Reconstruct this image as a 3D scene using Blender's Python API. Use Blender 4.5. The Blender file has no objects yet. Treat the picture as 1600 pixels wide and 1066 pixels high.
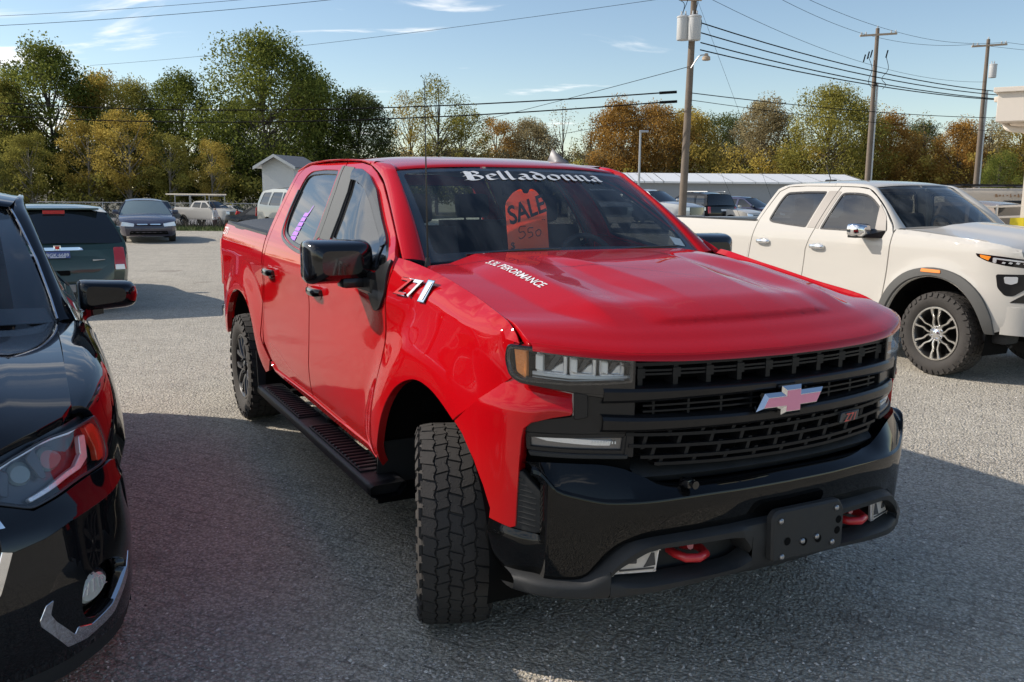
import bpy, bmesh, math, random
import numpy as np
from mathutils import Vector, Matrix
from mathutils.geometry import delaunay_2d_cdt

SC = bpy.context.scene
COL = SC.collection
R = math.radians
rng = np.random.default_rng(7)
random.seed(7)

# ------------------------------------------------------------------ camera
cam_d = bpy.data.cameras.new('camera')
cam_d.sensor_width = 36.0
cam_d.lens = 31.33
cam_d.clip_start = 0.05
cam_d.clip_end = 3000
cam = bpy.data.objects.new('camera', cam_d)
COL.objects.link(cam)
cam.matrix_world = (Matrix.Translation((0, 0, 1.7577)) @ Matrix.Rotation(R(90 - 9.488), 4, 'X')
                    @ Matrix.Rotation(0.0087, 4, 'Z'))
SC.camera = cam

# ------------------------------------------------------------------ sky, sun, exposure
SUN_EL, SUN_DIR = R(33.5), Vector((-0.978, 0.205, 0)).normalized()
world = bpy.data.worlds.new('World')
SC.world = world
world.use_nodes = True
wn, wl = world.node_tree.nodes, world.node_tree.links
wn.clear()
w_out = wn.new('ShaderNodeOutputWorld')
w_bg = wn.new('ShaderNodeBackground')
w_bg.inputs['Strength'].default_value = 0.11
w_sky = wn.new('ShaderNodeTexSky')
w_sky.sky_type = 'NISHITA'
w_sky.sun_disc = False
w_sky.sun_elevation = SUN_EL
w_sky.sun_rotation = math.atan2(SUN_DIR.x, SUN_DIR.y)
w_sky.air_density = 1.0
w_sky.dust_density = 0.15
w_sky.ozone_density = 1.2
# thin torn clouds, thickest towards the sun side, laid on a flat layer far overhead
w_geo = wn.new('ShaderNodeTexCoord')
w_sep = wn.new('ShaderNodeSeparateXYZ')
wl.new(w_geo.outputs['Generated'], w_sep.inputs[0])
def wmath(op, a, b=None, c=None):
    n = wn.new('ShaderNodeMath'); n.operation = op
    for i, q in enumerate((a, b, c)):
        if q is None: continue
        if isinstance(q, (int, float)): n.inputs[i].default_value = q
        else: wl.new(q, n.inputs[i])
    return n.outputs[0]
up = wmath('ABSOLUTE', w_sep.outputs['Z'])
den = wmath('ADD', up, 0.12)
cx = wmath('DIVIDE', w_sep.outputs['X'], den)
cy = wmath('DIVIDE', w_sep.outputs['Y'], den)
w_cmb = wn.new('ShaderNodeCombineXYZ')
wl.new(cx, w_cmb.inputs[0]); wl.new(cy, w_cmb.inputs[1])
w_map = wn.new('ShaderNodeMapping')
w_map.inputs['Location'].default_value = (1.3, 0.4, 0)
w_map.inputs['Rotation'].default_value = (0, 0, R(25))
w_map.inputs['Scale'].default_value = (0.8, 1.7, 1)
wl.new(w_cmb.outputs[0], w_map.inputs[0])
w_n1 = wn.new('ShaderNodeTexNoise')
w_n1.inputs['Scale'].default_value = 1.6
w_n1.inputs['Detail'].default_value = 9
w_n1.inputs['Roughness'].default_value = 0.55
w_n1.inputs['Distortion'].default_value = 0.6
wl.new(w_map.outputs[0], w_n1.inputs['Vector'])
# the cloud cover thins out from the sunny side to the other
side = wmath('MULTIPLY_ADD', w_sep.outputs['X'], -0.25, -0.055)
dens = wmath('ADD', w_n1.outputs['Fac'], side)
w_rmp = wn.new('ShaderNodeMapRange')
w_rmp.interpolation_type = 'SMOOTHSTEP'
w_rmp.inputs['From Min'].default_value = 0.54
w_rmp.inputs['From Max'].default_value = 0.70
w_rmp.inputs['To Max'].default_value = 0.8
wl.new(dens, w_rmp.inputs['Value'])
w_mix = wn.new('ShaderNodeMix'); w_mix.data_type = 'RGBA'
wl.new(w_rmp.outputs[0], w_mix.inputs['Factor'])
wl.new(w_sky.outputs[0], w_mix.inputs['A'])
w_mix.inputs['B'].default_value = (9.8, 9.6, 9.4, 1)
wl.new(w_mix.outputs['Result'], w_bg.inputs['Color'])
wl.new(w_bg.outputs[0], w_out.inputs['Surface'])

sun_d = bpy.data.lights.new('sun', 'SUN')
sun_d.energy = 3.9
sun_d.angle = R(0.53)
sun_d.color = (1.0, 0.91, 0.80)
sun = bpy.data.objects.new('sun', sun_d)
COL.objects.link(sun)
to_sun = Vector((SUN_DIR.x * math.cos(SUN_EL), SUN_DIR.y * math.cos(SUN_EL), math.sin(SUN_EL)))
sun.rotation_euler = (-to_sun).to_track_quat('-Z', 'Y').to_euler()
sun.location = (-30, 5, 30)

SC.view_settings.view_transform = 'Standard'
SC.view_settings.look = 'None'
SC.view_settings.exposure = 0.35
SC.view_settings.gamma = 1.0
SC.view_settings.use_curve_mapping = False
SC.render.engine = 'CYCLES'
SC.cycles.max_bounces = 8
SC.cycles.transparent_max_bounces = 12
SC.cycles.use_denoising = True

# ------------------------------------------------------------------ materials
def new_mat(name):
    m = bpy.data.materials.new(name); m.use_nodes = True
    return m, m.node_tree.nodes, m.node_tree.links, m.node_tree.nodes['Principled BSDF']

def mat(name, col, rough=0.5, metal=0.0, coat=0.0, coat_rough=0.03, spec=0.5, var=0.0, vscale=8.0, bump=0.0, bscale=60.0,
        rvar=0.0, emit=None):
    m, n, l, b = new_mat(name)
    b.inputs['Base Color'].default_value = (*col, 1)
    b.inputs['Roughness'].default_value = rough
    b.inputs['Metallic'].default_value = metal
    b.inputs['Coat Weight'].default_value = coat
    b.inputs['Coat Roughness'].default_value = coat_rough
    b.inputs['Specular IOR Level'].default_value = spec
    if emit:
        b.inputs['Emission Color'].default_value = (*emit[0], 1); b.inputs['Emission Strength'].default_value = emit[1]
    if var or rvar or bump:
        tc = n.new('ShaderNodeTexCoord')
    if var or rvar:
        t = n.new('ShaderNodeTexNoise'); t.inputs['Scale'].default_value = vscale
        t.inputs['Detail'].default_value = 6; t.inputs['Roughness'].default_value = 0.6
        l.new(tc.outputs['Object'], t.inputs['Vector'])
    if var:
        mx = n.new('ShaderNodeMix'); mx.data_type = 'RGBA'
        mx.inputs['A'].default_value = (*[c * (1 - var) for c in col], 1)
        mx.inputs['B'].default_value = (*[min(1, c * (1 + var)) for c in col], 1)
        l.new(t.outputs['Fac'], mx.inputs['Factor']); l.new(mx.outputs['Result'], b.inputs['Base Color'])
    if rvar:
        mr = n.new('ShaderNodeMapRange')
        mr.inputs['From Min'].default_value = 0.3; mr.inputs['From Max'].default_value = 0.7
        mr.inputs['To Min'].default_value = max(0, rough - rvar); mr.inputs['To Max'].default_value = rough + rvar
        l.new(t.outputs['Fac'], mr.inputs['Value']); l.new(mr.outputs[0], b.inputs['Roughness'])
    if bump:
        t2 = n.new('ShaderNodeTexNoise'); t2.inputs['Scale'].default_value = bscale; t2.inputs['Detail'].default_value = 4
        l.new(tc.outputs['Object'], t2.inputs['Vector'])
        bp = n.new('ShaderNodeBump'); bp.inputs['Strength'].default_value = bump; bp.inputs['Distance'].default_value = 0.01
        l.new(t2.outputs['Fac'], bp.inputs['Height']); l.new(bp.outputs[0], b.inputs['Normal'])
    return m

def paint(name, col, flake=0.0, dust=0.12, rough=0.38, metal=0.0, coat_rough=0.02, ior=1.5):
    """clear-coated car paint with a thin film of road dust low on the body"""
    m, n, l, b = new_mat(name)
    b.inputs['Coat Weight'].default_value = 1.0
    b.inputs['Coat IOR'].default_value = ior
    b.inputs['Roughness'].default_value = rough
    b.inputs['Metallic'].default_value = metal
    b.inputs['Specular IOR Level'].default_value = 0.0
    tc = n.new('ShaderNodeTexCoord')
    sp = n.new('ShaderNodeSeparateXYZ'); l.new(tc.outputs['Object'], sp.inputs[0])
    ns = n.new('ShaderNodeTexNoise'); ns.inputs['Scale'].default_value = 3.0; ns.inputs['Detail'].default_value = 8
    ns.inputs['Roughness'].default_value = 0.65
    l.new(tc.outputs['Object'], ns.inputs['Vector'])
    mr = n.new('ShaderNodeMapRange')
    mr.inputs['From Min'].default_value = 0.95; mr.inputs['From Max'].default_value = 0.40
    mr.inputs['To Min'].default_value = 0.05; mr.inputs['To Max'].default_value = 1.0
    l.new(sp.outputs['Z'], mr.inputs['Value'])
    mu = n.new('ShaderNodeMath'); mu.operation = 'MULTIPLY'
    l.new(mr.outputs[0], mu.inputs[0]); l.new(ns.outputs['Fac'], mu.inputs[1])
    mu2 = n.new('ShaderNodeMath'); mu2.operation = 'MULTIPLY'; mu2.inputs[1].default_value = dust * 1.4
    l.new(mu.outputs[0], mu2.inputs[0])
    mx = n.new('ShaderNodeMix'); mx.data_type = 'RGBA'
    mx.inputs['A'].default_value = (*col, 1); mx.inputs['B'].default_value = (0.16, 0.12, 0.09, 1)
    l.new(mu2.outputs[0], mx.inputs['Factor']); l.new(mx.outputs['Result'], b.inputs['Base Color'])
    ms = n.new('ShaderNodeMath'); ms.operation = 'MULTIPLY_ADD'; ms.inputs[1].default_value = 0.5
    ms.inputs[2].default_value = coat_rough
    l.new(mu2.outputs[0], ms.inputs[0]); l.new(ms.outputs[0], b.inputs['Coat Roughness'])
    # orange peel
    op = n.new('ShaderNodeTexNoise'); op.inputs['Scale'].default_value = 55.0; op.inputs['Detail'].default_value = 1
    l.new(tc.outputs['Object'], op.inputs['Vector'])
    lw = n.new('ShaderNodeTexNoise'); lw.inputs['Scale'].default_value = 2.3; lw.inputs['Detail'].default_value = 1
    l.new(tc.outputs['Object'], lw.inputs['Vector'])
    b2 = n.new('ShaderNodeBump'); b2.inputs['Strength'].default_value = 0.02; b2.inputs['Distance'].default_value = 0.02
    l.new(lw.outputs['Fac'], b2.inputs['Height'])
    bp = n.new('ShaderNodeBump'); bp.inputs['Strength'].default_value = 0.012; bp.inputs['Distance'].default_value = 0.002
    l.new(op.outputs['Fac'], bp.inputs['Height']); l.new(b2.outputs[0], bp.inputs['Normal'])
    l.new(bp.outputs[0], b.inputs['Coat Normal']); l.new(bp.outputs[0], b.inputs['Normal'])
    return m

def glass(name, tint, ior=1.5, rough=0.0, dust=0.03):
    m = bpy.data.materials.new(name); m.use_nodes = True
    n, l = m.node_tree.nodes, m.node_tree.links
    n.clear()
    o = n.new('ShaderNodeOutputMaterial')
    tr = n.new('ShaderNodeBsdfTransparent'); tr.inputs[0].default_value = (*tint, 1)
    gl = n.new('ShaderNodeBsdfGlossy'); gl.inputs['Roughness'].default_value = rough
    gl.inputs['Color'].default_value = (1, 1, 1, 1)
    fr = n.new('ShaderNodeFresnel')
    gm = n.new('ShaderNodeNewGeometry'); io = n.new('ShaderNodeMapRange')      # a thin pane reflects alike from both sides
    io.inputs['To Min'].default_value = ior; io.inputs['To Max'].default_value = 1 / ior
    l.new(gm.outputs['Backfacing'], io.inputs['Value']); l.new(io.outputs[0], fr.inputs['IOR'])
    mx = n.new('ShaderNodeMixShader')
    l.new(fr.outputs[0], mx.inputs[0]); l.new(tr.outputs[0], mx.inputs[1]); l.new(gl.outputs[0], mx.inputs[2])
    df = n.new('ShaderNodeBsdfDiffuse'); df.inputs[0].default_value = (0.42, 0.46, 0.48, 1)
    tc = n.new('ShaderNodeTexCoord'); ns = n.new('ShaderNodeTexNoise')
    ns.inputs['Scale'].default_value = 3.0; ns.inputs['Detail'].default_value = 8
    mp = n.new('ShaderNodeMapping'); mp.inputs['Scale'].default_value = (1.0, 4.0, 0.6)
    l.new(tc.outputs['Object'], mp.inputs[0]); l.new(mp.outputs[0], ns.inputs['Vector'])
    mr = n.new('ShaderNodeMapRange'); mr.inputs['From Min'].default_value = 0.35; mr.inputs['From Max'].default_value = 0.75
    mr.inputs['To Max'].default_value = dust * 2
    l.new(ns.outputs['Fac'], mr.inputs['Value'])
    m2 = n.new('ShaderNodeMixShader')
    l.new(mr.outputs[0], m2.inputs[0]); l.new(mx.outputs[0], m2.inputs[1]); l.new(df.outputs[0], m2.inputs[2])
    l.new(m2.outputs[0], o.inputs[0])
    return m

M = {}
M['red'] = paint('red_paint', (0.46, 0.002, 0.006), dust=0.22, rough=0.35, ior=1.45)
M['black_paint'] = paint('black_paint', (0.005, 0.006, 0.008), dust=0.02)
M['bumper_black'] = paint('bumper_black', (0.003, 0.0035, 0.004), dust=0.015, ior=1.42)
M['white_paint'] = paint('white_paint', (0.555, 0.53, 0.485), dust=0.15)
M['green_paint'] = paint('green_paint', (0.045, 0.085, 0.075), dust=0.4, metal=0.3)
M['navy_paint'] = paint('navy_paint', (0.035, 0.04, 0.075), dust=0.35, metal=0.3)
M['grey_paint'] = paint('grey_paint', (0.22, 0.24, 0.24), dust=0.3, metal=0.3)
M['silver_paint'] = paint('silver_paint', (0.50, 0.51, 0.52), dust=0.2, metal=0.4)
M['satin'] = mat('satin_black', (0.014, 0.014, 0.015), 0.35, spec=.15, coat=0.5, coat_rough=0.12, rvar=0.06, vscale=5)
M['gloss'] = mat('gloss_black', (0.006, 0.006, 0.007), 0.12, coat=0.6)
M['plastic'] = mat('black_plastic', (0.026, 0.027, 0.028), 0.55, spec=.35, bump=0.15, bscale=500, rvar=0.1, vscale=12, var=0.2)
M['step_black'] = mat('step_black', (0.016, 0.017, 0.02), 0.5, spec=.25, bump=.1, bscale=300)
M['grille_black'] = mat('grille_black', (0.011, 0.011, 0.012), 0.42, spec=.25, coat=0.0)
M['bar_black'] = mat('bar_black', (0.010, 0.010, 0.011), 0.35, spec=.1, coat=0.6, coat_rough=0.08)
M['lamp_mirror'] = mat('lamp_mirror', (0.55, 0.56, 0.58), 0.10, metal=1.0)
M['dark'] = mat('dark_cavity', (0.006, 0.006, 0.006), 0.95, spec=.1)
M['rubber'] = mat('tyre_rubber', (0.040, 0.036, 0.033), 0.82, var=0.35, vscale=14, bump=0.25, bscale=180)
M['rim_dark'] = mat('grey_rim', (0.11, 0.11, 0.115), 0.35, metal=0.7, rvar=0.1)
M['rim_bright'] = mat('machined_rim', (0.62, 0.60, 0.57), 0.22, metal=1.0, rvar=0.05)
M['rim_black'] = mat('black_rim_pocket', (0.012, 0.012, 0.013), 0.3, coat=0.3)
M['chrome'] = mat('chrome', (0.86, 0.86, 0.87), 0.06, metal=1.0)
M['steel'] = mat('steel', (0.42, 0.42, 0.43), 0.35, metal=1.0, rvar=0.1)
M['lens'] = glass('clear_lens', (0.96, 0.97, 0.98), ior=1.7, dust=0.01)
M['amber'] = mat('amber_reflector', (0.92, 0.27, 0.03), 0.25, coat=1, bump=0.5, bscale=120)
M['orange'] = mat('orange_marker', (0.85, 0.25, 0.02), 0.3, coat=1)
M['lamp_grey'] = mat('lamp_housing', (0.07, 0.073, 0.08), 0.22, metal=0.5)
M['lamp_silver'] = mat('lamp_reflector', (0.82, 0.83, 0.85), 0.28, metal=.6, bump=0.15, bscale=90)
M['lamp_led'] = mat('light_pipe', (0.80, 0.80, 0.76), 0.15, coat=1)
M['taillight'] = mat('red_lens', (0.55, 0.012, 0.014), 0.15, coat=1, bump=0.2, bscale=140)
M['smoke_lens'] = mat('smoked_lens', (0.16, 0.145, 0.135), 0.12, coat=1)
M['windshield'] = glass('windshield_glass', (0.95, 0.98, 0.975), ior=1.45, dust=0.045)
M['tint'] = glass('tinted_glass', (0.10, 0.11, 0.11), ior=2.0, dust=0.02)
M['tint_light'] = glass('light_tint_glass', (0.42, 0.50, 0.48), ior=1.6, dust=0.03)
M['visor'] = glass('smoked_visor', (0.12, 0.13, 0.14), ior=1.6)
M['trim_grey'] = mat('grey_window_trim', (0.045, 0.048, 0.046), 0.5)
M['interior'] = mat('dark_interior', (0.028, 0.029, 0.031), 0.7, var=0.2)
M['seat'] = mat('seat_fabric', (0.035, 0.037, 0.04), 0.85)
M['headliner'] = mat('headliner', (0.28, 0.28, 0.27), 0.9)
M['white_vinyl'] = mat('white_vinyl', (0.80, 0.80, 0.80), 0.5)
M['pink'] = mat('pink_vinyl', (0.85, 0.30, 0.42), 0.45)
M['purple'] = mat('purple_vinyl', (0.42, 0.15, 0.80), 0.5)
M['paper'] = mat('white_paper', (0.72, 0.75, 0.72), 0.8)
def card_mat():
    m, n, l, b = new_mat('orange_card'); o = n['Material Output']
    b.inputs['Base Color'].default_value = (1.0, .24, .11, 1); b.inputs['Roughness'].default_value = .8
    t = n.new('ShaderNodeBsdfTranslucent'); t.inputs[0].default_value = (1.0, .22, .10, 1)
    x = n.new('ShaderNodeMixShader'); x.inputs[0].default_value = .5
    l.new(b.outputs[0], x.inputs[1]); l.new(t.outputs[0], x.inputs[2]); l.new(x.outputs[0], o.inputs[0]); return m
M['tag_orange'] = card_mat()
M['ink'] = mat('black_ink', (0.02, 0.015, 0.015), 0.7)
M['hook'] = mat('red_hook', (0.55, 0.02, 0.025), 0.35, coat=0.5)
M['vinyl_cover'] = mat('black_vinyl_cover', (0.05, 0.052, 0.055), 0.55, bump=0.3, bscale=300)

# ------------------------------------------------------------------ mesh helpers
class MB:
    def __init__(s): s.v, s.f, s.m, s.n = [], [], [], 0
    def add(s, v, f, m=0):
        v = np.asarray(v, float).reshape(-1, 3)
        s.v.append(v); o = s.n; s.n += len(v)
        for q in f: s.f.append([int(i) + o for i in q]); s.m.append(m)
        return s
    def join(s, b, m=None):
        o = s.n
        for v in b.v: s.v.append(v)
        s.n += b.n
        for q, k in zip(b.f, b.m): s.f.append([i + o for i in q]); s.m.append(k if m is None else m)
        return s
    def verts(s): return np.concatenate(s.v) if s.v else np.zeros((0, 3))
    def map(s, fn):
        V = fn(s.verts()); s.v = [np.asarray(V, float)]; return s
    def xf(s, mtx):
        m = np.array(mtx); return s.map(lambda V: V @ m[:3, :3].T + m[:3, 3])
    def mirror(s):
        b = MB(); V = s.verts().copy(); V[:, 1] *= -1
        b.v = [V]; b.n = len(V); b.f = [q[::-1] for q in s.f]; b.m = list(s.m); return b
    def build(s, name, mats, parent=None, angle=32, smooth=True):
        me = bpy.data.meshes.new(name)
        me.from_pydata(s.verts().tolist(), [], s.f)
        if not isinstance(mats, (list, tuple)): mats = [mats]
        for k in mats: me.materials.append(M[k] if isinstance(k, str) else k)
        if len(mats) > 1: me.polygons.foreach_set('material_index', np.array(s.m, dtype=np.int32))
        if smooth:
            me.polygons.foreach_set('use_smooth', np.ones(len(me.polygons), dtype=bool))
            me.set_sharp_from_angle(angle=R(angle))
        me.update()
        o = bpy.data.objects.new(name, me); COL.objects.link(o)
        if parent: o.parent = parent
        return o

def thing(name, label, cat, loc=(0, 0, 0), rz=0.0, group=None):
    o = bpy.data.objects.new(name, None); COL.objects.link(o)
    o.empty_display_size = 0.3
    o.location = loc; o.rotation_euler = (0, 0, rz)
    o['label'] = label; o['category'] = cat
    if group: o['group'] = group
    return o
def tag(o, label, cat, group=None):
    o['label'] = label; o['category'] = cat
    if group: o['group'] = group
    return o
def kind(o, k): o['kind'] = k; return o

def dup(root, loc, rz=None, label=None, scale=None):
    r = root.copy(); COL.objects.link(r); r.location = loc
    if rz is not None: r.rotation_euler = (0, 0, rz)
    if scale is not None: r.scale = scale
    if label: r['label'] = label
    for ch in list(root.children):
        c = ch.copy(); COL.objects.link(c); c.parent = r
        for g in ch.children:
            d = g.copy(); COL.objects.link(d); d.parent = c
    return r

def pch(xs, ys):
    xs, ys = np.asarray(xs, float), np.asarray(ys, float)
    h = np.diff(xs); d = np.diff(ys) / h
    m = np.zeros(len(xs)); m[0], m[-1] = d[0], d[-1]
    for i in range(1, len(xs) - 1):
        if d[i - 1] * d[i] > 0:
            w1, w2 = 2 * h[i] + h[i - 1], h[i] + 2 * h[i - 1]
            m[i] = (w1 + w2) / (w1 / d[i - 1] + w2 / d[i])
    def f(x):
        x = np.asarray(x, float); i = np.clip(np.searchsorted(xs, x) - 1, 0, len(h) - 1)
        t = np.clip((x - xs[i]) / h[i], 0, 1)
        return ((1 + 2 * t) * (1 - t) ** 2 * ys[i] + t * (1 - t) ** 2 * h[i] * m[i]
                + t * t * (3 - 2 * t) * ys[i + 1] + t * t * (t - 1) * h[i] * m[i + 1])
    return f

def sst(a, b, x):
    t = np.clip((np.asarray(x, float) - a) / (b - a), 0, 1); return t * t * (3 - 2 * t)

def cr(pts, n=6, closed=False):
    """Catmull-Rom through points of any dimension"""
    P = np.asarray(pts, float); k = len(P); out = []
    for i in range(k if closed else k - 1):
        if closed: a, b, c, d = P[(i - 1) % k], P[i], P[(i + 1) % k], P[(i + 2) % k]
        else:
            b, c = P[i], P[i + 1]
            a = P[i - 1] if i else 2 * b - c
            d = P[i + 2] if i + 2 < k else 2 * c - b
        for t in np.arange(n) / n:
            out.append(0.5 * (2 * b + (c - a) * t + (2 * a - 5 * b + 4 * c - d) * t * t + (3 * b - a - 3 * c + d) * t ** 3))
    if not closed: out.append(P[-1])
    return np.array(out)

def rnd(poly, r, n=4):
    """round the corners of a polygon"""
    P = np.asarray(poly, float); k = len(P); out = []
    rr = r if isinstance(r, (list, tuple)) else [r] * k
    for i in range(k):
        a, b, c = P[i - 1], P[i], P[(i + 1) % k]
        la, lc = np.linalg.norm(a - b), np.linalg.norm(c - b)
        q = min(rr[i], la * 0.48, lc * 0.48)
        if q <= 1e-5: out.append(b); continue
        s, e = b + (a - b) / la * q, b + (c - b) / lc * q
        for t in np.linspace(0, 1, n + 1): out.append((1 - t) ** 2 * s + 2 * t * (1 - t) * b + t * t * e)
    return np.array(out)

def area2(P): return 0.5 * np.sum(P[:, 0] * np.roll(P[:, 1], -1) - np.roll(P[:, 0], -1) * P[:, 1])
def inset(P, g):
    P = np.asarray(P, float)
    if area2(P) < 0: P = P[::-1]
    e = np.roll(P, -1, 0) - P; L = np.linalg.norm(e, axis=1, keepdims=True); L[L < 1e-9] = 1e-9
    n = np.stack([-e[:, 1], e[:, 0]], 1) / L
    m = n + np.roll(n, 1, 0); q = np.sum(m * m, 1, keepdims=True); q[q < 0.6] = 0.6
    return P + g * m * 2 / q
def densify(P, step):
    P = np.asarray(P, float); out = []
    for i in range(len(P)):
        a, b = P[i], P[(i + 1) % len(P)]; d = np.linalg.norm(b - a)
        if d < 1e-6: continue
        for t in range(max(1, int(math.ceil(d / step)))): out.append(a + (b - a) * t / max(1, int(math.ceil(d / step))))
    return np.array(out)
def inside(P, q):
    x, y = q[:, 0], q[:, 1]; r = np.zeros(len(q), bool); j = len(P) - 1
    for i in range(len(P)):
        xi, yi, xj, yj = P[i, 0], P[i, 1], P[j, 0], P[j, 1]
        if yi != yj:
            c = ((yi > y) != (yj > y)) & (x < (xj - xi) * (y - yi) / (yj - yi) + xi); r ^= c
        j = i
    return r
def dist_to(P, q):
    d = np.full(len(q), 1e9)
    for i in range(len(P)):
        a, b = P[i], P[(i + 1) % len(P)]; ab = b - a; L = max(1e-12, ab @ ab)
        t = np.clip(((q - a) @ ab) / L, 0, 1); d = np.minimum(d, np.linalg.norm(q - a - t[:, None] * ab, axis=1))
    return d

def fill2d(loops, step, extra=None):
    """triangulate outline (first loop) minus holes, with an even grid of inner points"""
    pts, edges = [], []
    for P in loops:
        o = len(pts); pts += list(P); edges += [(o + i, o + (i + 1) % len(P)) for i in range(len(P))]
    A = np.array(loops[0]); lo, hi = A.min(0), A.max(0)
    gx = np.arange(lo[0] + step * 0.5, hi[0], step); gy = np.arange(lo[1] + step * 0.43, hi[1], step * 0.87)
    G = np.array([(x + (step * 0.5 if j % 2 else 0), y) for j, y in enumerate(gy) for x in gx]) if len(gx) and len(gy) else np.zeros((0, 2))
    if len(G):
        k = inside(A, G) & (dist_to(A, G) > step * 0.45)
        for H in loops[1:]:
            H = np.array(H); k &= ~inside(H, G) & (dist_to(H, G) > step * 0.45)
        G = G[k]
    if extra is not None and len(extra):
        E = np.asarray(extra, float); k = inside(A, E) & (dist_to(A, E) > step * 0.35); E = E[k]
        if len(G):
            d = np.sqrt(((G[:, None, :] - E[None]) ** 2).sum(2)).min(1); G = G[d > step * 0.5]
        G = np.concatenate([G, E])
    pts = [Vector((float(p[0]), float(p[1]))) for p in pts] + [Vector((float(p[0]), float(p[1]))) for p in G]
    v, e, f, _, _, _ = delaunay_2d_cdt(pts, edges, [], 0, 1e-6)
    V = np.array([(p.x, p.y) for p in v]); F = np.array([q for q in f if len(q) == 3], dtype=int)
    c = V[F].mean(1); k = inside(A, c)
    for H in loops[1:]: k &= ~inside(np.array(H), c)
    return V, F[k]

def sheet(out, func, holes=(), step=0.05, depth=0.02, ch=0.002, gap=0.004, away=None, off=0.0, es=None, m=0, me=None, extra=None):
    """a curved panel: 2-D outline trimmed from the surface func(a, b), with chamfered, folded-in edges"""
    me = m if me is None else me
    O = inset(out, gap) if gap else np.asarray(out, float)
    if area2(O) < 0: O = O[::-1]
    O = densify(O, es or step * 0.8)
    Hs = []
    for H in holes:
        H = np.asarray(H, float)
        if area2(H) > 0: H = H[::-1]
        Hs.append(densify(H, es or step * 0.8))
    V, F = fill2d([O] + Hs, step, extra)
    e = 0.002
    def nrm(A, B):
        a = func(A + e, B) - func(A - e, B); b = func(A, B + e) - func(A, B - e)
        n = np.cross(a, b); return n / np.maximum(np.linalg.norm(n, axis=1, keepdims=True), 1e-12)
    P = func(V[:, 0], V[:, 1]); N = nrm(V[:, 0], V[:, 1])
    flip = False
    if away is not None:
        s = np.sum(N * (P - np.asarray(away, float)), 1).mean()
        flip = s < 0
    sg = -1 if flip else 1
    b = MB(); b.add(P + N * sg * off, F[:, ::-1] if flip else F, m)
    if depth:
        for L in [O] + Hs:
            p = func(L[:, 0], L[:, 1]); n = nrm(L[:, 0], L[:, 1]) * sg
            t = np.roll(p, -1, 0) - np.roll(p, 1, 0); t /= np.maximum(np.linalg.norm(t, axis=1, keepdims=True), 1e-9)
            o = np.cross(t, n) * sg
            k = len(L)
            p = p + n * off
            r0, r1, r2 = p, p + o * ch - n * ch * 1.3, p + o * ch - n * depth
            fs = []
            for i in range(k):
                j = (i + 1) % k
                for q in ((i, k + i, k + j, j), (k + i, 2 * k + i, 2 * k + j, k + j)):
                    fs.append(q[::-1] if flip else q)
            b.add(np.concatenate([r0, r1, r2]), fs, me)
    return b

def gridmesh(G, close_u=False, close_v=False, m=0, flip=False):
    G = np.asarray(G, float); nu, nv = G.shape[:2]; f = []
    for i in range(nu if close_u else nu - 1):
        for j in range(nv if close_v else nv - 1):
            a, b_, c, d = i * nv + j, ((i + 1) % nu) * nv + j, ((i + 1) % nu) * nv + (j + 1) % nv, i * nv + (j + 1) % nv
            f.append((a, d, c, b_) if flip else (a, b_, c, d))
    return MB().add(G.reshape(-1, 3), f, m)
def loft(rows, nu=4, nv=4, close_v=False, caps=False, m=0, flip=False):
    """smooth surface through rows of 3-D points"""
    A = np.array([cr(r, nv, close_v) for r in rows]); A = np.swapaxes(A, 0, 1)
    A = np.array([cr(c, nu) for c in A]); A = np.swapaxes(A, 0, 1)
    b = gridmesh(A, False, close_v, m, flip)
    if caps and close_v:
        for row, rev in ((A[0], not flip), (A[-1], flip)):
            k = len(row); b.add(np.concatenate([row, [row.mean(0)]]), [((i + 1) % k, i, k) if not rev else (i, (i + 1) % k, k) for i in range(k)], m)
    return b

def box(cx, cy, cz, sx, sy, sz, bev=0.0, seg=2, rot=None, m=0):
    bm = bmesh.new(); bmesh.ops.create_cube(bm, size=1.0)
    for v in bm.verts: v.co = (v.co.x * sx, v.co.y * sy, v.co.z * sz)
    if bev: bmesh.ops.bevel(bm, geom=bm.edges[:], offset=min(bev, min(sx, sy, sz) * 0.45), segments=seg, affect='EDGES', profile=0.6)
    T = Matrix.Translation((cx, cy, cz))
    if rot is not None: T = T @ rot
    bmesh.ops.transform(bm, matrix=T, verts=bm.verts[:])
    bm.verts.index_update()
    b = MB().add([v.co[:] for v in bm.verts], [[v.index for v in f.verts] for f in bm.faces], m); bm.free(); return b

def tube(path, r, n=8, caps=True, m=0):
    P = np.asarray(path, float); k = len(P); rr = np.full(k, r) if np.isscalar(r) else np.asarray(r, float)
    t = np.gradient(P, axis=0); t /= np.maximum(np.linalg.norm(t, axis=1, keepdims=True), 1e-9)
    ref = np.array([0, 0, 1.0]) if abs(t[0][2]) < 0.9 else np.array([1.0, 0, 0])
    rows = []; u = np.cross(ref, t[0])
    for i in range(k):
        u = u - t[i] * (u @ t[i]); u /= max(1e-9, np.linalg.norm(u)); w = np.cross(t[i], u)
        a = np.arange(n) / n * 2 * math.pi
        rows.append(P[i] + rr[i] * (np.cos(a)[:, None] * u + np.sin(a)[:, None] * w))
    b = gridmesh(np.array(rows), False, True, m)
    b.f = [q[::-1] for q in b.f]
    if caps:
        b.f.append(list(range(n))); b.m.append(m); b.f.append([(k - 1) * n + i for i in range(n)][::-1]); b.m.append(m)
        b.f[-2] = b.f[-2][::-1] if False else b.f[-2]
    return b

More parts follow.
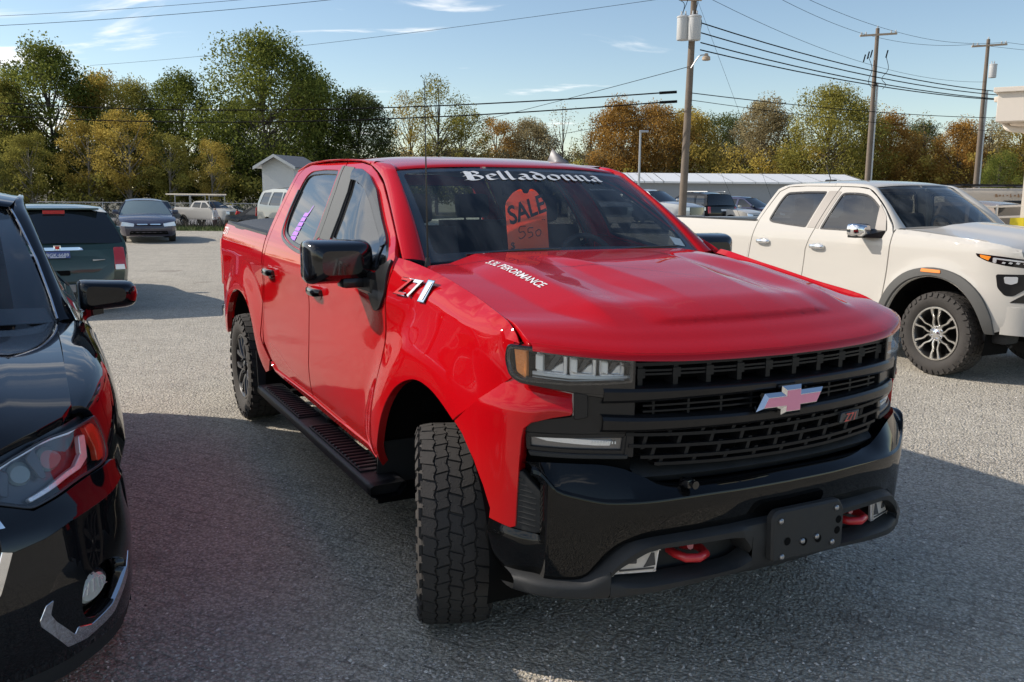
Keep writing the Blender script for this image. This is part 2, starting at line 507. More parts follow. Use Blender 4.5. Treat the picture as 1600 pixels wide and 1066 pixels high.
def lathe(prof, n=32, axis='y', m=0, closed=False):
    """prof: (radius, along) pairs revolved round the axis"""
    a = np.arange(n) / n * 2 * math.pi; rows = []
    for r, h in prof:
        c, s = r * np.cos(a), r * np.sin(a); z = np.full(n, h)
        rows.append(np.stack({'y': (c, z, s), 'z': (c, s, z), 'x': (z, c, s)}[axis], 1))
    return gridmesh(np.array(rows), closed, True, m, flip=(axis != 'y'))

def prism(poly, t, func=None, ch=0.0, m=0, back=True):
    """2-D polygon (a, b) raised by t along c; func maps (a, b, c) arrays to 3-D"""
    P = np.asarray(poly, float)
    if area2(P) < 0: P = P[::-1]
    k = len(P); V, F = fill2d([P], 1e6)
    if func is None: func = lambda a, b, c: np.stack([a, b, c], 1)
    T = inset(P, ch) if ch else P
    b = MB()
    Vt, Ft = fill2d([T], 1e6)
    b.add(func(Vt[:, 0], Vt[:, 1], np.full(len(Vt), t)), Ft, m)
    z = np.zeros(k)
    rows = [func(P[:, 0], P[:, 1], z), func(P[:, 0], P[:, 1], z + t - ch)]
    if ch: rows.append(func(T[:, 0], T[:, 1], z + t))
    g = gridmesh(np.array(rows), False, True, m, flip=True); b.join(g)
    if back: b.add(func(V[:, 0], V[:, 1], np.zeros(len(V))), F[:, ::-1], m)
    return b

_txt = {}
def text2d(s, size=1.0, bold=0.0, space=1.0, shear=0.0):
    """flat lettering: 2-D vertices and triangles, centred"""
    key = (s, bold, space, shear)
    if key not in _txt:
        cu = bpy.data.curves.new('lettering', 'FONT'); cu.body = s; cu.size = 1.0; cu.offset = bold; cu.space_character = space
        cu.shear = shear; cu.align_x = 'CENTER'; cu.align_y = 'CENTER'; cu.resolution_u = 3; cu.fill_mode = 'FRONT'
        o = bpy.data.objects.new('lettering', cu); COL.objects.link(o)
        dg = bpy.context.evaluated_depsgraph_get(); dg.update()
        me = bpy.data.meshes.new_from_object(o.evaluated_get(dg))
        V = np.array([v.co[:2] for v in me.vertices]); F = [list(p.vertices) for p in me.polygons]
        bpy.data.objects.remove(o); bpy.data.curves.remove(cu); bpy.data.meshes.remove(me)
        c = (V.min(0) + V.max(0)) / 2; _txt[key] = (V - c, F)
    V, F = _txt[key]; return V * size, F
# ------------------------------------------------------------------ ground, lot, road
def ground_mat():
    m, n, l, b = new_mat('gravel_lot')
    geo = n.new('ShaderNodeNewGeometry')
    def noise(scale, detail=6, rough=.6, vec=None):
        t = n.new('ShaderNodeTexNoise'); t.inputs['Scale'].default_value = scale; t.inputs['Detail'].default_value = detail; t.inputs['Roughness'].default_value = rough
        l.new(vec or geo.outputs['Position'], t.inputs['Vector']); return t.outputs['Fac']
    def mr(v, a, b_, c, d):
        t = n.new('ShaderNodeMapRange'); l.new(v, t.inputs['Value'])
        for k, q in zip(('From Min', 'From Max', 'To Min', 'To Max'), (a, b_, c, d)): t.inputs[k].default_value = q
        return t.outputs[0]
    def mix(f, a, b_, mode='MIX'):
        t = n.new('ShaderNodeMix'); t.data_type = 'RGBA'; t.blend_type = mode
        if isinstance(f, float): t.inputs['Factor'].default_value = f
        else: l.new(f, t.inputs['Factor'])
        for k, q in (('A', a), ('B', b_)):
            if isinstance(q, tuple): t.inputs[k].default_value = (*q, 1)
            else: l.new(q, t.inputs[k])
        return t.outputs['Result']
    def math_(op, a, b_=None):
        t = n.new('ShaderNodeMath'); t.operation = op
        for i, q in enumerate((a, b_)):
            if q is None: continue
            if isinstance(q, (int, float)): t.inputs[i].default_value = q
            else: l.new(q, t.inputs[i])
        return t.outputs[0]
    # stones of two sizes
    v1 = n.new('ShaderNodeTexVoronoi'); v1.inputs['Scale'].default_value = 62; l.new(geo.outputs['Position'], v1.inputs['Vector'])
    v2 = n.new('ShaderNodeTexVoronoi'); v2.inputs['Scale'].default_value = 130; l.new(geo.outputs['Position'], v2.inputs['Vector'])
    sp = n.new('ShaderNodeSeparateColor'); l.new(v1.outputs['Color'], sp.inputs[0])
    sp2 = n.new('ShaderNodeSeparateColor'); l.new(v2.outputs['Color'], sp2.inputs[0])
    big, mid = noise(.35, 5), noise(2.2, 8, .65)
    base = mix(mr(big, .35, .65, 0, 1), (.49, .445, .355), (.61, .56, .455))
    base = mix(mr(mid, .42, .68, 0, .8), base, (.32, .285, .235))
    stone = mix(sp.outputs[0], (.27, .245, .20), (.78, .72, .60))
    base = mix(.45, base, stone)
    pale = mr(sp2.outputs[1], .84, .88, 0, 1)
    base = mix(math_('MULTIPLY', pale, .75), base, (.80, .75, .68))
    dk = mr(v1.outputs['Distance'], .30, .75, 0, .5)
    base = mix(dk, base, (.15, .135, .113))
    # joints of the buried grid the stones sit in: rows of small cells, partly silted up
    mp = n.new('ShaderNodeMapping'); mp.inputs['Rotation'].default_value = (0, 0, R(28)); l.new(geo.outputs['Position'], mp.inputs[0])
    wob = n.new('ShaderNodeTexNoise'); wob.inputs['Scale'].default_value = 5; l.new(geo.outputs['Position'], wob.inputs['Vector'])
    av = n.new('ShaderNodeMix'); av.data_type = 'RGBA'; av.blend_type = 'ADD'; av.inputs['Factor'].default_value = .075
    l.new(mp.outputs[0], av.inputs['A']); l.new(wob.outputs['Color'], av.inputs['B'])
    br = n.new('ShaderNodeTexBrick'); br.inputs['Scale'].default_value = 1.0; br.inputs['Brick Width'].default_value = .21; br.inputs['Row Height'].default_value = .105
    br.inputs['Mortar Size'].default_value = .010; br.inputs['Mortar Smooth'].default_value = .6
    l.new(av.outputs['Result'], br.inputs['Vector'])
    silt = mr(noise(1.3, 6, .7), .38, .66, .05, .62)
    joint = math_('MULTIPLY', br.outputs['Fac'], silt)
    base = mix(math_('MULTIPLY', joint, .72), base, (.105, .092, .078))
    st_ = mr(noise(.9, 3, .5), .64, .70, 0, .45)
    base = mix(st_, base, (.22, .19, .16))
    l.new(base, b.inputs['Base Color'])
    b.inputs['Roughness'].default_value = .85
    b.inputs['Specular IOR Level'].default_value = .35
    h = math_('MULTIPLY', v1.outputs['Distance'], -1.0)
    h = math_('ADD', h, math_('MULTIPLY', v2.outputs['Distance'], -.4))
    h = math_('ADD', h, math_('MULTIPLY', joint, -1.0))
    h = math_('ADD', h, math_('MULTIPLY', mid, .9))
    bp = n.new('ShaderNodeBump'); bp.inputs['Strength'].default_value = .85; bp.inputs['Distance'].default_value = .012
    l.new(h, bp.inputs['Height']); l.new(bp.outputs[0], b.inputs['Normal'])
    return m
M['gravel'] = ground_mat()
M['earth'] = mat('leaf_littered_earth', (.11, .095, .055), .95, var=.45, vscale=1.5, bump=.5, bscale=20)
M['asphalt'] = mat('pale_road_asphalt', (.20, .20, .21), .9, var=.15, vscale=4)
M['grass'] = mat('short_grass', (.10, .125, .035), .9, var=.4, vscale=10)

def zg(x, y):
    """ground height: the lot is flat, the land behind it drops to the road"""
    return -1.05 * sst(41, 50, y) * (1 - sst(-7, 4, x)) - 1.05 * sst(66, 82, y) * sst(-7, 4, x)
xs = np.unique(np.concatenate([np.linspace(-700, -60, 9), np.linspace(-60, 80, 57), np.linspace(80, 700, 9)])); ys = np.unique(np.concatenate([np.linspace(-200, -20, 5), np.linspace(-20, 140, 81), np.linspace(140, 900, 11)]))
X_, Y_ = np.meshgrid(xs, ys, indexing='ij')
kind(gridmesh(np.stack([X_, Y_, zg(X_, Y_) - .03], 2)).build('ground', 'earth'), 'structure')
lot = [(-60, -20), (70, -20), (70, 64), (-2, 64), (-8, 52), (-9.5, 38.6), (-60, 38.6)]
V, F = fill2d([np.array(lot, float)], 8.0)
kind(MB().add(np.stack([V[:, 0], V[:, 1], 0 * V[:, 0]], 1), F).build('parking_lot', 'gravel'), 'structure')
kind(gridmesh(np.array([[(x, y, -1.03) for y in (54, 70, 88)] for x in (-120, -60, -9)])).build('road', 'asphalt'), 'structure')
# loose stones lying on the near part of the lot
def pebbles():
    N = 62000
    u = rng.random(N); d = 2.3 + 9.5 * u ** 1.7; a = rng.uniform(-.64, .64, N)
    x, y = d * np.tan(a), d
    s = rng.gamma(2.4, .00135, N).clip(.0014, .009)
    base = np.array([(1, 0, 0), (0, 1, 0), (-1, 0, 0), (0, -1, 0), (0, 0, 1)], float); fc = np.array([(0, 1, 4), (1, 2, 4), (2, 3, 4), (3, 0, 4)])
    th = rng.uniform(0, 6.28, N); c, q = np.cos(th), np.sin(th)
    sx, sy, sz = s * rng.uniform(.7, 1.4, N), s * rng.uniform(.6, 1.1, N), s * rng.uniform(.45, .95, N)
    P = np.zeros((N, 5, 3)); j = rng.uniform(-.25, .25, (N, 5, 3)); B = base[None] + j
    bx_, by_, bz = B[:, :, 0] * sx[:, None], B[:, :, 1] * sy[:, None], np.maximum(B[:, :, 2], 0) * sz[:, None]
    P[:, :, 0] = x[:, None] + bx_ * c[:, None] - by_ * q[:, None]; P[:, :, 1] = y[:, None] + bx_ * q[:, None] + by_ * c[:, None]; P[:, :, 2] = bz + .001
    FF = (fc[None] + (np.arange(N) * 5)[:, None, None]).reshape(-1, 3)
    me = bpy.data.meshes.new('loose_stones'); me.from_pydata(P.reshape(-1, 3).tolist(), [], FF.tolist())
    col = np.repeat(np.clip(rng.normal(.48, .20, N), .12, .90), 5)
    at = me.attributes.new('tone', 'FLOAT', 'POINT'); at.data.foreach_set('value', col.astype(np.float32))
    m, n, l, b = new_mat('stone'); t = n.new('ShaderNodeAttribute'); t.attribute_name = 'tone'
    mx = n.new('ShaderNodeMix'); mx.data_type = 'RGBA'; mx.inputs['A'].default_value = (0, 0, 0, 1); mx.inputs['B'].default_value = (1, .93, .86, 1)
    l.new(t.outputs['Fac'], mx.inputs['Factor']); l.new(mx.outputs['Result'], b.inputs['Base Color']); b.inputs['Roughness'].default_value = .8
    me.materials.append(m); o = bpy.data.objects.new('loose_stones', me); COL.objects.link(o); kind(o, 'stuff')
pebbles()

# ------------------------------------------------------------------ leaves and trees
def leaf_mat(name, a, b_, trans=.42):
    m = bpy.data.materials.new(name); m.use_nodes = True; n, l = m.node_tree.nodes, m.node_tree.links; n.clear()
    o = n.new('ShaderNodeOutputMaterial'); d = n.new('ShaderNodeBsdfDiffuse'); t = n.new('ShaderNodeBsdfTranslucent'); mx = n.new('ShaderNodeMixShader'); mx.inputs[0].default_value = trans
    at = n.new('ShaderNodeAttribute'); at.attribute_name = 'tone'
    c = n.new('ShaderNodeMix'); c.data_type = 'RGBA'; c.inputs['A'].default_value = (*a, 1); c.inputs['B'].default_value = (*b_, 1)
    l.new(at.outputs['Fac'], c.inputs['Factor'])
    for q in (d, t): l.new(c.outputs['Result'], q.inputs[0])
    l.new(d.outputs[0], mx.inputs[1]); l.new(t.outputs[0], mx.inputs[2]); l.new(mx.outputs[0], o.inputs[0]); return m
LEAF = {'green': leaf_mat('green_leaves', (0.075, 0.1, 0.026), (0.27, 0.29, 0.065)), 'olive': leaf_mat('olive_leaves', (0.14, 0.135, 0.036), (0.46, 0.41, 0.1)),
        'yellow': leaf_mat('yellow_leaves', (0.27, 0.205, 0.05), (0.68, 0.52, 0.13)), 'orange': leaf_mat('orange_leaves', (0.22, 0.13, 0.04), (0.58, 0.34, 0.09)),
        'brown': leaf_mat('brown_leaves', (0.22, 0.18, 0.1), (0.52, 0.43, 0.23)), 'dark': leaf_mat('dark_leaves', (0.05, 0.068, 0.026), (0.19, 0.205, 0.07))}
M['bark'] = mat('bark', (.10, .085, .068), .9, var=.35, vscale=3)
M['bark_pale'] = mat('pale_bark', (.23, .205, .17), .9, var=.3, vscale=3)

def leaf_cloud(centres, radii, counts, size, rg, flat=.8):
    C = np.repeat(centres, counts, 0); Rr = np.repeat(radii, counts); N = len(C)
    v = rg.normal(size=(N, 3)); v /= np.linalg.norm(v, axis=1, keepdims=True); rr = rg.random(N) ** .45
    P = C + v * (rr * Rr)[:, None] * [1, 1, flat]
    nr = rg.normal(size=(N, 3)) + [0, 0, .5]; nr /= np.linalg.norm(nr, axis=1, keepdims=True)
    u = np.cross(nr, rg.normal(size=(N, 3))); u /= np.linalg.norm(u, axis=1, keepdims=True); w = np.cross(nr, u)
    s = size * rg.uniform(.55, 1.35, N)
    Q = np.stack([P + u * s[:, None], P + w * (s * .55)[:, None], P - u * s[:, None], P - w * (s * .55)[:, None]], 1)
    tone = np.clip(np.repeat(rg.normal(.45, .22, len(centres)), counts) + rg.normal(0, .18, N), 0, 1)
    return Q.reshape(-1, 3), tone
def crown_mesh(seed, h, w, base, n_clump, per, size, shape='round'):
    """a trunk with limbs and a crown of leaf-sized faces gathered in clumps; height h, width w"""
    rg = np.random.default_rng(seed); tr = MB(); tips = []
    lean = rg.normal(0, .03, 2); top = np.array([lean[0] * h, lean[1] * h, h * .86]); r0 = h * .016
    tp = cr([(0, 0, -.3), (lean[0] * h * .2 + rg.normal(0, .1), lean[1] * h * .2, h * .3), (lean[0] * h * .6, lean[1] * h * .6 + rg.normal(0, .15), h * .6), top], 4)
    tr.join(tube(tp, np.linspace(r0, r0 * .18, len(tp)), 7))
    for k in range(n_clump):
        t = base + (1 - base) * ((k + rg.random()) / n_clump) ** .85
        z = t * h
        if shape == 'round': env = math.sin(min(1, (t - base) / (1 - base) * .88 + .12) * math.pi) ** .55
        elif shape == 'cone': env = (1 - (t - base) / (1 - base)) ** .8 + .12
        else: env = .35 + .65 * math.sin(min(1, (t - base) / (1 - base) + .05) * math.pi * .9)
        a = rg.uniform(0, 2 * math.pi); rad = w / 2 * env * rg.uniform(.25, 1.0) ** .6
        c = np.array([lean[0] * z + rad * math.cos(a), lean[1] * z + rad * math.sin(a), z + rg.normal(0, h * .02)])
        tips.append((c, w * rg.uniform(.10, .19)))
        if k % 2 == 0:
            s = tp[min(len(tp) - 1, max(2, int(len(tp) * max(.15, t - .22))))]; mid = (s + c) / 2 + [0, 0, -rad * .08 + rg.normal(0, .1)]
            pth = cr([s, mid, c], 3); tr.join(tube(pth, np.linspace(r0 * .36, r0 * .07, len(pth)), 4, caps=False))
    C = np.array([q[0] for q in tips]); Rr = np.array([q[1] for q in tips])
    Q, tone = leaf_cloud(C, Rr, np.full(len(C), per), size, rg)
    me = bpy.data.meshes.new('crown'); me.from_pydata(Q.tolist(), [], np.arange(len(Q)).reshape(-1, 4).tolist())
    at = me.attributes.new('tone', 'FLOAT', 'POINT'); at.data.foreach_set('value', np.repeat(tone, 4).astype(np.float32))
    me.materials.append(None)
    return me, tr
_tm = {}
def tree(proto, kindname, leafk, x, y, h, label, cat='tree', group=None, wide=1.0, bark='bark', z=None):
    if proto not in _tm:
        sp_ = {'tall': (11, 10, 7.0, .18, 120, 230, .088, 'round'), 'broad': (23, 10, 8.6, .15, 150, 230, .085, 'round'), 'airy': (37, 10, 6.0, .30, 60, 95, .075, 'round'), 'young': (41, 10, 6.4, .26, 60, 190, .090, 'oval'),
               'bare': (53, 10, 5.2, .30, 44, 15, .09, 'round'), 'bush': (61, 10, 11, .03, 90, 160, .12, 'oval'), 'cone': (71, 10, 6.5, .06, 90, 120, .10, 'oval'), 'tall2': (83, 10, 7.6, .13, 135, 225, .088, 'round')}[proto]
        me, tr = crown_mesh(*sp_); tb = tr.build('trunk', 'bark'); tm = tb.data; bpy.data.objects.remove(tb); _tm[proto] = (me, tm)
    me, tm = _tm[proto]
    t = thing(kindname, label, cat, (x, y, float(zg(x, y)) if z is None else z), float(rng.uniform(0, 6.28)), group)
    s = h / 10.0; t.scale = (s * wide, s * wide, s)
    for nm, d, mk in (('trunk', tm, M[bark]), ('crown', me, LEAF[leafk])):
        o = bpy.data.objects.new(nm, d); COL.objects.link(o); o.parent = t
        o.material_slots[0].link = 'OBJECT'; o.material_slots[0].material = mk
    return t
F0 = 1392.4
def at(px, D): return (px - 800) / F0 * D
def top_h(py, D, px=800): return 1.7577 + (300.3 + (px - 800) * .0087 - py) / F0 * D
G_L, G_R = 'trees of the wood behind the road', 'trees along the far edge of the lot'
# the tall wood at the left: (px, D, top y, proto, leaf, width, label)
WOOD = [(-60, 104, 105, 'tall2', 'olive', 1.1, 'olive tree at the far left edge of the wood, partly out of frame'),
        (28, 96, 118, 'tall', 'olive', .9, 'yellowish olive tree at the left edge of the photo'),
        (98, 100, 62, 'tall', 'green', 1.05, 'tall dark green tree rising highest at the left behind the green SUV'),
        (172, 106, 110, 'tall2', 'yellow', .9, 'rusty yellow tree between the tall green tree and the rounded olive one'),
        (222, 102, 122, 'broad', 'olive', .75, 'olive yellow tree with pale top left of the rounded green one'),
        (298, 100, 108, 'tall2', 'green', .9, 'rounded green tree with yellowing side just left of the tallest tree'),
        (425, 98, 50, 'broad', 'green', 1.0, 'tallest broad green tree with bright crown above the white shed'),
        (500, 104, 112, 'tall', 'green', .95, 'dark green tree leaning against the right side of the tallest tree'),
        (560, 104, 138, 'tall2', 'dark', .95, 'dark evergreen looking tree right of the tallest, above the red cab'),
        (375, 108, 150, 'tall', 'dark', 1.0, 'shadowy dark tree hidden behind the tallest broad green tree'),
        (145, 92, 195, 'young', 'yellow', 1.0, 'small yellow tree in front of the wood above the parked sedan'),
        (210, 91, 182, 'young', 'yellow', 1.05, 'small golden tree with pale forked trunk above the dark sedan'),
        (270, 91, 215, 'young', 'olive', 1.0, 'low olive tree in front of the wood above the ladder rack pickup'),
        (60, 90, 215, 'young', 'olive', 1.1, 'low olive tree in front of the wood above the green SUV'),
        (335, 90, 225, 'young', 'yellow', .9, 'thin yellow tree in front of dark trees above the white pickup'),
        (5, 90, 235, 'bush', 'dark', .6, 'dark bushy growth at the left edge below the olive trees')]
for k, (px, D, ty, pr, lf, wd, lb) in enumerate(WOOD):
    h = top_h(ty, D, px) - float(zg(at(px, D), D)); tree(pr, 'woodland_tree', lf, at(px, D), D, h * (.90 if pr != 'young' else 1.0), lb, group=G_L, wide=wd, bark='bark_pale' if pr == 'young' else 'bark')
MIDT = [(640, 112, 150, 'airy', 'yellow', 'thin yellow tree above the left end of the red roof'), (682, 110, 126, 'airy', 'olive', 'tall sparse yellow green tree behind the truck antenna'), (725, 114, 178, 'young', 'olive', 'olive tree right of the sparse tall one over the red roof'),
        (770, 118, 186, 'young', 'orange', 'orange brown tree above the middle of the red roof'), (820, 118, 190, 'tall2', 'brown', 'brownish tree above the windshield lettering'), (872, 114, 168, 'bare', 'brown', 'nearly bare tree above the right half of the red roof'),
        (915, 114, 186, 'bare', 'olive', 'thin bare crowned tree left of the roof fin and the orange tree'), (965, 112, 163, 'tall', 'orange', 'orange tree left of the lamp pole'), (1018, 112, 168, 'broad', 'orange', 'broad deep orange tree between lamp pole and transformer pole'),
        (1062, 116, 176, 'tall2', 'yellow', 'orange brown tree directly behind the transformer pole'), (1110, 150, 178, 'cone', 'dark', 'far dark evergreen right of the transformer pole'), (1135, 150, 184, 'cone', 'dark', 'second far dark evergreen, lower and further right'),
        (1175, 112, 160, 'tall', 'brown', 'rust brown tree with bare branches left of the yellow green one'), (1225, 110, 195, 'bare', 'yellow', 'bare brown tree in front of the rust coloured one'), (1285, 104, 142, 'broad', 'olive', 'largest yellow green tree above the white pickup roof'),
        (1335, 106, 160, 'airy', 'yellow', 'sparse yellow tree left of the middle pole'), (1375, 108, 182, 'tall', 'orange', 'dark orange tree right of the middle pole'), (1425, 140, 194, 'tall2', 'dark', 'dark distant tree between the middle and right poles'),
        (1432, 108, 180, 'bare', 'brown', 'bare grey tree standing before the dark distant one'), (1480, 106, 192, 'tall', 'orange', 'orange brown tree left of the right pole'), (1530, 104, 188, 'airy', 'brown', 'thin brown tree behind the right pole'), (1575, 106, 178, 'tall2', 'yellow', 'brown tree behind the cream building corner'), (1630, 106, 180, 'tall', 'orange', 'orange tree mostly hidden by the cream building')]
for px, D, ty, pr, lf, lb in MIDT:
    x = at(px, D); h = top_h(ty, D, px) - float(zg(x, D)); tree(pr, 'autumn_tree', lf, x, D, h * .95, lb, group=G_R, wide=1.0 if pr != 'broad' else .95)
tree('bush', 'round_tree', 'green', at(1546, 72), 72, (top_h(238, 72, 1546)) * 1.0, 'small round green tree beside the right utility pole', wide=.62)
# understorey: one ragged mass of brush along the foot of the trees
def brush(name, x0, x1, yfun, hfun, n, leafk, seed, size=.16, per=90):
    rg = np.random.default_rng(seed); x = rg.uniform(x0, x1, n); y = np.array([yfun(q) for q in x]) + rg.normal(0, 2.5, n); hh = np.array([hfun(q) for q in x]) * rg.uniform(.25, 1.0, n)
    C = np.stack([x, y, zg(x, y) + hh], 1); Q, tone = leaf_cloud(C, rg.uniform(.7, 1.7, n), np.full(n, per), size, rg)
    me = bpy.data.meshes.new(name); me.from_pydata(Q.tolist(), [], np.arange(len(Q)).reshape(-1, 4).tolist())
    a = me.attributes.new('tone', 'FLOAT', 'POINT'); a.data.foreach_set('value', np.repeat(tone, 4).astype(np.float32))
    me.materials.append(LEAF[leafk]); o = bpy.data.objects.new(name, me); COL.objects.link(o); kind(o, 'stuff')
brush('undergrowth', -85, 12, lambda x: 122, lambda x: 8.5, 620, 'dark', 13)
brush('undergrowth', -75, -8, lambda x: 99, lambda x: 6.5, 520, 'dark', 3)
brush('undergrowth', -75, -12, lambda x: 93, lambda x: 4.0, 200, 'olive', 4)
brush('undergrowth', -16, 22, lambda x: 114, lambda x: 7.5, 420, 'brown', 5)
brush('undergrowth', -16, 75, lambda x: 110, lambda x: 6.0, 420, 'olive', 6)
brush('undergrowth', 20, 75, lambda x: 108, lambda x: 8.0, 480, 'yellow', 8)
brush('undergrowth', 8, 80, lambda x: 120, lambda x: 9.0, 560, 'brown', 9)

# grass strip with dead weeds at the edge of the lot
kind(gridmesh(np.array([[(x, y, float(zg(x, y)) + .01) for y in (38.3, 39.8, 41.2, 43, 46)] for x in np.linspace(-60, -8.5, 30)])).build('grass_strip', 'grass'), 'structure')
def blades(name, n, xr, yr, h, k, seed, w=.012):
    rg = np.random.default_rng(seed); x, y = rg.uniform(*xr, n), rg.uniform(*yr, n); hh = h * rg.uniform(.4, 1.2, n); a = rg.uniform(0, 3.14, n); ln = rg.normal(0, .25, (n, 2)) * hh[:, None]
    dx, dy = w * np.cos(a), w * np.sin(a); z = zg(x, y)
    Q = np.stack([np.stack([x - dx, y - dy, z], 1), np.stack([x + dx, y + dy, z], 1), np.stack([x + ln[:, 0], y + ln[:, 1], z + hh], 1)], 1)
    me = bpy.data.meshes.new(name); me.from_pydata(Q.reshape(-1, 3).tolist(), [], np.arange(3 * n).reshape(-1, 3).tolist()); me.materials.append(M[k]); o = bpy.data.objects.new(name, me); COL.objects.link(o); kind(o, 'stuff')
blades('grass_blades', 9000, (-30, -8.6), (38.4, 41.5), .16, 'grass', 1, .02)
M['weed'] = mat('dead_weed', (.07, .058, .045), .9, var=.4)
blades('dead_weeds', 4200, (-30, -8.6), (40.4, 42.2), .42, 'weed', 2, .018)

# ------------------------------------------------------------------ buildings
M['white_wall'] = mat('white_siding', (.66, .66, .64), .6, var=.06)
M['grey_wall'] = mat('grey_metal_siding', (.30, .315, .335), .55, var=.05)
M['white_roof'] = mat('white_metal_roof', (.78, .78, .77), .4, var=.05)
M['grey_roof'] = mat('grey_shingle', (.20, .20, .205), .85, var=.2)
M['cream_wall'] = mat('cream_stucco', (.70, .63, .55), .75, var=.04, vscale=3, bump=.1, bscale=60)
M['wood_pole'] = mat('weathered_pole', (.17, .135, .105), .85, var=.35, vscale=2.5, bump=.3, bscale=30)
M['arm_wood'] = mat('crossarm_wood', (.42, .33, .24), .8, var=.2)
M['wire'] = mat('black_cable', (.012, .012, .013), .95, spec=.05)
M['galv'] = mat('galvanised', (.45, .46, .47), .45, metal=.6)
M['can_grey'] = mat('transformer_grey', (.52, .53, .53), .45)

def quad(pts, t=.0): return MB().add(pts, [tuple(range(len(pts)))])
# white gable shed behind the red bed
SH = thing('shed', 'small white gable shed with grey roof behind the red bed', 'shed', (at(438, 58), 58, -.3), R(-14))
b = MB(); w_, d_, e_, p_ = 1.12, 3.2, 3.62, 4.22
b.add([(-w_ + .0, 0, 0), (w_, 0, 0), (w_, 0, e_), (0, 0, p_), (-w_, 0, e_), (-w_, d_, 0), (w_, d_, 0), (w_, d_, e_), (0, d_, p_), (-w_, d_, e_)], [(0, 1, 2, 3, 4), (6, 5, 9, 8, 7), (5, 0, 4, 9), (1, 6, 7, 2)])
b.build('wall', 'white_wall', SH, smooth=False)
sl = (p_ - e_) / w_
for s in (-1, 1):
    r_ = MB(); o = .34; z1 = e_ - sl * o
    r_.add([(0, -.5, p_ + .06), (s * (w_ + o), -.5, z1 + .06), (s * (w_ + o), d_ + .4, z1 + .06), (0, d_ + .4, p_ + .06), (0, -.5, p_ + .02), (s * (w_ + o), -.5, z1 + .02), (s * (w_ + o), d_ + .4, z1 + .02), (0, d_ + .4, p_ + .02)], [(0, 1, 2, 3), (7, 6, 5, 4), (1, 5, 6, 2)])
    r_.build('roof', 'grey_roof', SH, smooth=False)
    f_ = MB().add([(0, -.52, p_ + .09), (s * (w_ + o + .02), -.52, z1 + .09), (s * (w_ + o + .02), -.52, z1 - .10), (0, -.52, p_ - .10), (0, -.48, p_ + .09), (s * (w_ + o + .02), -.48, z1 + .09), (s * (w_ + o + .02), -.48, z1 - .10), (0, -.48, p_ - .10)], [(0, 1, 2, 3), (0, 4, 5, 1), (3, 2, 6, 7), (7, 6, 5, 4), (1, 5, 6, 2)]); f_.build('fascia_board', 'white_wall', SH, smooth=False)
    sf = MB().add([(s * w_, -.5, e_ + .02), (s * (w_ + o), -.5, z1 - .02), (s * (w_ + o), d_, z1 - .02), (s * w_, d_, e_ + .02)], [(0, 1, 2, 3)]); sf.build('soffit', 'white_wall', SH, smooth=False)
# long low building with a white roof
LB = thing('long_building', 'long low grey building with white metal roof behind the parked vehicles', 'building', (0, 0, 0))
x0, x1, y0, e_, p_, dp = at(905, 62), at(1340, 62), 62.0, 2.55, 3.15, 9.0
b = MB().add([(x0, y0, -.2), (x1, y0, -.2), (x1, y0, e_), (x0, y0, e_), (x0, y0 + dp, -.2), (x1, y0 + dp, -.2), (x1, y0 + dp, e_), (x0, y0 + dp, e_), (x0, y0 + dp / 2, p_), (x1, y0 + dp / 2, p_)], [(0, 1, 2, 3), (5, 4, 7, 6), (1, 5, 6, 9, 2), (4, 0, 3, 8, 7)])
b.build('wall', 'grey_wall', LB, smooth=False)
for nm, xa, xb in (('roof', x0 - .3, at(1030, 62)), ('roof', at(1030, 62) + .02, x1 + .25)):
    n_ = 9; q = MB()
    for i in range(n_):
        u, v = xa + (xb - xa) * i / n_, xa + (xb - xa) * (i + 1) / n_
        q.add([(u, y0 - .4, e_ + .02), (v - .03, y0 - .4, e_ + .02), (v - .03, y0 + dp / 2, p_ + .08), (u, y0 + dp / 2, p_ + .08), (u, y0 - .4, e_ - .10), (v - .03, y0 - .4, e_ - .10)], [(0, 1, 2, 3), (4, 5, 1, 0)])
        q.add([(v - .03, y0 - .4, e_ + .06), (v, y0 - .4, e_ + .06), (v, y0 + dp / 2, p_ + .12), (v - .03, y0 + dp / 2, p_ + .12)], [(0, 1, 2, 3)])
        q.add([(u, y0 + dp / 2, p_ + .08), (v, y0 + dp / 2, p_ + .08), (v, y0 + dp + .4, e_), (u, y0 + dp + .4, e_)], [(0, 1, 2, 3)])
    q.build(nm, 'white_roof', LB, smooth=False)
# cream building corner at the right edge
CB = thing('cream_building', 'cream stucco building corner with deep flat eave at the right edge', 'building', (at(1584, 17.5), 17.5, 0), R(-36))
box(4.0, 4.0, 1.55, 8.0, 8.0, 3.2).build('wall', 'cream_wall', CB, smooth=False)
box(3.85, 3.72, 3.42, 8.7, 8.6, .54, .01).build('fascia', 'cream_wall', CB, smooth=False)
box(3.83, 3.70, 3.73, 8.8, 8.7, .09, .01).build('roof_edge', 'cream_wall', CB, smooth=False)
tube(cr([(-.42, .1, 3.16), (-.36, .02, 3.07), (-.22, -.03, 3.03), (.0, -.05, 3.02)], 5), .06, 10).build('downpipe', 'cream_wall', CB)
box(-.60, .10, 3.62, .10, .16, .10, .02).build('gutter_end', 'cream_wall', CB)

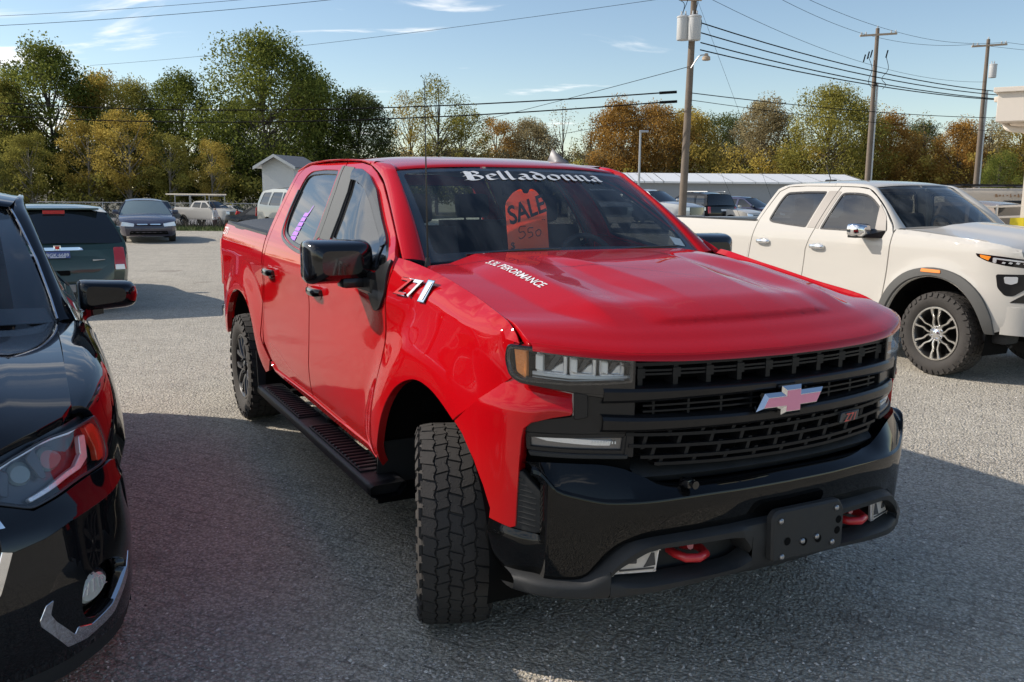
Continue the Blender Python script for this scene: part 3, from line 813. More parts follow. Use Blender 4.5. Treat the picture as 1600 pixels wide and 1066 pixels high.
# ------------------------------------------------------------------ poles and wires
def insulator(x, y, z, s=1.0): return lathe([(.0, 0), (.05 * s, 0), (.06 * s, .05), (.035, .07), (.05, .12), (.03, .16), (0, .17)], 8, 'z').xf(Matrix.Translation((x, y, z)))
def pole(name, label, px, D, hgt, lean=(0, 0), r=.17, conduit=False, arm=True, rz=0.0):
    t = thing(name, label, 'utility pole', (at(px, D), D, 0), 0)
    P = [(lean[0] * z, lean[1] * z, z) for z in (-.3, hgt * .5, hgt)]
    tube(P, [r, r * .85, r * .66], 12).build('shaft', 'wood_pole', t, angle=60)
    if conduit: tube([(lean[0] * z + r + .03, -.08, z) for z in (0, hgt * .72)], .07, 8).build('conduit', 'galv', t)
    if arm:
        tp = np.array([lean[0] * hgt, lean[1] * hgt, hgt])
        a = box(tp[0], tp[1] - r - .03, hgt - .45, 2.5, .10, .13, .01, rot=Matrix.Rotation(R(-4), 4, 'Y')); a.build('crossarm', 'arm_wood', t)
        q = MB()
        for s in (-1.15, -.85, .85, 1.15): q.join(insulator(tp[0] + s, tp[1] - r - .03, hgt - .38 + s * .07))
        q.join(insulator(tp[0], tp[1], hgt)); o = q.build('insulators', 'can_grey', t); kind(o, 'stuff')
    return t
P1 = pole('utility_pole', 'leaning wooden pole with two transformers and a small yard lamp', 1061, 40, 12.2, lean=(.016, 0), r=.18, arm=False)
def can(parent, x, y, z, s=1.0):
    b = lathe([(0, -.5), (.25, -.5), (.27, -.46), (.27, .40), (.29, .42), (.29, .46), (.24, .50), (0, .53)], 20, 'z').xf(Matrix.Translation((x, y, z)) @ Matrix.Scale(s, 4))
    o = b.build('transformer', 'can_grey', parent, angle=40)
    q = MB()
    for a in (.6, 2.2): q.join(lathe([(.045, 0), (.05, .03), (.03, .05), (.045, .09), (.03, .12), (.035, .2), (0, .22)], 8, 'z').xf(Matrix.Translation((x + .12 * math.cos(a), y + .12 * math.sin(a), z + .5 * s))))
    q.build('bushing', 'can_grey', o)
can(P1, -.28, -.10, 8.75, 1.0); can(P1, .28 + .14, -.32, 8.72, 1.02) if False else can(P1, .16, -.34, 8.72, 1.02)
box(.0, -.2, 9.9, .9, .08, .10, .01).build('crossarm', 'arm_wood', P1)
q = tube(cr([(.12, -.15, 7.1), (.4, -.3, 7.55), (.62, -.4, 7.62)], 4), .025, 6); q.build('lamp_arm', 'galv', P1)
q = lathe([(.0, .16), (.07, .15), (.09, .06), (.17, 0), (.18, -.12), (.14, -.14), (0, -.14)], 14, 'z').xf(Matrix.Translation((.70, -.42, 7.52))); q.build('yard_lamp', 'arm_wood', P1)
for dz, dx in ((6.05, -.75), (5.65, -.72)):
    b = tube([(dx - .45, -.1, dz), (dx + .3, -.1, dz + .05)], .06, 8); b.build('splice_case', 'wire', P1)
q = MB()
for a, c in (((-.2, -.2, 10.4), (-.35, -.3, 9.35)), ((.1, -.2, 10.3), (.16, -.34, 9.3)), ((.16, -.34, 9.3), (.45, -.2, 8.6)), ((-.35, -.3, 9.3), (-.55, -.2, 9.9))):
    m_ = (np.array(a) + np.array(c)) / 2 + [.15, 0, .12]; q.join(tube(cr([a, m_, c], 5), .014, 5))
q.join(box(-.55, -.2, 10.25, .05, .05, .35)); q.join(box(-.42, -.2, 10.3, .05, .05, .35)); o = q.build('jumper_wires', 'wire', P1); kind(o, 'stuff')
P2 = pole('utility_pole', 'middle pole with pale crossarm, cutouts and shiny conduit', 1344, 63, 12.9, lean=(-.004, 0), r=.19, conduit=True)
q = MB()
for x, z in ((-.9, 10.9), (-.65, 11.1), (-.45, 11.2), (.6, 11.2)): q.join(box(x, -.25, z, .07, .07, .5, rot=Matrix.Rotation(R(12), 4, 'Y')))
for pts in ([(-.6, -.2, 11), (-.35, -.3, 10.2), (-.5, -.2, 9.4), (-.2, -.2, 9.0), (0, -.2, 9.3)], [(.6, -.2, 11), (.75, -.3, 10.2), (.4, -.2, 9.6), (.7, -.2, 9.2), (.5, -.2, 8.9)], [(-.2, -.2, 10.8), (-.1, -.3, 9.8), (.1, -.2, 9.0)]): q.join(tube(cr(pts, 5), .02, 5))
o = q.build('cutouts', 'wire', P2); kind(o, 'stuff')
P3 = pole('utility_pole', 'right pole with crossarm and one transformer near the cream building', 1511, 66, 12.75, lean=(-.004, 0), r=.18, conduit=True)
can(P3, .32, -.28, 10.55, .95)
LP = thing('lamp_pole', 'thin grey lamp pole behind the red roof, left of the transformer pole', 'lamp pole', (at(993, 56), 56, 0))
tube([(0, 0, 0), (0, 0, 5.5)], [.08, .06], 8).build('post', 'galv', LP); q = box(.22, 0, 5.5, .55, .22, .12, .03); q.build('lamp_head', 'galv', LP)

def wire(name, label, a, c, sag, r=.012, cat='wire', group='overhead wires'):
    a, c = np.array(a, float), np.array(c, float); t = np.linspace(0, 1, 25)[:, None]
    P = a + (c - a) * t; P[:, 2] -= sag * 4 * (t * (1 - t))[:, 0]
    return tag(tube(P, r, 5).build(name, 'wire', None, angle=80), label, cat, group)
def pw(px, py, D): return (at(px, D), D, top_h(py, D, px))
W_ = 'power_line'
p1t = lambda z, dx=0, dy=-.2: (P1.location.x + .016 * z + dx, 40 + dy, z)
p2t = lambda dx: (P2.location.x - .05 + dx, 62.8, 12.6 + dx * .07); p3t = lambda dx: (P3.location.x - .05 + dx, 65.8, 12.45 + dx * .07)
wire(W_, 'highest thin wire crossing the upper left sky', pw(-120, 46, 46), p1t(12.0, -.4), .5, .010)
wire(W_, 'second high wire crossing the upper left sky just below the first', pw(-120, 60, 44), p1t(11.9, .3), .55, .012)
wire(W_, 'thin wire slanting down across the clouds to the left wood', pw(160, 112, 70), p1t(10.1, -.2), .3, .010)
wire(W_, 'thick dark cable running left from the upper splice case', pw(-150, 152, 60), p1t(6.05, -1.2), .9, .030)
wire(W_, 'thick dark cable running left from the lower splice case', pw(-150, 172, 58), p1t(5.65, -1.2), .9, .030)
wire(W_, 'wire running down left from the transformer pole behind the splice cases', pw(560, 235, 75), p1t(7.15, -.1), .15, .014)
wire(W_, 'lower wire slanting down left below the splice cases', pw(540, 262, 75), p1t(5.3, -.1), .2, .012)
for k, (z, ye, lb) in enumerate(((8.95, 150, 'uppermost of the black cables sagging right from the transformers'), (8.55, 155, 'second black cable sagging right from the transformers'), (8.15, 161, 'third black cable sagging right from the transformers'), (7.85, 162, 'lowest black cable sagging right from the transformers'))):
    wire(W_, lb, p1t(z, .35), pw(1760, ye - 6, 74), 1.55 - .12 * k, .028)
wire(W_, 'thin telephone line running right from the lower part of the transformer pole', p1t(6.05, .1), pw(1750, 182, 74), .7, .020)
wire(W_, 'lowest telephone line running right across the autumn trees', p1t(5.75, .1), pw(1750, 205, 74), .7, .014)
for dx, lb in ((-1.1, 'left top wire from the transformer pole to the middle crossarm'), (1.1, 'right top wire from the transformer pole to the middle crossarm')):
    wire(W_, lb, p1t(12.05, dx * .3), p2t(dx), .35, .012)
for dx, lb in ((-1.1, 'rear wire between the middle and right crossarms'), (1.1, 'front wire between the middle and right crossarms')):
    wire(W_, lb, p2t(dx), p3t(dx), .35, .012)
    wire(W_, lb.replace('between the middle and right crossarms', 'leaving the right crossarm over the cream building'), p3t(dx), (60 + dx, 70, 12.3), .5, .012)
wire(W_, 'thin neutral wire from the transformer pole towards the right pole', p1t(10.2, .1), (P3.location.x, 65.8, 9.8), 1.0, .010)
wire('guy_wire', 'steep guy wire right of the transformer pole', p1t(9.9, .1), (P1.location.x + 5.2, 42, 0), 0, .006, 'guy wire', None)
wire('guy_wire', 'lower guy wire right of the transformer pole', p1t(5.6, .1), (P1.location.x + 3.2, 41, 0), 0, .006, 'guy wire', None)

# chain-link fence beyond the road
FN = thing('chain_link_fence', 'grey chain link fence in front of the dark wood at the left', 'fence', (0, 0, 0))
fy, fz = 72.0, -1.05
for x in np.arange(-38, -8, 2.6): tube([(x, fy, fz), (x, fy, fz + 1.75)], .035, 6).build('post', 'galv', FN)
tube([(-38, fy, fz + 1.72), (-8, fy, fz + 1.72)], .025, 6).build('top_rail', 'galv', FN)
q = MB()
for x in np.arange(-38, -8, .22):
    for s in (-1, 1):
        a, c = np.array([x, fy, fz + (0 if s > 0 else 1.7)]), np.array([x + 1.7, fy, fz + (1.7 if s > 0 else 0)]); w3 = np.array([.0035, 0, .0035 * -s]); q.add([a - w3, a + w3, c + w3, c - w3], [(0, 1, 2, 3)])
o = q.build('wire_mesh', 'galv', FN, smooth=False); kind(o, 'stuff')
# ------------------------------------------------------------------ wheels (shared by the three near vehicles)
def tyre_mesh(rad, width, rim_r, rows=5, pitches=36, tread=0.010, seed=1, blocks=True):
    """tyre on the y axis (y = across), outer side at negative y; tread blocks are cut geometry"""
    w = width / 2; r0 = rad - tread
    prof = [(rim_r - 0.012, w * 0.70), (rim_r + 0.004, w * 0.80), (rim_r + 0.02, w * 0.87), (rim_r + 0.05, w * 0.985), (rim_r + (rad - rim_r) * .55, w * 1.0),
            (rad - 0.045, w * 0.965), (rad - 0.024, w * 0.91), (r0 - 0.004, w * 0.82), (r0, w * 0.70), (r0 + 0.001, 0)]
    full = prof + [(r, -h) for r, h in prof[-2::-1]]
    b = lathe(full, 72)
    if not blocks: return b
    rg = np.random.default_rng(seed)
    edges = np.linspace(-w * 0.86, w * 0.86, rows + 1)
    da = 2 * math.pi / pitches
    tri = lambda u: 4 * abs((u % 1.0) - 0.5) - 1
    def ze(k, t):
        if k == 0 or k == rows: return edges[k]
        return edges[k] + tri(t / da + 0.25 * k) * (edges[1] - edges[0]) * 0.13
    for k in range(rows):
        side = k in (0, rows - 1)
        for p in range(pitches):
            a0 = (p + (0.0, 0.42, 0.15, 0.6, 0.3)[k % 5]) * da + rg.uniform(-.02, .02) * da
            ts = [a0 + da * q for q in (0.035, 0.27, 0.5, 0.73, 0.965)]
            sl = da * 0.10 * (1 if k % 2 else -1)
            lo_e = [(t - sl, ze(k, t) + 0.0026) for t in ts]; hi_e = [(t + sl, ze(k + 1, t) - 0.0026) for t in ts]
            if side:
                st = 0.011 if p % 2 else 0.004
                if k == 0: lo_e = [(t, y - st) for t, y in lo_e]
                else: hi_e = [(t, y + st) for t, y in hi_e]
            nick = (edges[1] - edges[0]) * 0.18
            poly = lo_e[:2] + [(lo_e[2][0] - da * .03, lo_e[2][1]), (lo_e[2][0], lo_e[2][1] + nick), (lo_e[2][0] + da * .03, lo_e[2][1])] + lo_e[3:] + hi_e[::-1][:2] + [(hi_e[2][0] + da * .03, hi_e[2][1]), (hi_e[2][0], hi_e[2][1] - nick), (hi_e[2][0] - da * .03, hi_e[2][1])] + hi_e[::-1][3:]
            lo, hi = [], []
            yc = sum(q[1] for q in poly) / len(poly); tc = sum(q[0] for q in poly) / len(poly)
            for t, y in poly:
                rr = rad - max(0, (abs(y) / w - 0.55)) ** 2 * 0.06
                base = r0 - 0.006 - max(0, (abs(y) / w - 0.72)) * 0.10
                lo.append((base * math.cos(t), y, base * math.sin(t)))
                ts_, ys_ = t + (tc - t) * 0.05, y + (yc - y) * 0.05
                hi.append((rr * math.cos(ts_), ys_, rr * math.sin(ts_)))
            m_ = len(poly)
            f = [(i, (i + 1) % m_, m_ + (i + 1) % m_, m_ + i) for i in range(m_)] + [[m_ + i for i in range(m_)]]
            b.add(lo + hi, [q[::-1] for q in f])
    # shoulder lugs running down the sidewall
    for s in (-1, 1):
        for p in range(pitches):
            a = (p + 0.25) / pitches * 2 * math.pi; d = 2 * math.pi / pitches * 0.30
            ln = 0.030 if p % 2 else 0.044
            q = []
            for t, r, y in ((a - d, rad - 0.012, w * 0.925), (a + d, rad - 0.012, w * 0.925), (a + d * .8, rad - 0.012 - ln, w * 1.0), (a - d * .8, rad - 0.012 - ln, w * 1.0)):
                q.append((r * math.cos(t), s * (y + 0.007), r * math.sin(t)))
            c = [(x * 0.985, y - s * 0.014, z * 0.985) for x, y, z in q]
            f = [(0, 1, 2, 3), (0, 4, 5, 1), (1, 5, 6, 2), (2, 6, 7, 3), (3, 7, 4, 0)]
            b.add(q + c, f)
    return b

def rim_parts(rr, width, style, spokes=6):
    """(barrel, spokes, centre) as mesh builders; outer face at negative y"""
    w = width / 2
    barrel = lathe([(rr + 0.004, -w * 0.80), (rr + 0.006, -w * 0.86), (rr - 0.006, -w * 0.87), (rr - 0.014, -w * 0.80), (rr - 0.030, -w * 0.55), (rr - 0.05, w * 0.3), (rr - 0.05, w * .7)], 48)
    back = lathe([(rr - 0.05, -w * 0.05), (0.02, -w * 0.02)], 32)
    sp = MB()
    for k in range(spokes):
        a = k / spokes * 2 * math.pi + 0.1
        def pt(r, da, y): return (r * math.cos(a + da), y, r * math.sin(a + da))
        if style == 'split':      # a spoke that forks towards the rim
            prs = [(0.055, 0.26), (rr * 0.45, 0.10)]
            ya, yb, yc = -w * 0.62, -w * 0.74, -w * 0.80
            for sgn in (-1, 1):
                c = [(0.05, 0.02 * sgn, ya), (rr * 0.42, 0.09 * sgn, yb), (rr * 0.72, 0.23 * sgn, yc), (rr - 0.010, 0.30 * sgn, yc)]
                hw = [0.024, 0.013, 0.016, 0.022]
                rows = []
                for (r, d, y), h in zip(c, hw):
                    tx = h / max(r, 0.05)
                    rows.append([pt(r, d - tx, y + 0.004), pt(r, d - tx * .7, y - 0.004), pt(r, d + tx * .7, y - 0.004), pt(r, d + tx, y + 0.004), pt(r, d + tx * .9, y + 0.05), pt(r, d - tx * .9, y + 0.05)])
                sp.join(loft(rows, 4, 1, close_v=True))
        else:                     # five-pair twin spokes: wavy pairs joining at hub and flaring at the rim
            for sgn in (-1, 1):
                c = [(0.058, 0.022, -w * .66), (rr * 0.40, 0.034, -w * .72), (rr * 0.60, 0.026, -w * .76), (rr * 0.80, 0.040, -w * .80), (rr - 0.006, 0.046, -w * .82)]
                hw = [0.011, 0.0125, 0.012, 0.014, 0.020]
                rows = []
                for (r, d, y), h in zip(c, hw):
                    tx = h / max(r, 0.05); d = sgn * d / r
                    rows.append([pt(r, d - tx, y + 0.006), pt(r, d - tx * .6, y - 0.004), pt(r, d + tx * .6, y - 0.004), pt(r, d + tx, y + 0.006), pt(r, d + tx * .9, y + 0.05), pt(r, d - tx * .9, y + 0.05)])
                sp.join(loft(rows, 4, 1, close_v=True))
    if style != 'split': sp.join(lathe([(rr + 0.005, -w * 0.84), (rr + 0.004, -w * 0.875), (rr - 0.012, -w * 0.88), (rr - 0.016, -w * 0.80)], 48))
    hub = lathe([(0.078, -w * 0.55), (0.075, -w * 0.66), (0.042, -w * 0.68), (0.040, -w * 0.76), (0.034, -w * 0.79), (0.0, -w * 0.80)], 24)
    for k in range(6):
        a = k / 6 * 2 * math.pi
        nut = lathe([(0.011, 0), (0.011, -0.022), (0.006, -0.028), (0, -0.028)], 6)
        hub.join(nut.xf(Matrix.Translation((0.058 * math.cos(a), -w * 0.66, 0.058 * math.sin(a)))))
    return barrel, back, sp, hub

def wheel(parent, x, y, r, width, rim_r, style, side, steer=0.0, mats=('rim_dark', 'rim_dark', 'rim_black'), cache={}, spin=0.0, blocks=True, spokes=6):
    """wheel part (the tyre) with the rim pieces as sub-parts"""
    key = (r, width, rim_r, style, mats, blocks)
    if key not in cache:
        t = tyre_mesh(r, width, rim_r, blocks=blocks)
        cache[key] = [t.build('tyre', 'rubber', parent, angle=30), *[q.build(nm, k, None, angle=40) for q, nm, k in
                      zip(rim_parts(rim_r, width, style, spokes), ('rim', 'brake_disc', 'spokes', 'hub'), (mats[2], 'dark', mats[1], mats[0]))]]
        t0 = cache[key][0]; subs = cache[key][1:]
        for s_ in subs: s_.parent = t0
    else:
        t0 = cache[key][0].copy(); COL.objects.link(t0); t0.parent = parent
        for s_ in cache[key][1:]:
            c = s_.copy(); COL.objects.link(c); c.parent = t0
    t0.location = (x, y, r)
    t0.rotation_euler = (0, spin, steer + (math.pi if side > 0 else 0))
    return t0

# ------------------------------------------------------------------ the red pickup
TRK = thing('pickup_truck', 'red crew cab pickup with black bumper and orange sale tag behind its windshield', 'pickup truck',
            (0.5388, 3.9464, 0), R(27.83 - 90))
Xf = pch([0, .2, .39, .58, .75, .86, .93, .975, 1.0, 1.012], [.95, .942, .92, .88, .80, .72, .64, .55, .45, .15])
def XF(Y): return Xf(np.minimum(np.abs(Y), 1.012))
Cy = pch([.05, .2, .32, .45, .55, .64, .72, .80], [1.012, 1.012, 1.009, 1.0, .975, .93, .86, .75])
# plan curve of the nose, by arc length
_cp = cr([(-.2, 1.012), (.0, 1.012), (.2, 1.012), (.32, 1.009), (.45, 1.0), (.55, .975), (.64, .93), (.72, .86), (.80, .75), (.88, .58), (.92, .39), (.942, .2), (.95, 0), (.942, -.2)], 12)
_cs = np.concatenate([[0], np.cumsum(np.linalg.norm(np.diff(_cp, axis=0), axis=1))])
_ct = np.gradient(_cp, axis=0); _ct /= np.linalg.norm(_ct, axis=1, keepdims=True)
def s_at(Y=None, X=None):
    if X is not None: return float(np.interp(X, _cp[:110, 0], _cs[:110]))
    return float(np.interp(-Y, -_cp[20:, 1], _cs[20:]))
def nose(off=lambda s, z: 0 * s):
    def f(s, z):
        x, y = np.interp(s, _cs, _cp[:, 0]), np.interp(s, _cs, _cp[:, 1])
        tx, ty = np.interp(s, _cs, _ct[:, 0]), np.interp(s, _cs, _ct[:, 1])
        o = off(s, z)
        return np.stack([x - ty * o, -(y + tx * o), z], 1)
    return f

_base = pch([.36, .46, .54, .62, .75, .95, 1.1, 1.2, 1.27, 1.33, 1.40, 1.46, 1.60, 1.75, 1.87, 1.93, 2.0],
            [.885, .925, .950, .966, .975, .975, .974, .979, .984, .978, .962, .940, .877, .802, .735, .69, .62])
_zh = pch([-.7, -.25, 0, .24, .47, .57, .63, .75], [1.475, 1.442, 1.405, 1.365, 1.328, 1.29, 1.25, 1.16])
_ft = pch([-.2, 0, .03, .07, .12, .2, .5], [.70, .868, .915, .944, .958, .966, .970])
def side_w(X, Z):
    X, Z = np.asarray(X, float), np.asarray(Z, float)
    b = _base(Z)
    low = sst(.75, .45, Z) * 0
    fen = np.minimum(_ft(np.clip(_zh(X) - Z, -.2, .5)), _base(np.minimum(Z, 1.1)) - .004)
    w = sst(-.60, -.12, X)
    s = b * (1 - w) + fen * w
    d = np.hypot((X + .03) * .97, Z - .43)
    s = s + .046 * (1 - sst(.60, .86, d)) * sst(.3, .6, Z)
    d2 = np.hypot((X + 3.745) * .95, Z - .43)
    s = s + .030 * (1 - sst(.60, .86, d2))
    s = s - (1.012 - Cy(np.clip(X, .05, .78))) * (X > .05) * sst(.0, .11, _zh(X) - Z) + .028 * sst(.15, .6, X) * (1 - sst(0, .06, _zh(X) - Z))
    s = s - .05 * sst(-4.45, -4.75, X) ** 2
    s = s - .036 * sst(-1.40, -.62, X) * sst(1.42, 1.56, Z)
    return s
def SIDE(X, Z): return np.stack([X, -side_w(X, Z), Z], 1)
def both(b, name, mats, parent=TRK, angle=32):
    r = b.build(name, mats, parent, angle); l = b.mirror().build(name, mats, parent, angle); return r, l
AW = (-1.5, 0, .9)

# fender
arch_f = cr([(-.655, .43), (-.60, .545), (-.53, .665), (-.445, .80), (-.33, .905), (-.20, .97), (-.06, 1.003), (.08, .995), (.20, .962), (.30, .92)], 4)
fender_out = np.concatenate([arch_f, [(.42, 1.00), (.52, 1.075), (.592, 1.136), (.590, 1.196), (.598, 1.252)],
             cr([(.622, 1.250), (.57, 1.29), (.47, 1.328), (.24, 1.365), (0, 1.405), (-.25, 1.442), (-.40, 1.462)], 4),
             [(-.50, 1.47), (-.478, 1.42)], cr([(-.495, 1.33), (-.505, 1.21), (-.535, 1.015), (-.595, .86), (-.645, .62), (-.662, .50)], 3)])
both(sheet(fender_out, SIDE, step=.03, depth=.035, away=AW, gap=.0035), 'fender', 'red')
# fender tail that wraps round to the front under the headlight
ear = [(s_at(X=.30), .92), (s_at(X=.37), .885), (s_at(X=.45), .81), (s_at(X=.505), .73), (s_at(X=.54), .655), (s_at(X=.535), .617),
       (s_at(Y=.940), .603), (s_at(Y=.928), .612), (s_at(Y=.924), .75), (s_at(Y=.917), .93), (s_at(Y=.912), .965), (s_at(Y=.895), .988),
       (s_at(Y=.84), 1.008), (s_at(Y=.793), 1.021), (s_at(Y=.787), 1.03), (s_at(Y=.789), 1.098), (s_at(Y=.86), 1.115), (s_at(Y=.925), 1.128), (s_at(Y=.955), 1.138),
       (s_at(X=.52), 1.075), (s_at(X=.42), 1.0)]
def ear_off(s, z):
    lip = .018 * sst(1.035, 0.985, z) * sst(s_at(Y=.90), s_at(Y=.82), s)
    return -.052 * sst(1.02, 1.135, z) - lip + .010 * sst(.72, .60, z) * 0
EAR = nose(ear_off)
both(sheet(ear, EAR, step=.022, depth=.05, away=AW, gap=.003), 'fender_corner', 'red')

# doors
fd = [(-.672, .515)] + [(-.655, .62), (-.605, .86), (-.545, 1.015), (-.515, 1.21), (-.505, 1.33), (-.488, 1.42), (-.53, 1.470), (-.745, 1.59), (-.93, 1.697), (-1.11, 1.795), (-1.27, 1.855), (-1.42, 1.893), (-1.62, 1.914), (-1.905, 1.926),
      (-1.80, 1.76), (-1.735, 1.60), (-1.715, 1.48), (-1.80, 1.30), (-1.812, 1.10), (-1.835, .90), (-1.862, .76), (-1.862, .62), (-1.855, .555)]
fw = rnd([(-1.538, 1.492), (-1.558, 1.62), (-1.60, 1.74), (-1.70, 1.872), (-1.50, 1.862), (-1.31, 1.825), (-1.13, 1.753), (-.885, 1.61), (-.60, 1.465), (-.57, 1.43), (-.70, 1.385), (-1.03, 1.43), (-1.30, 1.465)],
         [.03, .1, .1, .04, .1, .1, .1, .1, .03, .03, .05, .1, .1], 3)
rd = [(-1.870, .555), (-1.872, .62), (-1.872, .76), (-1.845, .90), (-1.822, 1.10), (-1.810, 1.30), (-1.726, 1.48), (-1.746, 1.60), (-1.810, 1.76), (-1.915, 1.926),
      (-2.30, 1.932), (-2.68, 1.925), (-2.80, 1.905), (-2.86, 1.86), (-2.872, 1.6), (-2.895, 1.39), (-2.94, 1.22), (-3.01, .93), (-3.03, .80), (-3.0, .71), (-2.90, .62), (-2.78, .555)]
rw = rnd([(-1.845, 1.552), (-1.875, 1.68), (-1.965, 1.878), (-2.30, 1.887), (-2.56, 1.882), (-2.645, 1.85), (-2.655, 1.76), (-2.635, 1.58), (-2.56, 1.478), (-2.31, 1.428), (-1.98, 1.405), (-1.835, 1.44)],
         [.06, .1, .04, .1, .08, .05, .08, .08, .1, .1, .08, .05], 3)
DOORS = []
for nm, out, win in (('front_door', fd, fw), ('rear_door', rd, rw)):
    dr = both(sheet(out, SIDE, holes=[win], step=.035, depth=.03, away=AW, gap=.0035), nm, 'red')
    DOORS.append(dr)
    # seal frame, glass
    for s_, d_ in zip((1, -1), dr):
        fr = sheet(win, SIDE, holes=[inset(win, .022)], step=.02, depth=.02, away=AW, gap=-.004, off=-.006)
        gl = sheet(inset(win, .018), SIDE, step=.04, depth=0, away=AW, gap=0, off=-.014)
        if s_ < 0: fr, gl = fr.mirror(), gl.mirror()
        fr.build('window_seal', 'satin', d_); gl.build('window_glass', 'tint' if nm == 'rear_door' else 'tint', d_)
# grey applique on the B pillar, chromeless window-sill trim, smoked visor
bp1 = [(-1.728, 1.49), (-1.748, 1.60), (-1.812, 1.76), (-1.895, 1.898), (-1.695, 1.886), (-1.592, 1.75), (-1.548, 1.62), (-1.532, 1.49)]
bp2 = [(-1.736, 1.50), (-1.757, 1.60), (-1.822, 1.76), (-1.912, 1.90), (-1.95, 1.90), (-1.865, 1.70), (-1.830, 1.56), (-1.820, 1.46)]
for out, d_ in ((bp1, DOORS[0]), (bp2, DOORS[1])):
    q = sheet(out, SIDE, step=.03, depth=.008, away=AW, off=.003, gap=0)
    q.build('pillar_trim', 'trim_grey', d_[0]); q.mirror().build('pillar_trim', 'trim_grey', d_[1])
def ribbon(path, w, n=3): # closed 2-D band along an open path, half width w
    P = cr(path, n); t = np.gradient(P, axis=0); t /= np.linalg.norm(t, axis=1, keepdims=True); q = np.stack([-t[:, 1], t[:, 0]], 1)
    return np.concatenate([P + q * w, (P - q * w)[::-1]])
for path, d_, k in (([(-2.66, 1.76), (-2.64, 1.575), (-2.565, 1.47), (-2.31, 1.418), (-1.98, 1.395), (-1.82, 1.42)], 1, 'rim_dark'),
                    ([(-1.55, 1.485), (-1.30, 1.455), (-1.03, 1.42), (-.70, 1.375), (-.55, 1.425)], 0, 'rim_dark')):
    q = sheet(ribbon(path, .009), SIDE, step=.02, depth=.008, away=AW, off=.004, gap=0)
    q.build('sill_trim', k, DOORS[d_][0]); q.mirror().build('sill_trim', k, DOORS[d_][1])
vis = [(-1.66, 1.872), (-1.49, 1.867), (-1.31, 1.832), (-1.12, 1.757), (-.885, 1.612), (-.70, 1.51), (-.74, 1.49), (-.91, 1.575), (-1.13, 1.695), (-1.30, 1.765), (-1.48, 1.805), (-1.62, 1.815)]
q = sheet(rnd(vis, .03), SIDE, step=.03, depth=.012, away=AW, off=.016, gap=0)
q.build('window_visor', 'visor', DOORS[0][0]); q.mirror().build('window_visor', 'visor', DOORS[0][1])
q = sheet(ribbon([(-.83, 1.56), (-.78, 1.48), (-.73, 1.40)], .012), SIDE, step=.02, depth=.01, away=AW, off=-.008, gap=0)
q.build('quarter_bar', 'satin', DOORS[0][0]); q.mirror().build('quarter_bar', 'satin', DOORS[0][1])
# door handles: a bowl and a strap
def handle(x, z, lift=0.0):
    def H(a, b, c):
        p = SIDE(a, b); p[:, 1] -= c; return p
    cup = prism(rnd([(x - .085, z - .042), (x + .085, z - .042), (x + .085, z + .042), (x - .085, z + .042)], .04), .003, H, ch=.002)
    strap = MB(); rows = []
    for t, c, h in ((-.115, .004, .012), (-.105, .026, .020), (-.05, .040, .021), (.03, .042, .021), (.075, .034, .021), (.098, .010, .016)):
        yy = -float(side_w(x + t, z)) - c
        rows.append([(x + t, yy - .003, z - h), (x + t, yy - .010, z - h * .4), (x + t, yy - .010, z + h * .4), (x + t, yy - .003, z + h), (x + t, yy + .018, z + h), (x + t, yy + .018, z - h)])
    strap = loft(rows, 4, 1, close_v=True, caps=True)
    return cup, strap
for x, z, d_ in ((-1.62, 1.205, 0), (-2.735, 1.222, 1)):
    c, st = handle(x, z)
    for i in (0, 1):
        (c if i == 0 else c.mirror()).build('handle_cup', 'red', DOORS[d_][i]); (st if i == 0 else st.mirror()).build('handle', 'gloss', DOORS[d_][i])

# sill, cab corner and bed side
sill = [(-.685, .470), (-.672, .508), (-1.855, .548), (-2.78, .548), (-2.87, .59), (-2.80, .535), (-2.1, .495), (-1.25, .475)]
def SILL(X, Z): 
    p = SIDE(X, Z); p[:, 1] -= .012 * sst(.50, .53, Z) ; return p
both(sheet(sill, SILL, step=.03, depth=.05, away=AW, gap=.001), 'rocker_panel', 'red')
cc = [(-2.878, 1.6), (-2.868, 1.86), (-2.81, 1.905), (-2.88, 1.915), (-2.93, 1.88), (-2.958, 1.60), (-2.968, 1.45), (-2.972, 1.22), (-3.045, .93), (-3.065, .75), (-3.02, .69), (-3.018, .71), (-3.036, .80), (-3.016, .93), (-2.946, 1.22), (-2.901, 1.39)]
both(sheet(cc, SIDE, step=.03, depth=.04, away=AW, gap=.001), 'cab_corner', 'red')
arch_r = cr([(-3.10, .47), (-3.175, .62), (-3.26, .77), (-3.38, .895), (-3.55, .975), (-3.745, 1.0), (-3.94, .975), (-4.11, .895), (-4.24, .77), (-4.32, .60)], 4)
bed = np.concatenate([[(-2.925, .59), (-3.04, .69), (-3.080, .75), (-3.062, .93), (-2.992, 1.22), (-2.988, 1.452), (-3.6, 1.462), (-4.2, 1.474), (-4.66, 1.482), (-4.70, 1.40), (-4.715, 1.2), (-4.71, .62), (-4.60, .60), (-4.34, .585)],
        arch_r[::-1], [(-3.0, .50)]])
both(sheet(bed, SIDE, step=.035, depth=.04, away=AW, gap=.0035), 'bed_side', 'red')
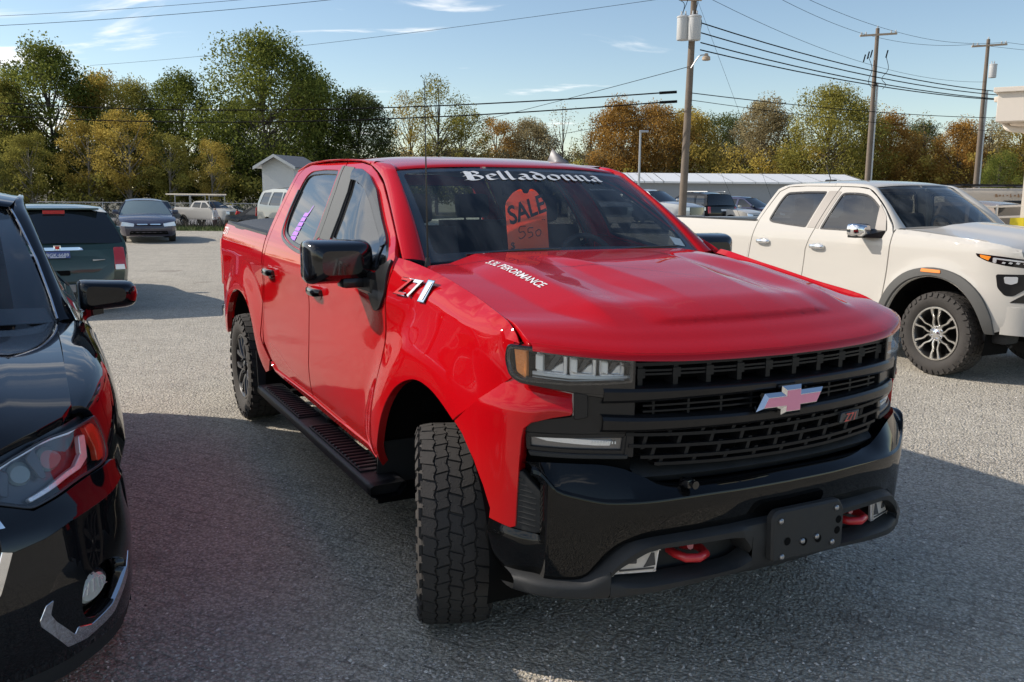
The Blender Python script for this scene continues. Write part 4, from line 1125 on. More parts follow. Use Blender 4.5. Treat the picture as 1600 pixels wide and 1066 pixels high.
# bed rail cap, tonneau, tailgate, rear bumper, tail lights
both(loft([[(x, -float(side_w(x, z)) - .003, z - .012), (x, -float(side_w(x, z)) + .004, z + .012), (x, -.88, z + .016), (x, -.86, z - .01)] for x, z in ((-2.99, 1.452), (-3.6, 1.462), (-4.2, 1.474), (-4.70, 1.482))], 3, 1), 'bed_rail', 'plastic')
loft([[(x, y, z + .030 - .05 * (abs(y) / .9) ** 6 + .004 * math.sin(y * 9)) for y in np.linspace(-.90, .90, 13)] for x, z in ((-3.0, 1.452), (-3.5, 1.462), (-4.0, 1.470), (-4.72, 1.482))], 3, 2).build('bed_cover', 'vinyl_cover', TRK)
box(-4.74, 0, 1.06, .05, 1.80, .82, .02).build('tailgate', 'red', TRK)
b = box(-4.88, 0, .66, .20, 1.86, .20, .04); b.join(box(-4.80, 0, .60, .2, 1.6, .1, .02)); b.build('rear_bumper', 'chrome', TRK)
both(box(-4.725, -.89, 1.15, .05, .13, .40, .02), 'tail_light', 'taillight')

# roof, A pillars, cab back
ws_b = cr([(-.43, 0, 1.466), (-.435, -.30, 1.462), (-.455, -.55, 1.453), (-.495, -.787, 1.440)], 6)
ws_t = cr([(-1.075, 0, 1.886), (-1.085, -.25, 1.884), (-1.10, -.48, 1.876), (-1.125, -.690, 1.862)], 6)
def WS(a, b):
    """windshield: a = -1..1 across, b = 0..1 upward"""
    a, b = np.asarray(a, float), np.asarray(b, float); u = np.clip(np.abs(a), 0, 1) * (len(ws_b) - 1)
    k = np.arange(len(ws_b)); g = lambda C: np.stack([np.interp(u, k, C[:, i]) for i in range(3)], 1)
    ext = (np.abs(a) - np.clip(np.abs(a), 0, 1))
    P, Q = g(ws_b), g(ws_t)
    r = P + (Q - P) * b[:, None]
    bow = np.sin(np.clip(b, 0, 1) * math.pi)[:, None] * .022; r = r + bow * np.array([.55, 0, .83])
    r[:, 1] -= ext * .7
    r[:, 1] *= -np.sign(a + 1e-12) * -1 * -1
    r[:, 1] = np.where(a < 0, -np.abs(r[:, 1]), np.abs(r[:, 1]))
    return r
wsb = sheet([(-1, 0), (1, 0), (1, 1), (-1, 1)], WS, step=.08, depth=0, gap=0, away=(-1.5, 0, 1))
WIND = wsb.build('windshield', 'windshield', TRK)
frit = sheet([(-1, 0), (1, 0), (1, 1), (-1, 1)], WS, holes=[rnd([(-.93, .075), (.93, .075), (.955, .965), (-.955, .965)], .05)], step=.05, depth=0, gap=0, away=(-1.5, 0, 1), off=-.006)
frit.build('black_border', 'gloss', WIND)
box(-1.10, 0, 1.80, .03, .16, .06, .01, rot=Matrix.Rotation(R(35), 4, 'Y')).build('mirror_mount', 'dark', WIND)
dl = cr([(-.53, -.888, 1.452), (-.738, -.842, 1.592), (-.922, -.800, 1.700), (-1.10, -.762, 1.798), (-1.185, -.750, 1.836), (-1.268, -.740, 1.862), (-1.35, -.732, 1.884), (-1.43, -.724, 1.900)], 4)
wl_ = cr([*[tuple(WS(np.array([-1.0]), np.array([b_]))[0] + (.003, -.006, .005)) for b_ in (.0, .33, .60, .80, .92, 1.0)], (-1.24, -.672, 1.896), (-1.42, -.704, 1.9085)], 4)
rows = []
for p, q in zip(dl, wl_):
    mid = (p + q) / 2 + np.array([.008, -.010, .010])
    rows.append([p + (0, .016, -.008), p + (0.001, -.001, .001), (p * .8 + mid * .2) + (.004, -.004, .006), mid, (q * .8 + mid * .2) + (.004, -.003, .005), q + (0, 0, .002), q + (-.012, .012, -.016)])
AP = both(gridmesh(np.array(rows)), 'a_pillar', 'red', angle=50)
# roof skin
rs = []
for x, ye, ze, zc in ((-1.082, .675, 1.866, 1.889), (-1.12, .69, 1.880, 1.905), (-1.30, .705, 1.902, 1.932), (-1.62, .71, 1.921, 1.958), (-2.0, .712, 1.930, 1.966), (-2.5, .705, 1.930, 1.960), (-2.80, .69, 1.916, 1.945), (-2.92, .665, 1.895, 1.925), (-2.955, .64, 1.86, 1.89)):
    r_ = []
    for t in np.linspace(-1, 1, 13):
        y = ye * t; xx = x - (.088 * t * t if x > -1.2 else .088 * t * t * max(0, (1.6 + x) / .3) if x > -1.6 else 0)
        z = zc - (zc - ze) * abs(t) ** 3.2 - .0
        r_.append((xx, y, z))
    rs.append(r_)
ROOF = loft(rs, 3, 2, flip=True).build('roof', 'red', TRK, angle=60)
# rounded rail between roof skin and the tops of the doors
rl = []
for x, yd, zd, yi, zi in ((-1.36, -.730, 1.889, -.70, 1.9045), (-1.42, -.726, 1.899, -.704, 1.908), (-1.62, -.708, 1.920, -.708, 1.9205), (-1.905, -.697, 1.932, -.71, 1.929), (-2.3, -.692, 1.938, -.708, 1.930), (-2.68, -.698, 1.931, -.697, 1.924), (-2.81, -.712, 1.911, -.685, 1.915), (-2.93, -.73, 1.885, -.662, 1.893)):
    m1 = np.array([x, yd - .004, zd + .010]); rl.append([(x, yd + .03, zd - .02), (x, yd, zd), (x, (yd * .6 + yi * .4) - .002, max(zd, zi) + .008), (x, yi + .012, max(zi, zd - .02) + .008), (x, yi + .05, zi + .0045)])
both(loft(rl, 3, 3), 'roof_rail', 'red', angle=60)
# cab rear wall with window
def BACK(a, b): return np.stack([-2.955 + .02 * (1 - (np.asarray(b) - 1.4) / .5) * 0 - .03 * (1.9 - b) / .5, a, b], 1)
bo = [(-.93, .9), (.93, .9), (.93, 1.42), (.67, 1.88), (-.67, 1.88), (-.93, 1.42)]
bwin = rnd([(-.72, 1.48), (.72, 1.48), (.60, 1.80), (-.60, 1.80)], .05)
CBK = sheet(bo, BACK, holes=[bwin], step=.08, depth=.03, away=AW, gap=0).build('cab_back', 'red', TRK)
sheet(inset(bwin, -.005), BACK, step=.1, depth=0, gap=0, away=AW, off=-.008).build('rear_window', 'tint_light', CBK)

# hood
_g = pch([0, .02, .05, .08, .14, .24, .47, .71, .97, 1.2, 1.45, 1.8], [1.213, 1.228, 1.243, 1.256, 1.285, 1.320, 1.365, 1.405, 1.442, 1.456, 1.464, 1.472])
_lift = pch([0, .35, .6, .8, .9, 1.0], [0, .002, .010, .026, .036, .04])
def ramp(t, k=.05):
    t = np.asarray(t, float); u = np.clip(t, -k, 1 + k)
    return np.where(u < k, (u + k) ** 2 / (4 * k), np.where(u > 1 - k, 1 - (1 + k - u) ** 2 / (4 * k), u))
def creases(X):
    return dict(ridge=np.interp(X, [-.5, .0, .7], [.585, .58, .565]), foot=np.interp(X, [-.5, 0, .45, .72], [.715, .73, .705, .61]),
        up_o=np.interp(X, [-.25, -.08, .15, .45, .74], [.49, .505, .55, .54, .46]), lo_o=np.interp(X, [-.25, -.08, .15, .45, .74], [.38, .38, .40, .39, .34]),
        lo_i=np.interp(X, [-.25, 0, .3, .6, .76], [.345, .33, .335, .29, .26]), up_i=np.interp(X, [-.25, -.06, .15, .47, .62, .76], [.29, .27, .23, .18, .18, .17]))
def hood_z(X, Y):
    e = XF(Y) - X; a = np.abs(Y); c = creases(X)
    z = _g(np.clip(e, 0, 1.8)) + _lift(np.clip(a, 0, 1)) * (1 - sst(0, .28, e))
    z = z + (.036 * (1 - ramp((a - c['ridge']) / (c['foot'] - c['ridge']), .04)) - .014) * sst(.15, .36, e)
    tr = ramp((a - c['up_i']) / (c['lo_i'] - c['up_i'])) * (1 - ramp((a - c['lo_o']) / (c['up_o'] - c['lo_o'])))
    z = z - .020 * tr * sst(.17, .60, e) * sst(-.34, .06, X) + .010 * sst(-.45, .2, X) * (1 - sst(.34, .68, X)) * (1 - sst(.26, .46, a))
    z = z + .009 * sst(.180, .200, e) * (1 - sst(.34, .46, a)) * (1 - sst(.0, .5, .7 - X))
    return z
def HOOD(X, Y): return np.stack([X, Y, hood_z(X, Y)], 1)
fe = [(float(XF(y)) - .012, y) for y in np.linspace(-.898, .898, 33)]
hs = cr([(.645, .898), (.60, .892), (.47, .880), (.24, .874), (0, .870), (-.25, .866)], 4)
hood_out = np.concatenate([fe, hs[1:], [(-.31, .862), (-.355, .84), (-.38, .80)], cr([(-.40, .70), (-.425, .5), (-.44, .25), (-.445, 0), (-.44, -.25), (-.425, -.5), (-.40, -.70)], 3),
                           [(-.38, -.80), (-.355, -.84), (-.31, -.862)], (hs[1:] * [1, -1])[::-1]])
_xs = np.arange(-.40, .76, .016); _ex = []
for k_ in ('ridge', 'foot', 'up_o', 'lo_o', 'lo_i', 'up_i'):
    for x_ in _xs:
        y_ = float(creases(x_)[k_])
        if float(XF(y_)) - x_ > .12: _ex += [(x_, y_ + d_) for d_ in (-.004, .004)] + [(x_, -y_ - d_) for d_ in (-.004, .004)]
for y_ in np.arange(-.44, .45, .014): _ex += [(float(XF(y_)) - d_, y_) for d_ in (.178, .190, .202)]
HD = sheet(hood_out, HOOD, extra=_ex, step=.015, depth=.028, ch=.004, away=(0, 0, 0), gap=.003)
HOODOB = HD.build('hood', 'red', TRK, angle=40)
# folded lip along the leading edge
lp = []
for y in np.linspace(-.893, .893, 45):
    x = float(XF(y)); l_ = float(_lift(abs(y))); lp.append([(x - .028, y, 1.232 + l_), (x - .013, y, 1.2225 + l_), (x - .005, y, 1.217 + l_), (x - .001, y, 1.200 + l_), (x - .03, y, 1.197 + l_)])
gridmesh(np.array(lp), flip=True).build('hood_lip', 'red', HOODOB, angle=50)
# lettering on the slope of the hood bulge
V, F = text2d('5.3L PERORMANCE', .054, bold=.014, space=1.02)
def hood_text(V):
    X = .035 + V[:, 0] * 1.0; Y = -.618 + V[:, 1] * .95 + .02 * V[:, 0]
    return np.stack([X, Y, hood_z(X, Y) + .0022], 1)
MB().add(hood_text(V * [1.0, 1.0]), F).build('hood_lettering', 'white_vinyl', HOODOB)
# cowl, wipers, antenna
rows = []
for t in np.linspace(-1, 1, 15):
    y = .80 * t; xw = -.47 - .11 * abs(t) ** 2.2
    rows.append([(xw + .12 + .02, y, 1.415 - .02 * t * t), (xw + .06, y, 1.425 - .02 * t * t), (xw + .0, y, 1.452 - .018 * t * t), (xw - .05, y, 1.45 - .018 * t * t)])
gridmesh(np.array(rows)).build('cowl', 'plastic', TRK)
for y0, y1, x0 in ((-.60, -.02, -.40), (.10, .68, -.40)):
    w_ = MB(); w_.join(tube([(x0, y1, 1.452), (x0 - .03, (y0 + y1) / 2 + .1, 1.474), (x0 - .06, y0 + .05, 1.474)], [.012, .010, .006], 6))
    w_.join(tube([(x0 - .075, y0, 1.472), (x0 - .055, (y0 + y1) / 2, 1.488), (x0 - .07, y1 - .08, 1.488)], .006, 5)); w_.build('wiper', 'satin', TRK)
a_ = tube([(-.40, -.82, 1.43), (-.40, -.82, 1.47)], [.016, .010], 10); a_.join(tube([(-.40, -.82, 1.46), (-.405, -.823, 1.85), (-.41, -.825, 2.22)], [.0045, .0035, .002], 6))
a_.build('antenna', 'satin', TRK)
fin = loft([[(-2.30 + .34 * t, s * w * (1 - t * .2), 1.95 + h) for t, w, h, s in ((0, .035, 0, -1), (.12, .028, .07, -1), (.1, 0.004, .125, -1), (.1, 0.004, .125, 1), (.12, .028, .07, 1), (0, .035, 0, 1))],
            [(-2.10, s * w, 1.958 + h) for w, h, s in ((.040, 0, -1), (.028, .035, -1), (.006, .06, -1), (.006, .06, 1), (.028, .035, 1), (.040, 0, 1))],
            [(-1.96, s * w, 1.962 + h) for w, h, s in ((.022, 0, -1), (.015, .008, -1), (.004, .014, -1), (.004, .014, 1), (.015, .008, 1), (.022, 0, 1))]], 4, 2, close_v=True, caps=True)
fin.map(lambda V: np.stack([-1.66 + (V[:, 0] + 2.1) * .62, .60 + V[:, 1] * .9, 1.928 + (V[:, 2] - 1.955) * .82], 1)).build('roof_fin', 'rim_dark', ROOF)

# mirrors
def mirror_head(sx=1.0):
    rows = []
    for x, y0, y1, z0, z1 in ((-.735, -1.195, -1.00, 1.375, 1.485), (-.765, -1.235, -.95, 1.345, 1.515), (-.83, -1.252, -.935, 1.328, 1.530), (-.90, -1.250, -.935, 1.332, 1.530), (-.935, -1.245, -.94, 1.338, 1.524)):
        rows.append(rnd([(y0, z0), (y1, z0), (y1, z1), (y0, z1)], [.035, .05, .05, .035], 4)); rows[-1] = [(x, p[0], p[1]) for p in rows[-1]]
    return loft(rows, 4, 1, close_v=True, caps=True)
mh = mirror_head()
arm = loft([[(x, y, z) for x, y, z in q] for q in (
    [(-.66, -1.0, 1.30), (-.66, -1.0, 1.36), (-.87, -1.0, 1.36), (-.87, -1.0, 1.30)],
    [(-.62, -.965, 1.25), (-.62, -.955, 1.355), (-.84, -.955, 1.37), (-.84, -.965, 1.27)],
    [(-.52, -.955, 1.21), (-.53, -.935, 1.40), (-.80, -.935, 1.40), (-.78, -.955, 1.26)])], 4, 1, close_v=True, caps=True)
arm.join(box(-.80, -1.02, 1.335, .11, .16, .05, .02))
cap = MB()
def MF(a, b, c): return np.stack([-.7425 + c - .03 * ((a + 1.09) / .13) ** 2, a, b], 1)
cap = prism(rnd([(-1.175, 1.385), (-.99, 1.385), (-.985, 1.48), (-1.175, 1.475)], .03), .010, MF, ch=.004)
for mir in (False, True):
    P_ = (mh.mirror() if mir else mh).build('mirror', 'gloss', TRK, angle=50)
    (arm.mirror() if mir else arm).build('mirror_arm', 'satin', P_, angle=40)
    (cap.mirror() if mir else cap).build('mirror_cap', 'satin', P_)
    b = prism(rnd([(-1.225, 1.35), (-.955, 1.35), (-.955, 1.51), (-1.225, 1.51)], .03), .003, lambda a, b_, c: np.stack([-.938 - c, a, b_], 1))
    (b.mirror() if mir else b).build('mirror_glass', 'chrome', P_)
# triangular sail on the door under the mirror
sail = [(-.515, 1.46), (-.50, 1.30), (-.56, 1.235), (-.64, 1.215), (-.70, 1.29), (-.80, 1.37), (-.66, 1.385)]
both(sheet(rnd(sail, .03), SIDE, step=.03, depth=.012, away=AW, off=.012, gap=0), 'mirror_sail', 'satin')

# ---- nose: headlights, lamps, grille, bumper
def NOSE(off): return nose(lambda s, z: 0 * s + off)
def S(y): return s_at(Y=y)
def nose_prism(poly, t, off, ch=.003, m=0):
    f = lambda a, b, c: nose(lambda s, z: off + c)(a, b)
    P = densify(np.array(poly, float), .03)
    if area2(P) < 0: P = P[::-1]
    return prism(P, t, f, ch=ch, m=m)
def nose_sheet(poly, off, step=.025, depth=.02, holes=(), gap=0.0, ch=.003): return sheet(poly, NOSE(off) if not callable(off) else nose(off), holes=holes, step=step, depth=depth, away=AW, gap=gap, ch=ch)

# everything behind the grille is dark
rows = [[(float(XF(y)) - .13, y, z) for z in (.40, .8, 1.20)] for y in np.linspace(-.93, .93, 25)]
gridmesh(np.array(rows)).build('radiator_panel', 'dark', TRK)
hl_out = rnd([(S(.951), 1.250), (S(.955), 1.20), (S(.947), 1.145), (S(.925), 1.124), (S(.90), 1.120), (S(.79), 1.103), (S(.70), 1.096), (S(.605), 1.090), (S(.605), 1.213), (S(.70), 1.222), (S(.80), 1.232), (S(.90), 1.246)], [.02, .02, .02, .02, .0, 0, 0, .01, .01, 0, 0, 0])
lens_out = rnd([(S(.948), 1.246), (S(.951), 1.20), (S(.943), 1.148), (S(.918), 1.130), (S(.80), 1.126), (S(.70), 1.130), (S(.612), 1.137), (S(.612), 1.211), (S(.70), 1.219), (S(.80), 1.229), (S(.90), 1.243)], [.02, .02, .02, .02, 0, 0, .01, .005, 0, 0, 0])
HLs = both(nose_sheet(hl_out, -.095, depth=.0), 'headlight', 'lamp_grey')
hl_rim = nose_sheet(hl_out, -.004, holes=[inset(lens_out, .006)], depth=.09)
amber = nose_sheet(rnd([(S(.941), 1.240), (S(.916), 1.239), (S(.914), 1.138), (S(.935), 1.158)], .008), -.020, depth=.02)
pieces = MB()
# three crystal projector bays with angled light bars
for y0, y1 in ((.895, .812), (.800, .722), (.708, .632)):
    zt, zb = 1.232 - (0.90 - y0) * .09, 1.150 - (.90 - y0) * .02
    bay = rnd([(S(y0), zb), (S(y1), zb - .004), (S(y1), zt - .006), (S(y0), zt)], .014)
    pieces.join(nose_sheet(bay, -.055, depth=.02, holes=[inset(bay, .009)]), 1)
    pieces.join(nose_prism(rnd([(S(y0 - .002), zb + .02), (S(y0 - .022), zb + .012), (S(y0 - .022), zt - .014), (S(y0 - .002), zt - .010)], .004), .025, -.052), 2)
    pieces.join(nose_sheet([(S(y0 - .018), zb + .004), (S(y0 - .034), zb + .004), (S(y1 + .012), zt - .012), (S(y1 + .030), zt - .010)], -.070, depth=.012), 0)
    pieces.join(nose_sheet(rnd([(S(y0 - .035), zb + .006), (S(y1 + .006), zb + .002), (S(y1 + .006), zb + .040), (S(y1 + .022), zb + .032)], .004), -.064, depth=.012), 1)
for y0, y1 in ((.905, .62),):
    pieces.join(nose_sheet([(S(y0), 1.148), (S(.80), 1.140), (S(.70), 1.140), (S(y1), 1.144), (S(y1), 1.148), (S(.70), 1.146), (S(.80), 1.147), (S(y0), 1.156)], -.045, depth=.02), 2)
lens = nose_sheet(lens_out, -.002, depth=0)
lower = nose_sheet([(S(.912), 1.131), (S(.80), 1.1265), (S(.70), 1.131), (S(.614), 1.138), (S(.614), 1.143), (S(.70), 1.138), (S(.80), 1.134), (S(.912), 1.143)], -.012, depth=.03)
fascia = nose_sheet(rnd([(S(.925), 1.129), (S(.80), 1.1245), (S(.70), 1.128), (S(.61), 1.134), (S(.61), 1.07), (S(.70), 1.085), (S(.786), 1.100), (S(.86), 1.118)], .004), -.006, depth=.06)
ins = nose_sheet(rnd([(S(.785), 1.100), (S(.748), 1.094), (S(.746), 1.018), (S(.783), 1.010)], .006), -.004, depth=.03)
chro = nose_sheet([(S(.930), 1.1265), (S(.86), 1.1165), (S(.789), 1.0995), (S(.786), 1.0995), (S(.784), 1.02), (S(.788), 1.02), (S(.789), 1.095), (S(.86), 1.112), (S(.93), 1.122)], -.014, depth=.02)
for i, h in enumerate(HLs):
    for q, nm, k in ((hl_rim, 'lamp_bezel', 'gloss'), (amber, 'amber_reflector', 'amber'), (pieces, 'projector', ['lamp_grey', 'lamp_silver', 'lamp_led']), (lens, 'lens', 'lens'), (lower, 'lamp_shelf', 'gloss')):
        (q if i == 0 else q.mirror()).build(nm, k, h)
both(fascia, 'headlight_trim', 'gloss'); 
for q, nm, k in ((ins, 'corner_insert', 'satin'), (chro, 'chrome_strip', 'steel')): both(q, nm, k)
# running lamp below the fender arm
drl_b = rnd([(S(.915), .948), (S(.62), .957), (S(.628), .886), (S(.911), .889)], .008)
DR = both(nose_sheet(drl_b, -.035, depth=.03), 'running_lamp', 'smoke_lens')
q1 = nose_sheet(rnd([(S(.90), .936), (S(.83), .938), (S(.72), .932), (S(.67), .930), (S(.675), .914), (S(.72), .914), (S(.86), .924)], .003), -.030, depth=.01)
q2 = nose_prism(rnd([(S(.90), .940), (S(.645), .948), (S(.648), .942), (S(.90), .934)], .001), .004, -.036)
q3 = nose_sheet(drl_b, -.024, holes=[inset(drl_b, .012)], depth=.03)
q4 = MB()
for y in np.linspace(.73, .66, 9): q4.join(nose_prism([(S(y), .930), (S(y - .004), .930), (S(y - .004), .921), (S(y), .921)], .004, -.028, ch=0))
for i, d in enumerate(DR):
    for q, nm, k in ((q1, 'light_pipe', 'lamp_silver'), (q3, 'lamp_frame', 'satin'), (q4, 'lamp_ribs', 'lamp_led')):
        (q if i == 0 else q.mirror()).build(nm, k, d)
# black panels that join lamps and grille
pan = [(S(.788), 1.090), (S(.60), 1.10), (S(.60), .875), (S(.628), .880), (S(.62), .960), (S(.92), .952), (S(.915), .985), (S(.84), 1.004), (S(.79), 1.014)]
both(nose_sheet(rnd(pan, .006), lambda s, z: -.02 + .0 * s, step=.03, depth=.05), 'grille_surround', 'satin')
both(nose_sheet([(S(.925), .955), (S(.915), .95), (S(.91), .885), (S(.60), .88), (S(.60), .80), (S(.86), .80), (S(.93), .80)], -.06, depth=.05), 'lamp_cavity', 'dark')
both(nose_sheet(rnd([(S(.905), .905 - .02), (S(.62), .882), (S(.62), .872), (S(.90), .872)], .003), -.016, depth=.03), 'lamp_sill', 'plastic')

# grille: main bars, slats and uprights
GR = nose_sheet([(S(.65), 1.205), (S(.3), 1.20), (_cs[-1] - (_cs[-1] - S(0)) , 1.2)] if False else [(S(.66), .83), (S(.66), .84), (S(.64), .84), (S(.64), .83)], -.1, depth=.01)
GR = GR.build('grille', 'plastic', TRK)
def across(f, n=33, ym=.66, mirror=True):
    return gridmesh(np.array([f(y) for y in np.linspace(-ym, ym, n)]), flip=True)
def bar(ztop, zbot, ym, out, thick, name, m, flat=.3, skip=None):
    def f(y):
        zt, zb = ztop(abs(y)), zbot(abs(y)); x = float(XF(y)) + out; zm = zt - (zt - zb) * flat
        return [(x - thick, y, zt + .004), (x - .020, y, zt), (x - .006, y, zt - .006), (x, y, zm), (x - .003, y, zb + .010), (x - .012, y, zb), (x - thick, y, zb - .002)]
    return across(f, 41, ym).build(name, m, GR, angle=28)
bar(lambda y: 1.114 + .008 * (y / .66) ** 2, lambda y: 1.074 - .008 * (y / .66) ** 2, .70, .002, .10, 'grille_bar', 'bar_black')
bar(lambda y: 1.010 + .014 * (y / .66) ** 2, lambda y: .962 + .004 * (y / .66) ** 2, .70, .002, .10, 'grille_bar', 'bar_black')
def strip_mesh(zc, h, ym, out, thick=.03):
    def f(y):
        x = float(XF(y)) + out; z = zc(abs(y)); return [(x - thick, y, z + h), (x, y, z + h), (x, y, z - h), (x - thick, y, z - h)]
    return across(f, 31, ym)
def upright(y, z0, z1, out, w=.008, thick=.03, lean=0.0):
    x = float(XF(y)) + out; d = lean
    return MB().add([(x, y - w, z0), (x, y + w, z0), (x, y + w + d, z1), (x, y - w + d, z1), (x - thick, y - w, z0), (x - thick, y + w, z0), (x - thick, y + w + d, z1), (x - thick, y - w + d, z1)],
                    [(0, 1, 2, 3), (1, 5, 6, 2), (4, 0, 3, 7), (3, 2, 6, 7), (0, 4, 5, 1)])
for zc, ym in ((1.155, .60), (1.168, .60)):
    strip_mesh(lambda y, zc=zc: zc + .004 * (y / .6) ** 2, .0035, ym, -.030).build('grille_slat', 'grille_black', GR)
strip_mesh(lambda y: 1.194, .006, .63, -.022).build('grille_slat', 'grille_black', GR)
for y in np.arange(-.57, .58, .127):
    upright(y, 1.118, 1.20, -.034, .010, .05).join(upright(y, 1.145, 1.178, -.028, .016, .05)).build('grille_upright', 'grille_black', GR)
for zc in (1.050, 1.030):
    strip_mesh(lambda y, zc=zc: zc, .0032, .56, -.030).build('grille_slat', 'grille_black', GR)
for y in np.arange(-.52, .53, .13): upright(y, 1.012, 1.072, -.034, .005, .04).build('grille_upright', 'grille_black', GR)
for zc, ym in ((.945, .62), (.905, .61), (.866, .57), (.842, .52)):
    strip_mesh(lambda y, zc=zc: zc - .006 + .016 * (y / .6) ** 2, .0055, ym, -.018).build('grille_slat', 'grille_black', GR)
for k, (z0, z1) in enumerate(((.905, .945), (.866, .905), (.842, .866), (.945, .965))):
    for y in np.arange(-.56 + .03 * k, .57, .127): upright(y, z0 - .004, z1 + .006, -.024, .008, .05, lean=.016).build('grille_upright', 'grille_black', GR)
# emblem: bow-tie with chrome frame and pink face
bt = np.array([(-.155, -.040), (-.122, .016), (-.048, .016), (-.048, .040), (.048, .040), (.048, .016), (.155, .016), (.122, -.040), (.048, -.040), (.048, -.064), (-.048, -.064), (-.048, -.040)])
bt = bt + np.where(np.abs(bt[:, :1]) > .1, [[0, 0.0]], [[0, 0]])
btp = bt * [1.0, .80] + [.012, 1.052]
bt = np.array([(-.158, -.033), (-.122, .029), (-.046, .029), (-.046, .050), (.046, .050), (.046, .029), (.158, .029), (.122, -.033), (.046, -.033), (.046, -.054), (-.046, -.054), (-.046, -.033)])
def EM(a, b, c): return np.stack([XF(a) + .006 + c, a, 1.043 + b], 1)
BT = prism(bt, .030, EM, ch=.013).build('emblem', 'chrome', GR, angle=20)
prism(inset(bt, .0165), .0325, EM, ch=.001).build('emblem_face', 'pink', BT) if False else None
EMB_FACE = prism(inset(bt, .0150), .0318, EM, ch=.0005).build('emblem_face', 'pink', GR)
# small red-and-chrome badge low on the grille
V, F = text2d('Z71', .062, bold=.012, shear=.35)
def zb(V, off): return np.stack([XF(V[:, 0] + .365) - .012 + off, V[:, 0] + .365, .925 + V[:, 1]], 1)
bk = prism(rnd([(-.062, -.018), (.052, -.018), (.062, .020), (-.052, .020)], .004), .012, lambda a, b, c: np.stack([XF(a + .365) - .018 + c, a + .365, .925 + b], 1), ch=.002)
bk.build('badge', 'lamp_grey', GR); MB().add(zb(V * .7, .010), F).build('badge_lettering', 'taillight', GR)

# ---- front bumper
bx = pch([0, .2, .39, .58, .70, .80, .88, .94, .975, .99], [1.0, .995, .975, .935, .885, .82, .755, .685, .62, .50])
crs = pch([0, .3, .45, .58, .69, .80, .84, .90, .95, .99], [.752, .752, .748, .742, .740, .758, .770, .838, .84, .83])
top = pch([0, .3, .45, .51, .58, .64, .72, .80, .90, .95, .99], [.785, .783, .782, .788, .815, .842, .855, .856, .852, .84, .80])
botz = pch([0, .1, .30, .55, .64, .70, .76, .80, .90, .99], [.615, .615, .610, .600, .585, .54, .46, .445, .445, .452])
# painted bumper: shelf, crease, face
def bump_row(y):
    a = abs(y); x = float(bx(a)); xs = float(XF(min(a, 1.0)))
    zt, zc, zb_ = float(top(a)), float(crs(a)), float(botz(a))
    if a > .871: zb_ = zc - .03
    d = xs - .015
    d = min(d, x - .03)
    return [(d - .07, y, zt - .03), (d, y, zt - .004), (d + .010, y, zt), (d + (x - d) * .55, y, zt * .5 + zc * .5 + .006), (x - .014, y, zc + .008), (x - .004, y, zc - .001), (x, y, zc - .014), (x - .004, y, zc * .6 + zb_ * .4), (x - .016, y, zb_ + .03), (x - .024, y, zb_ + .004), (x - .05, y, zb_)]
ys = np.concatenate([-np.linspace(.907, .872, 6)[:-1], [-.8715, -.8705], -np.linspace(.868, 0, 44)]); ys = np.concatenate([ys, -ys[::-1][1:]])
BUMP = gridmesh(np.array([bump_row(y) for y in ys]), flip=True).build('front_bumper', 'bumper_black', TRK, angle=24)
# wrap-round ends below the fender tails
end = loft([[(.49, -.965, .602), (.525, -.978, .612), (.575, -.964, .612), (.64, -.932, .604), (.70, -.885, .600), (.752, -.866, .60)],
            [(.485, -.972, .555), (.528, -.986, .568), (.582, -.972, .568), (.648, -.938, .565), (.705, -.893, .563), (.760, -.866, .565)],
            [(.50, -.962, .485), (.54, -.975, .492), (.592, -.962, .495), (.65, -.932, .495), (.705, -.888, .495), (.757, -.862, .495)],
            [(.53, -.935, .437), (.565, -.945, .44), (.61, -.938, .445), (.655, -.915, .447), (.70, -.878, .448), (.745, -.855, .448)]], 5, 4)
lipt = loft([[(.47, -.90, .607), (.52, -.915, .612), (.60, -.885, .61), (.68, -.84, .60)], [(.49, -.966, .602), (.535, -.977, .612), (.62, -.945, .606), (.70, -.886, .600)]], 2, 5)
end.join(lipt)
both(end, 'bumper_end', 'bumper_black', angle=50)
# ribbed vent block between fender tail and bumper
vo = [(S(.930), .805), (S(.918), .812), (S(.868), .745), (S(.860), .70), (S(.868), .605), (S(.90), .592), (S(.94), .60)]
vent = nose_sheet(rnd(vo, .008), -.006, depth=.03)
ribs = MB()
for z in np.linspace(.63, .79, 9): ribs.join(nose_prism([(S(.924), z + .002), (S(.882 + max(0, z - .73) * .5), z - .006), (S(.882 + max(0, z - .73) * .5), z - .009), (S(.924), z - .001)], .004, -.006, ch=.001))
VN = both(vent, 'bumper_vent', 'plastic')
for i, v_ in enumerate(VN): (ribs if i == 0 else ribs.mirror()).build('vent_rib', 'plastic', v_)
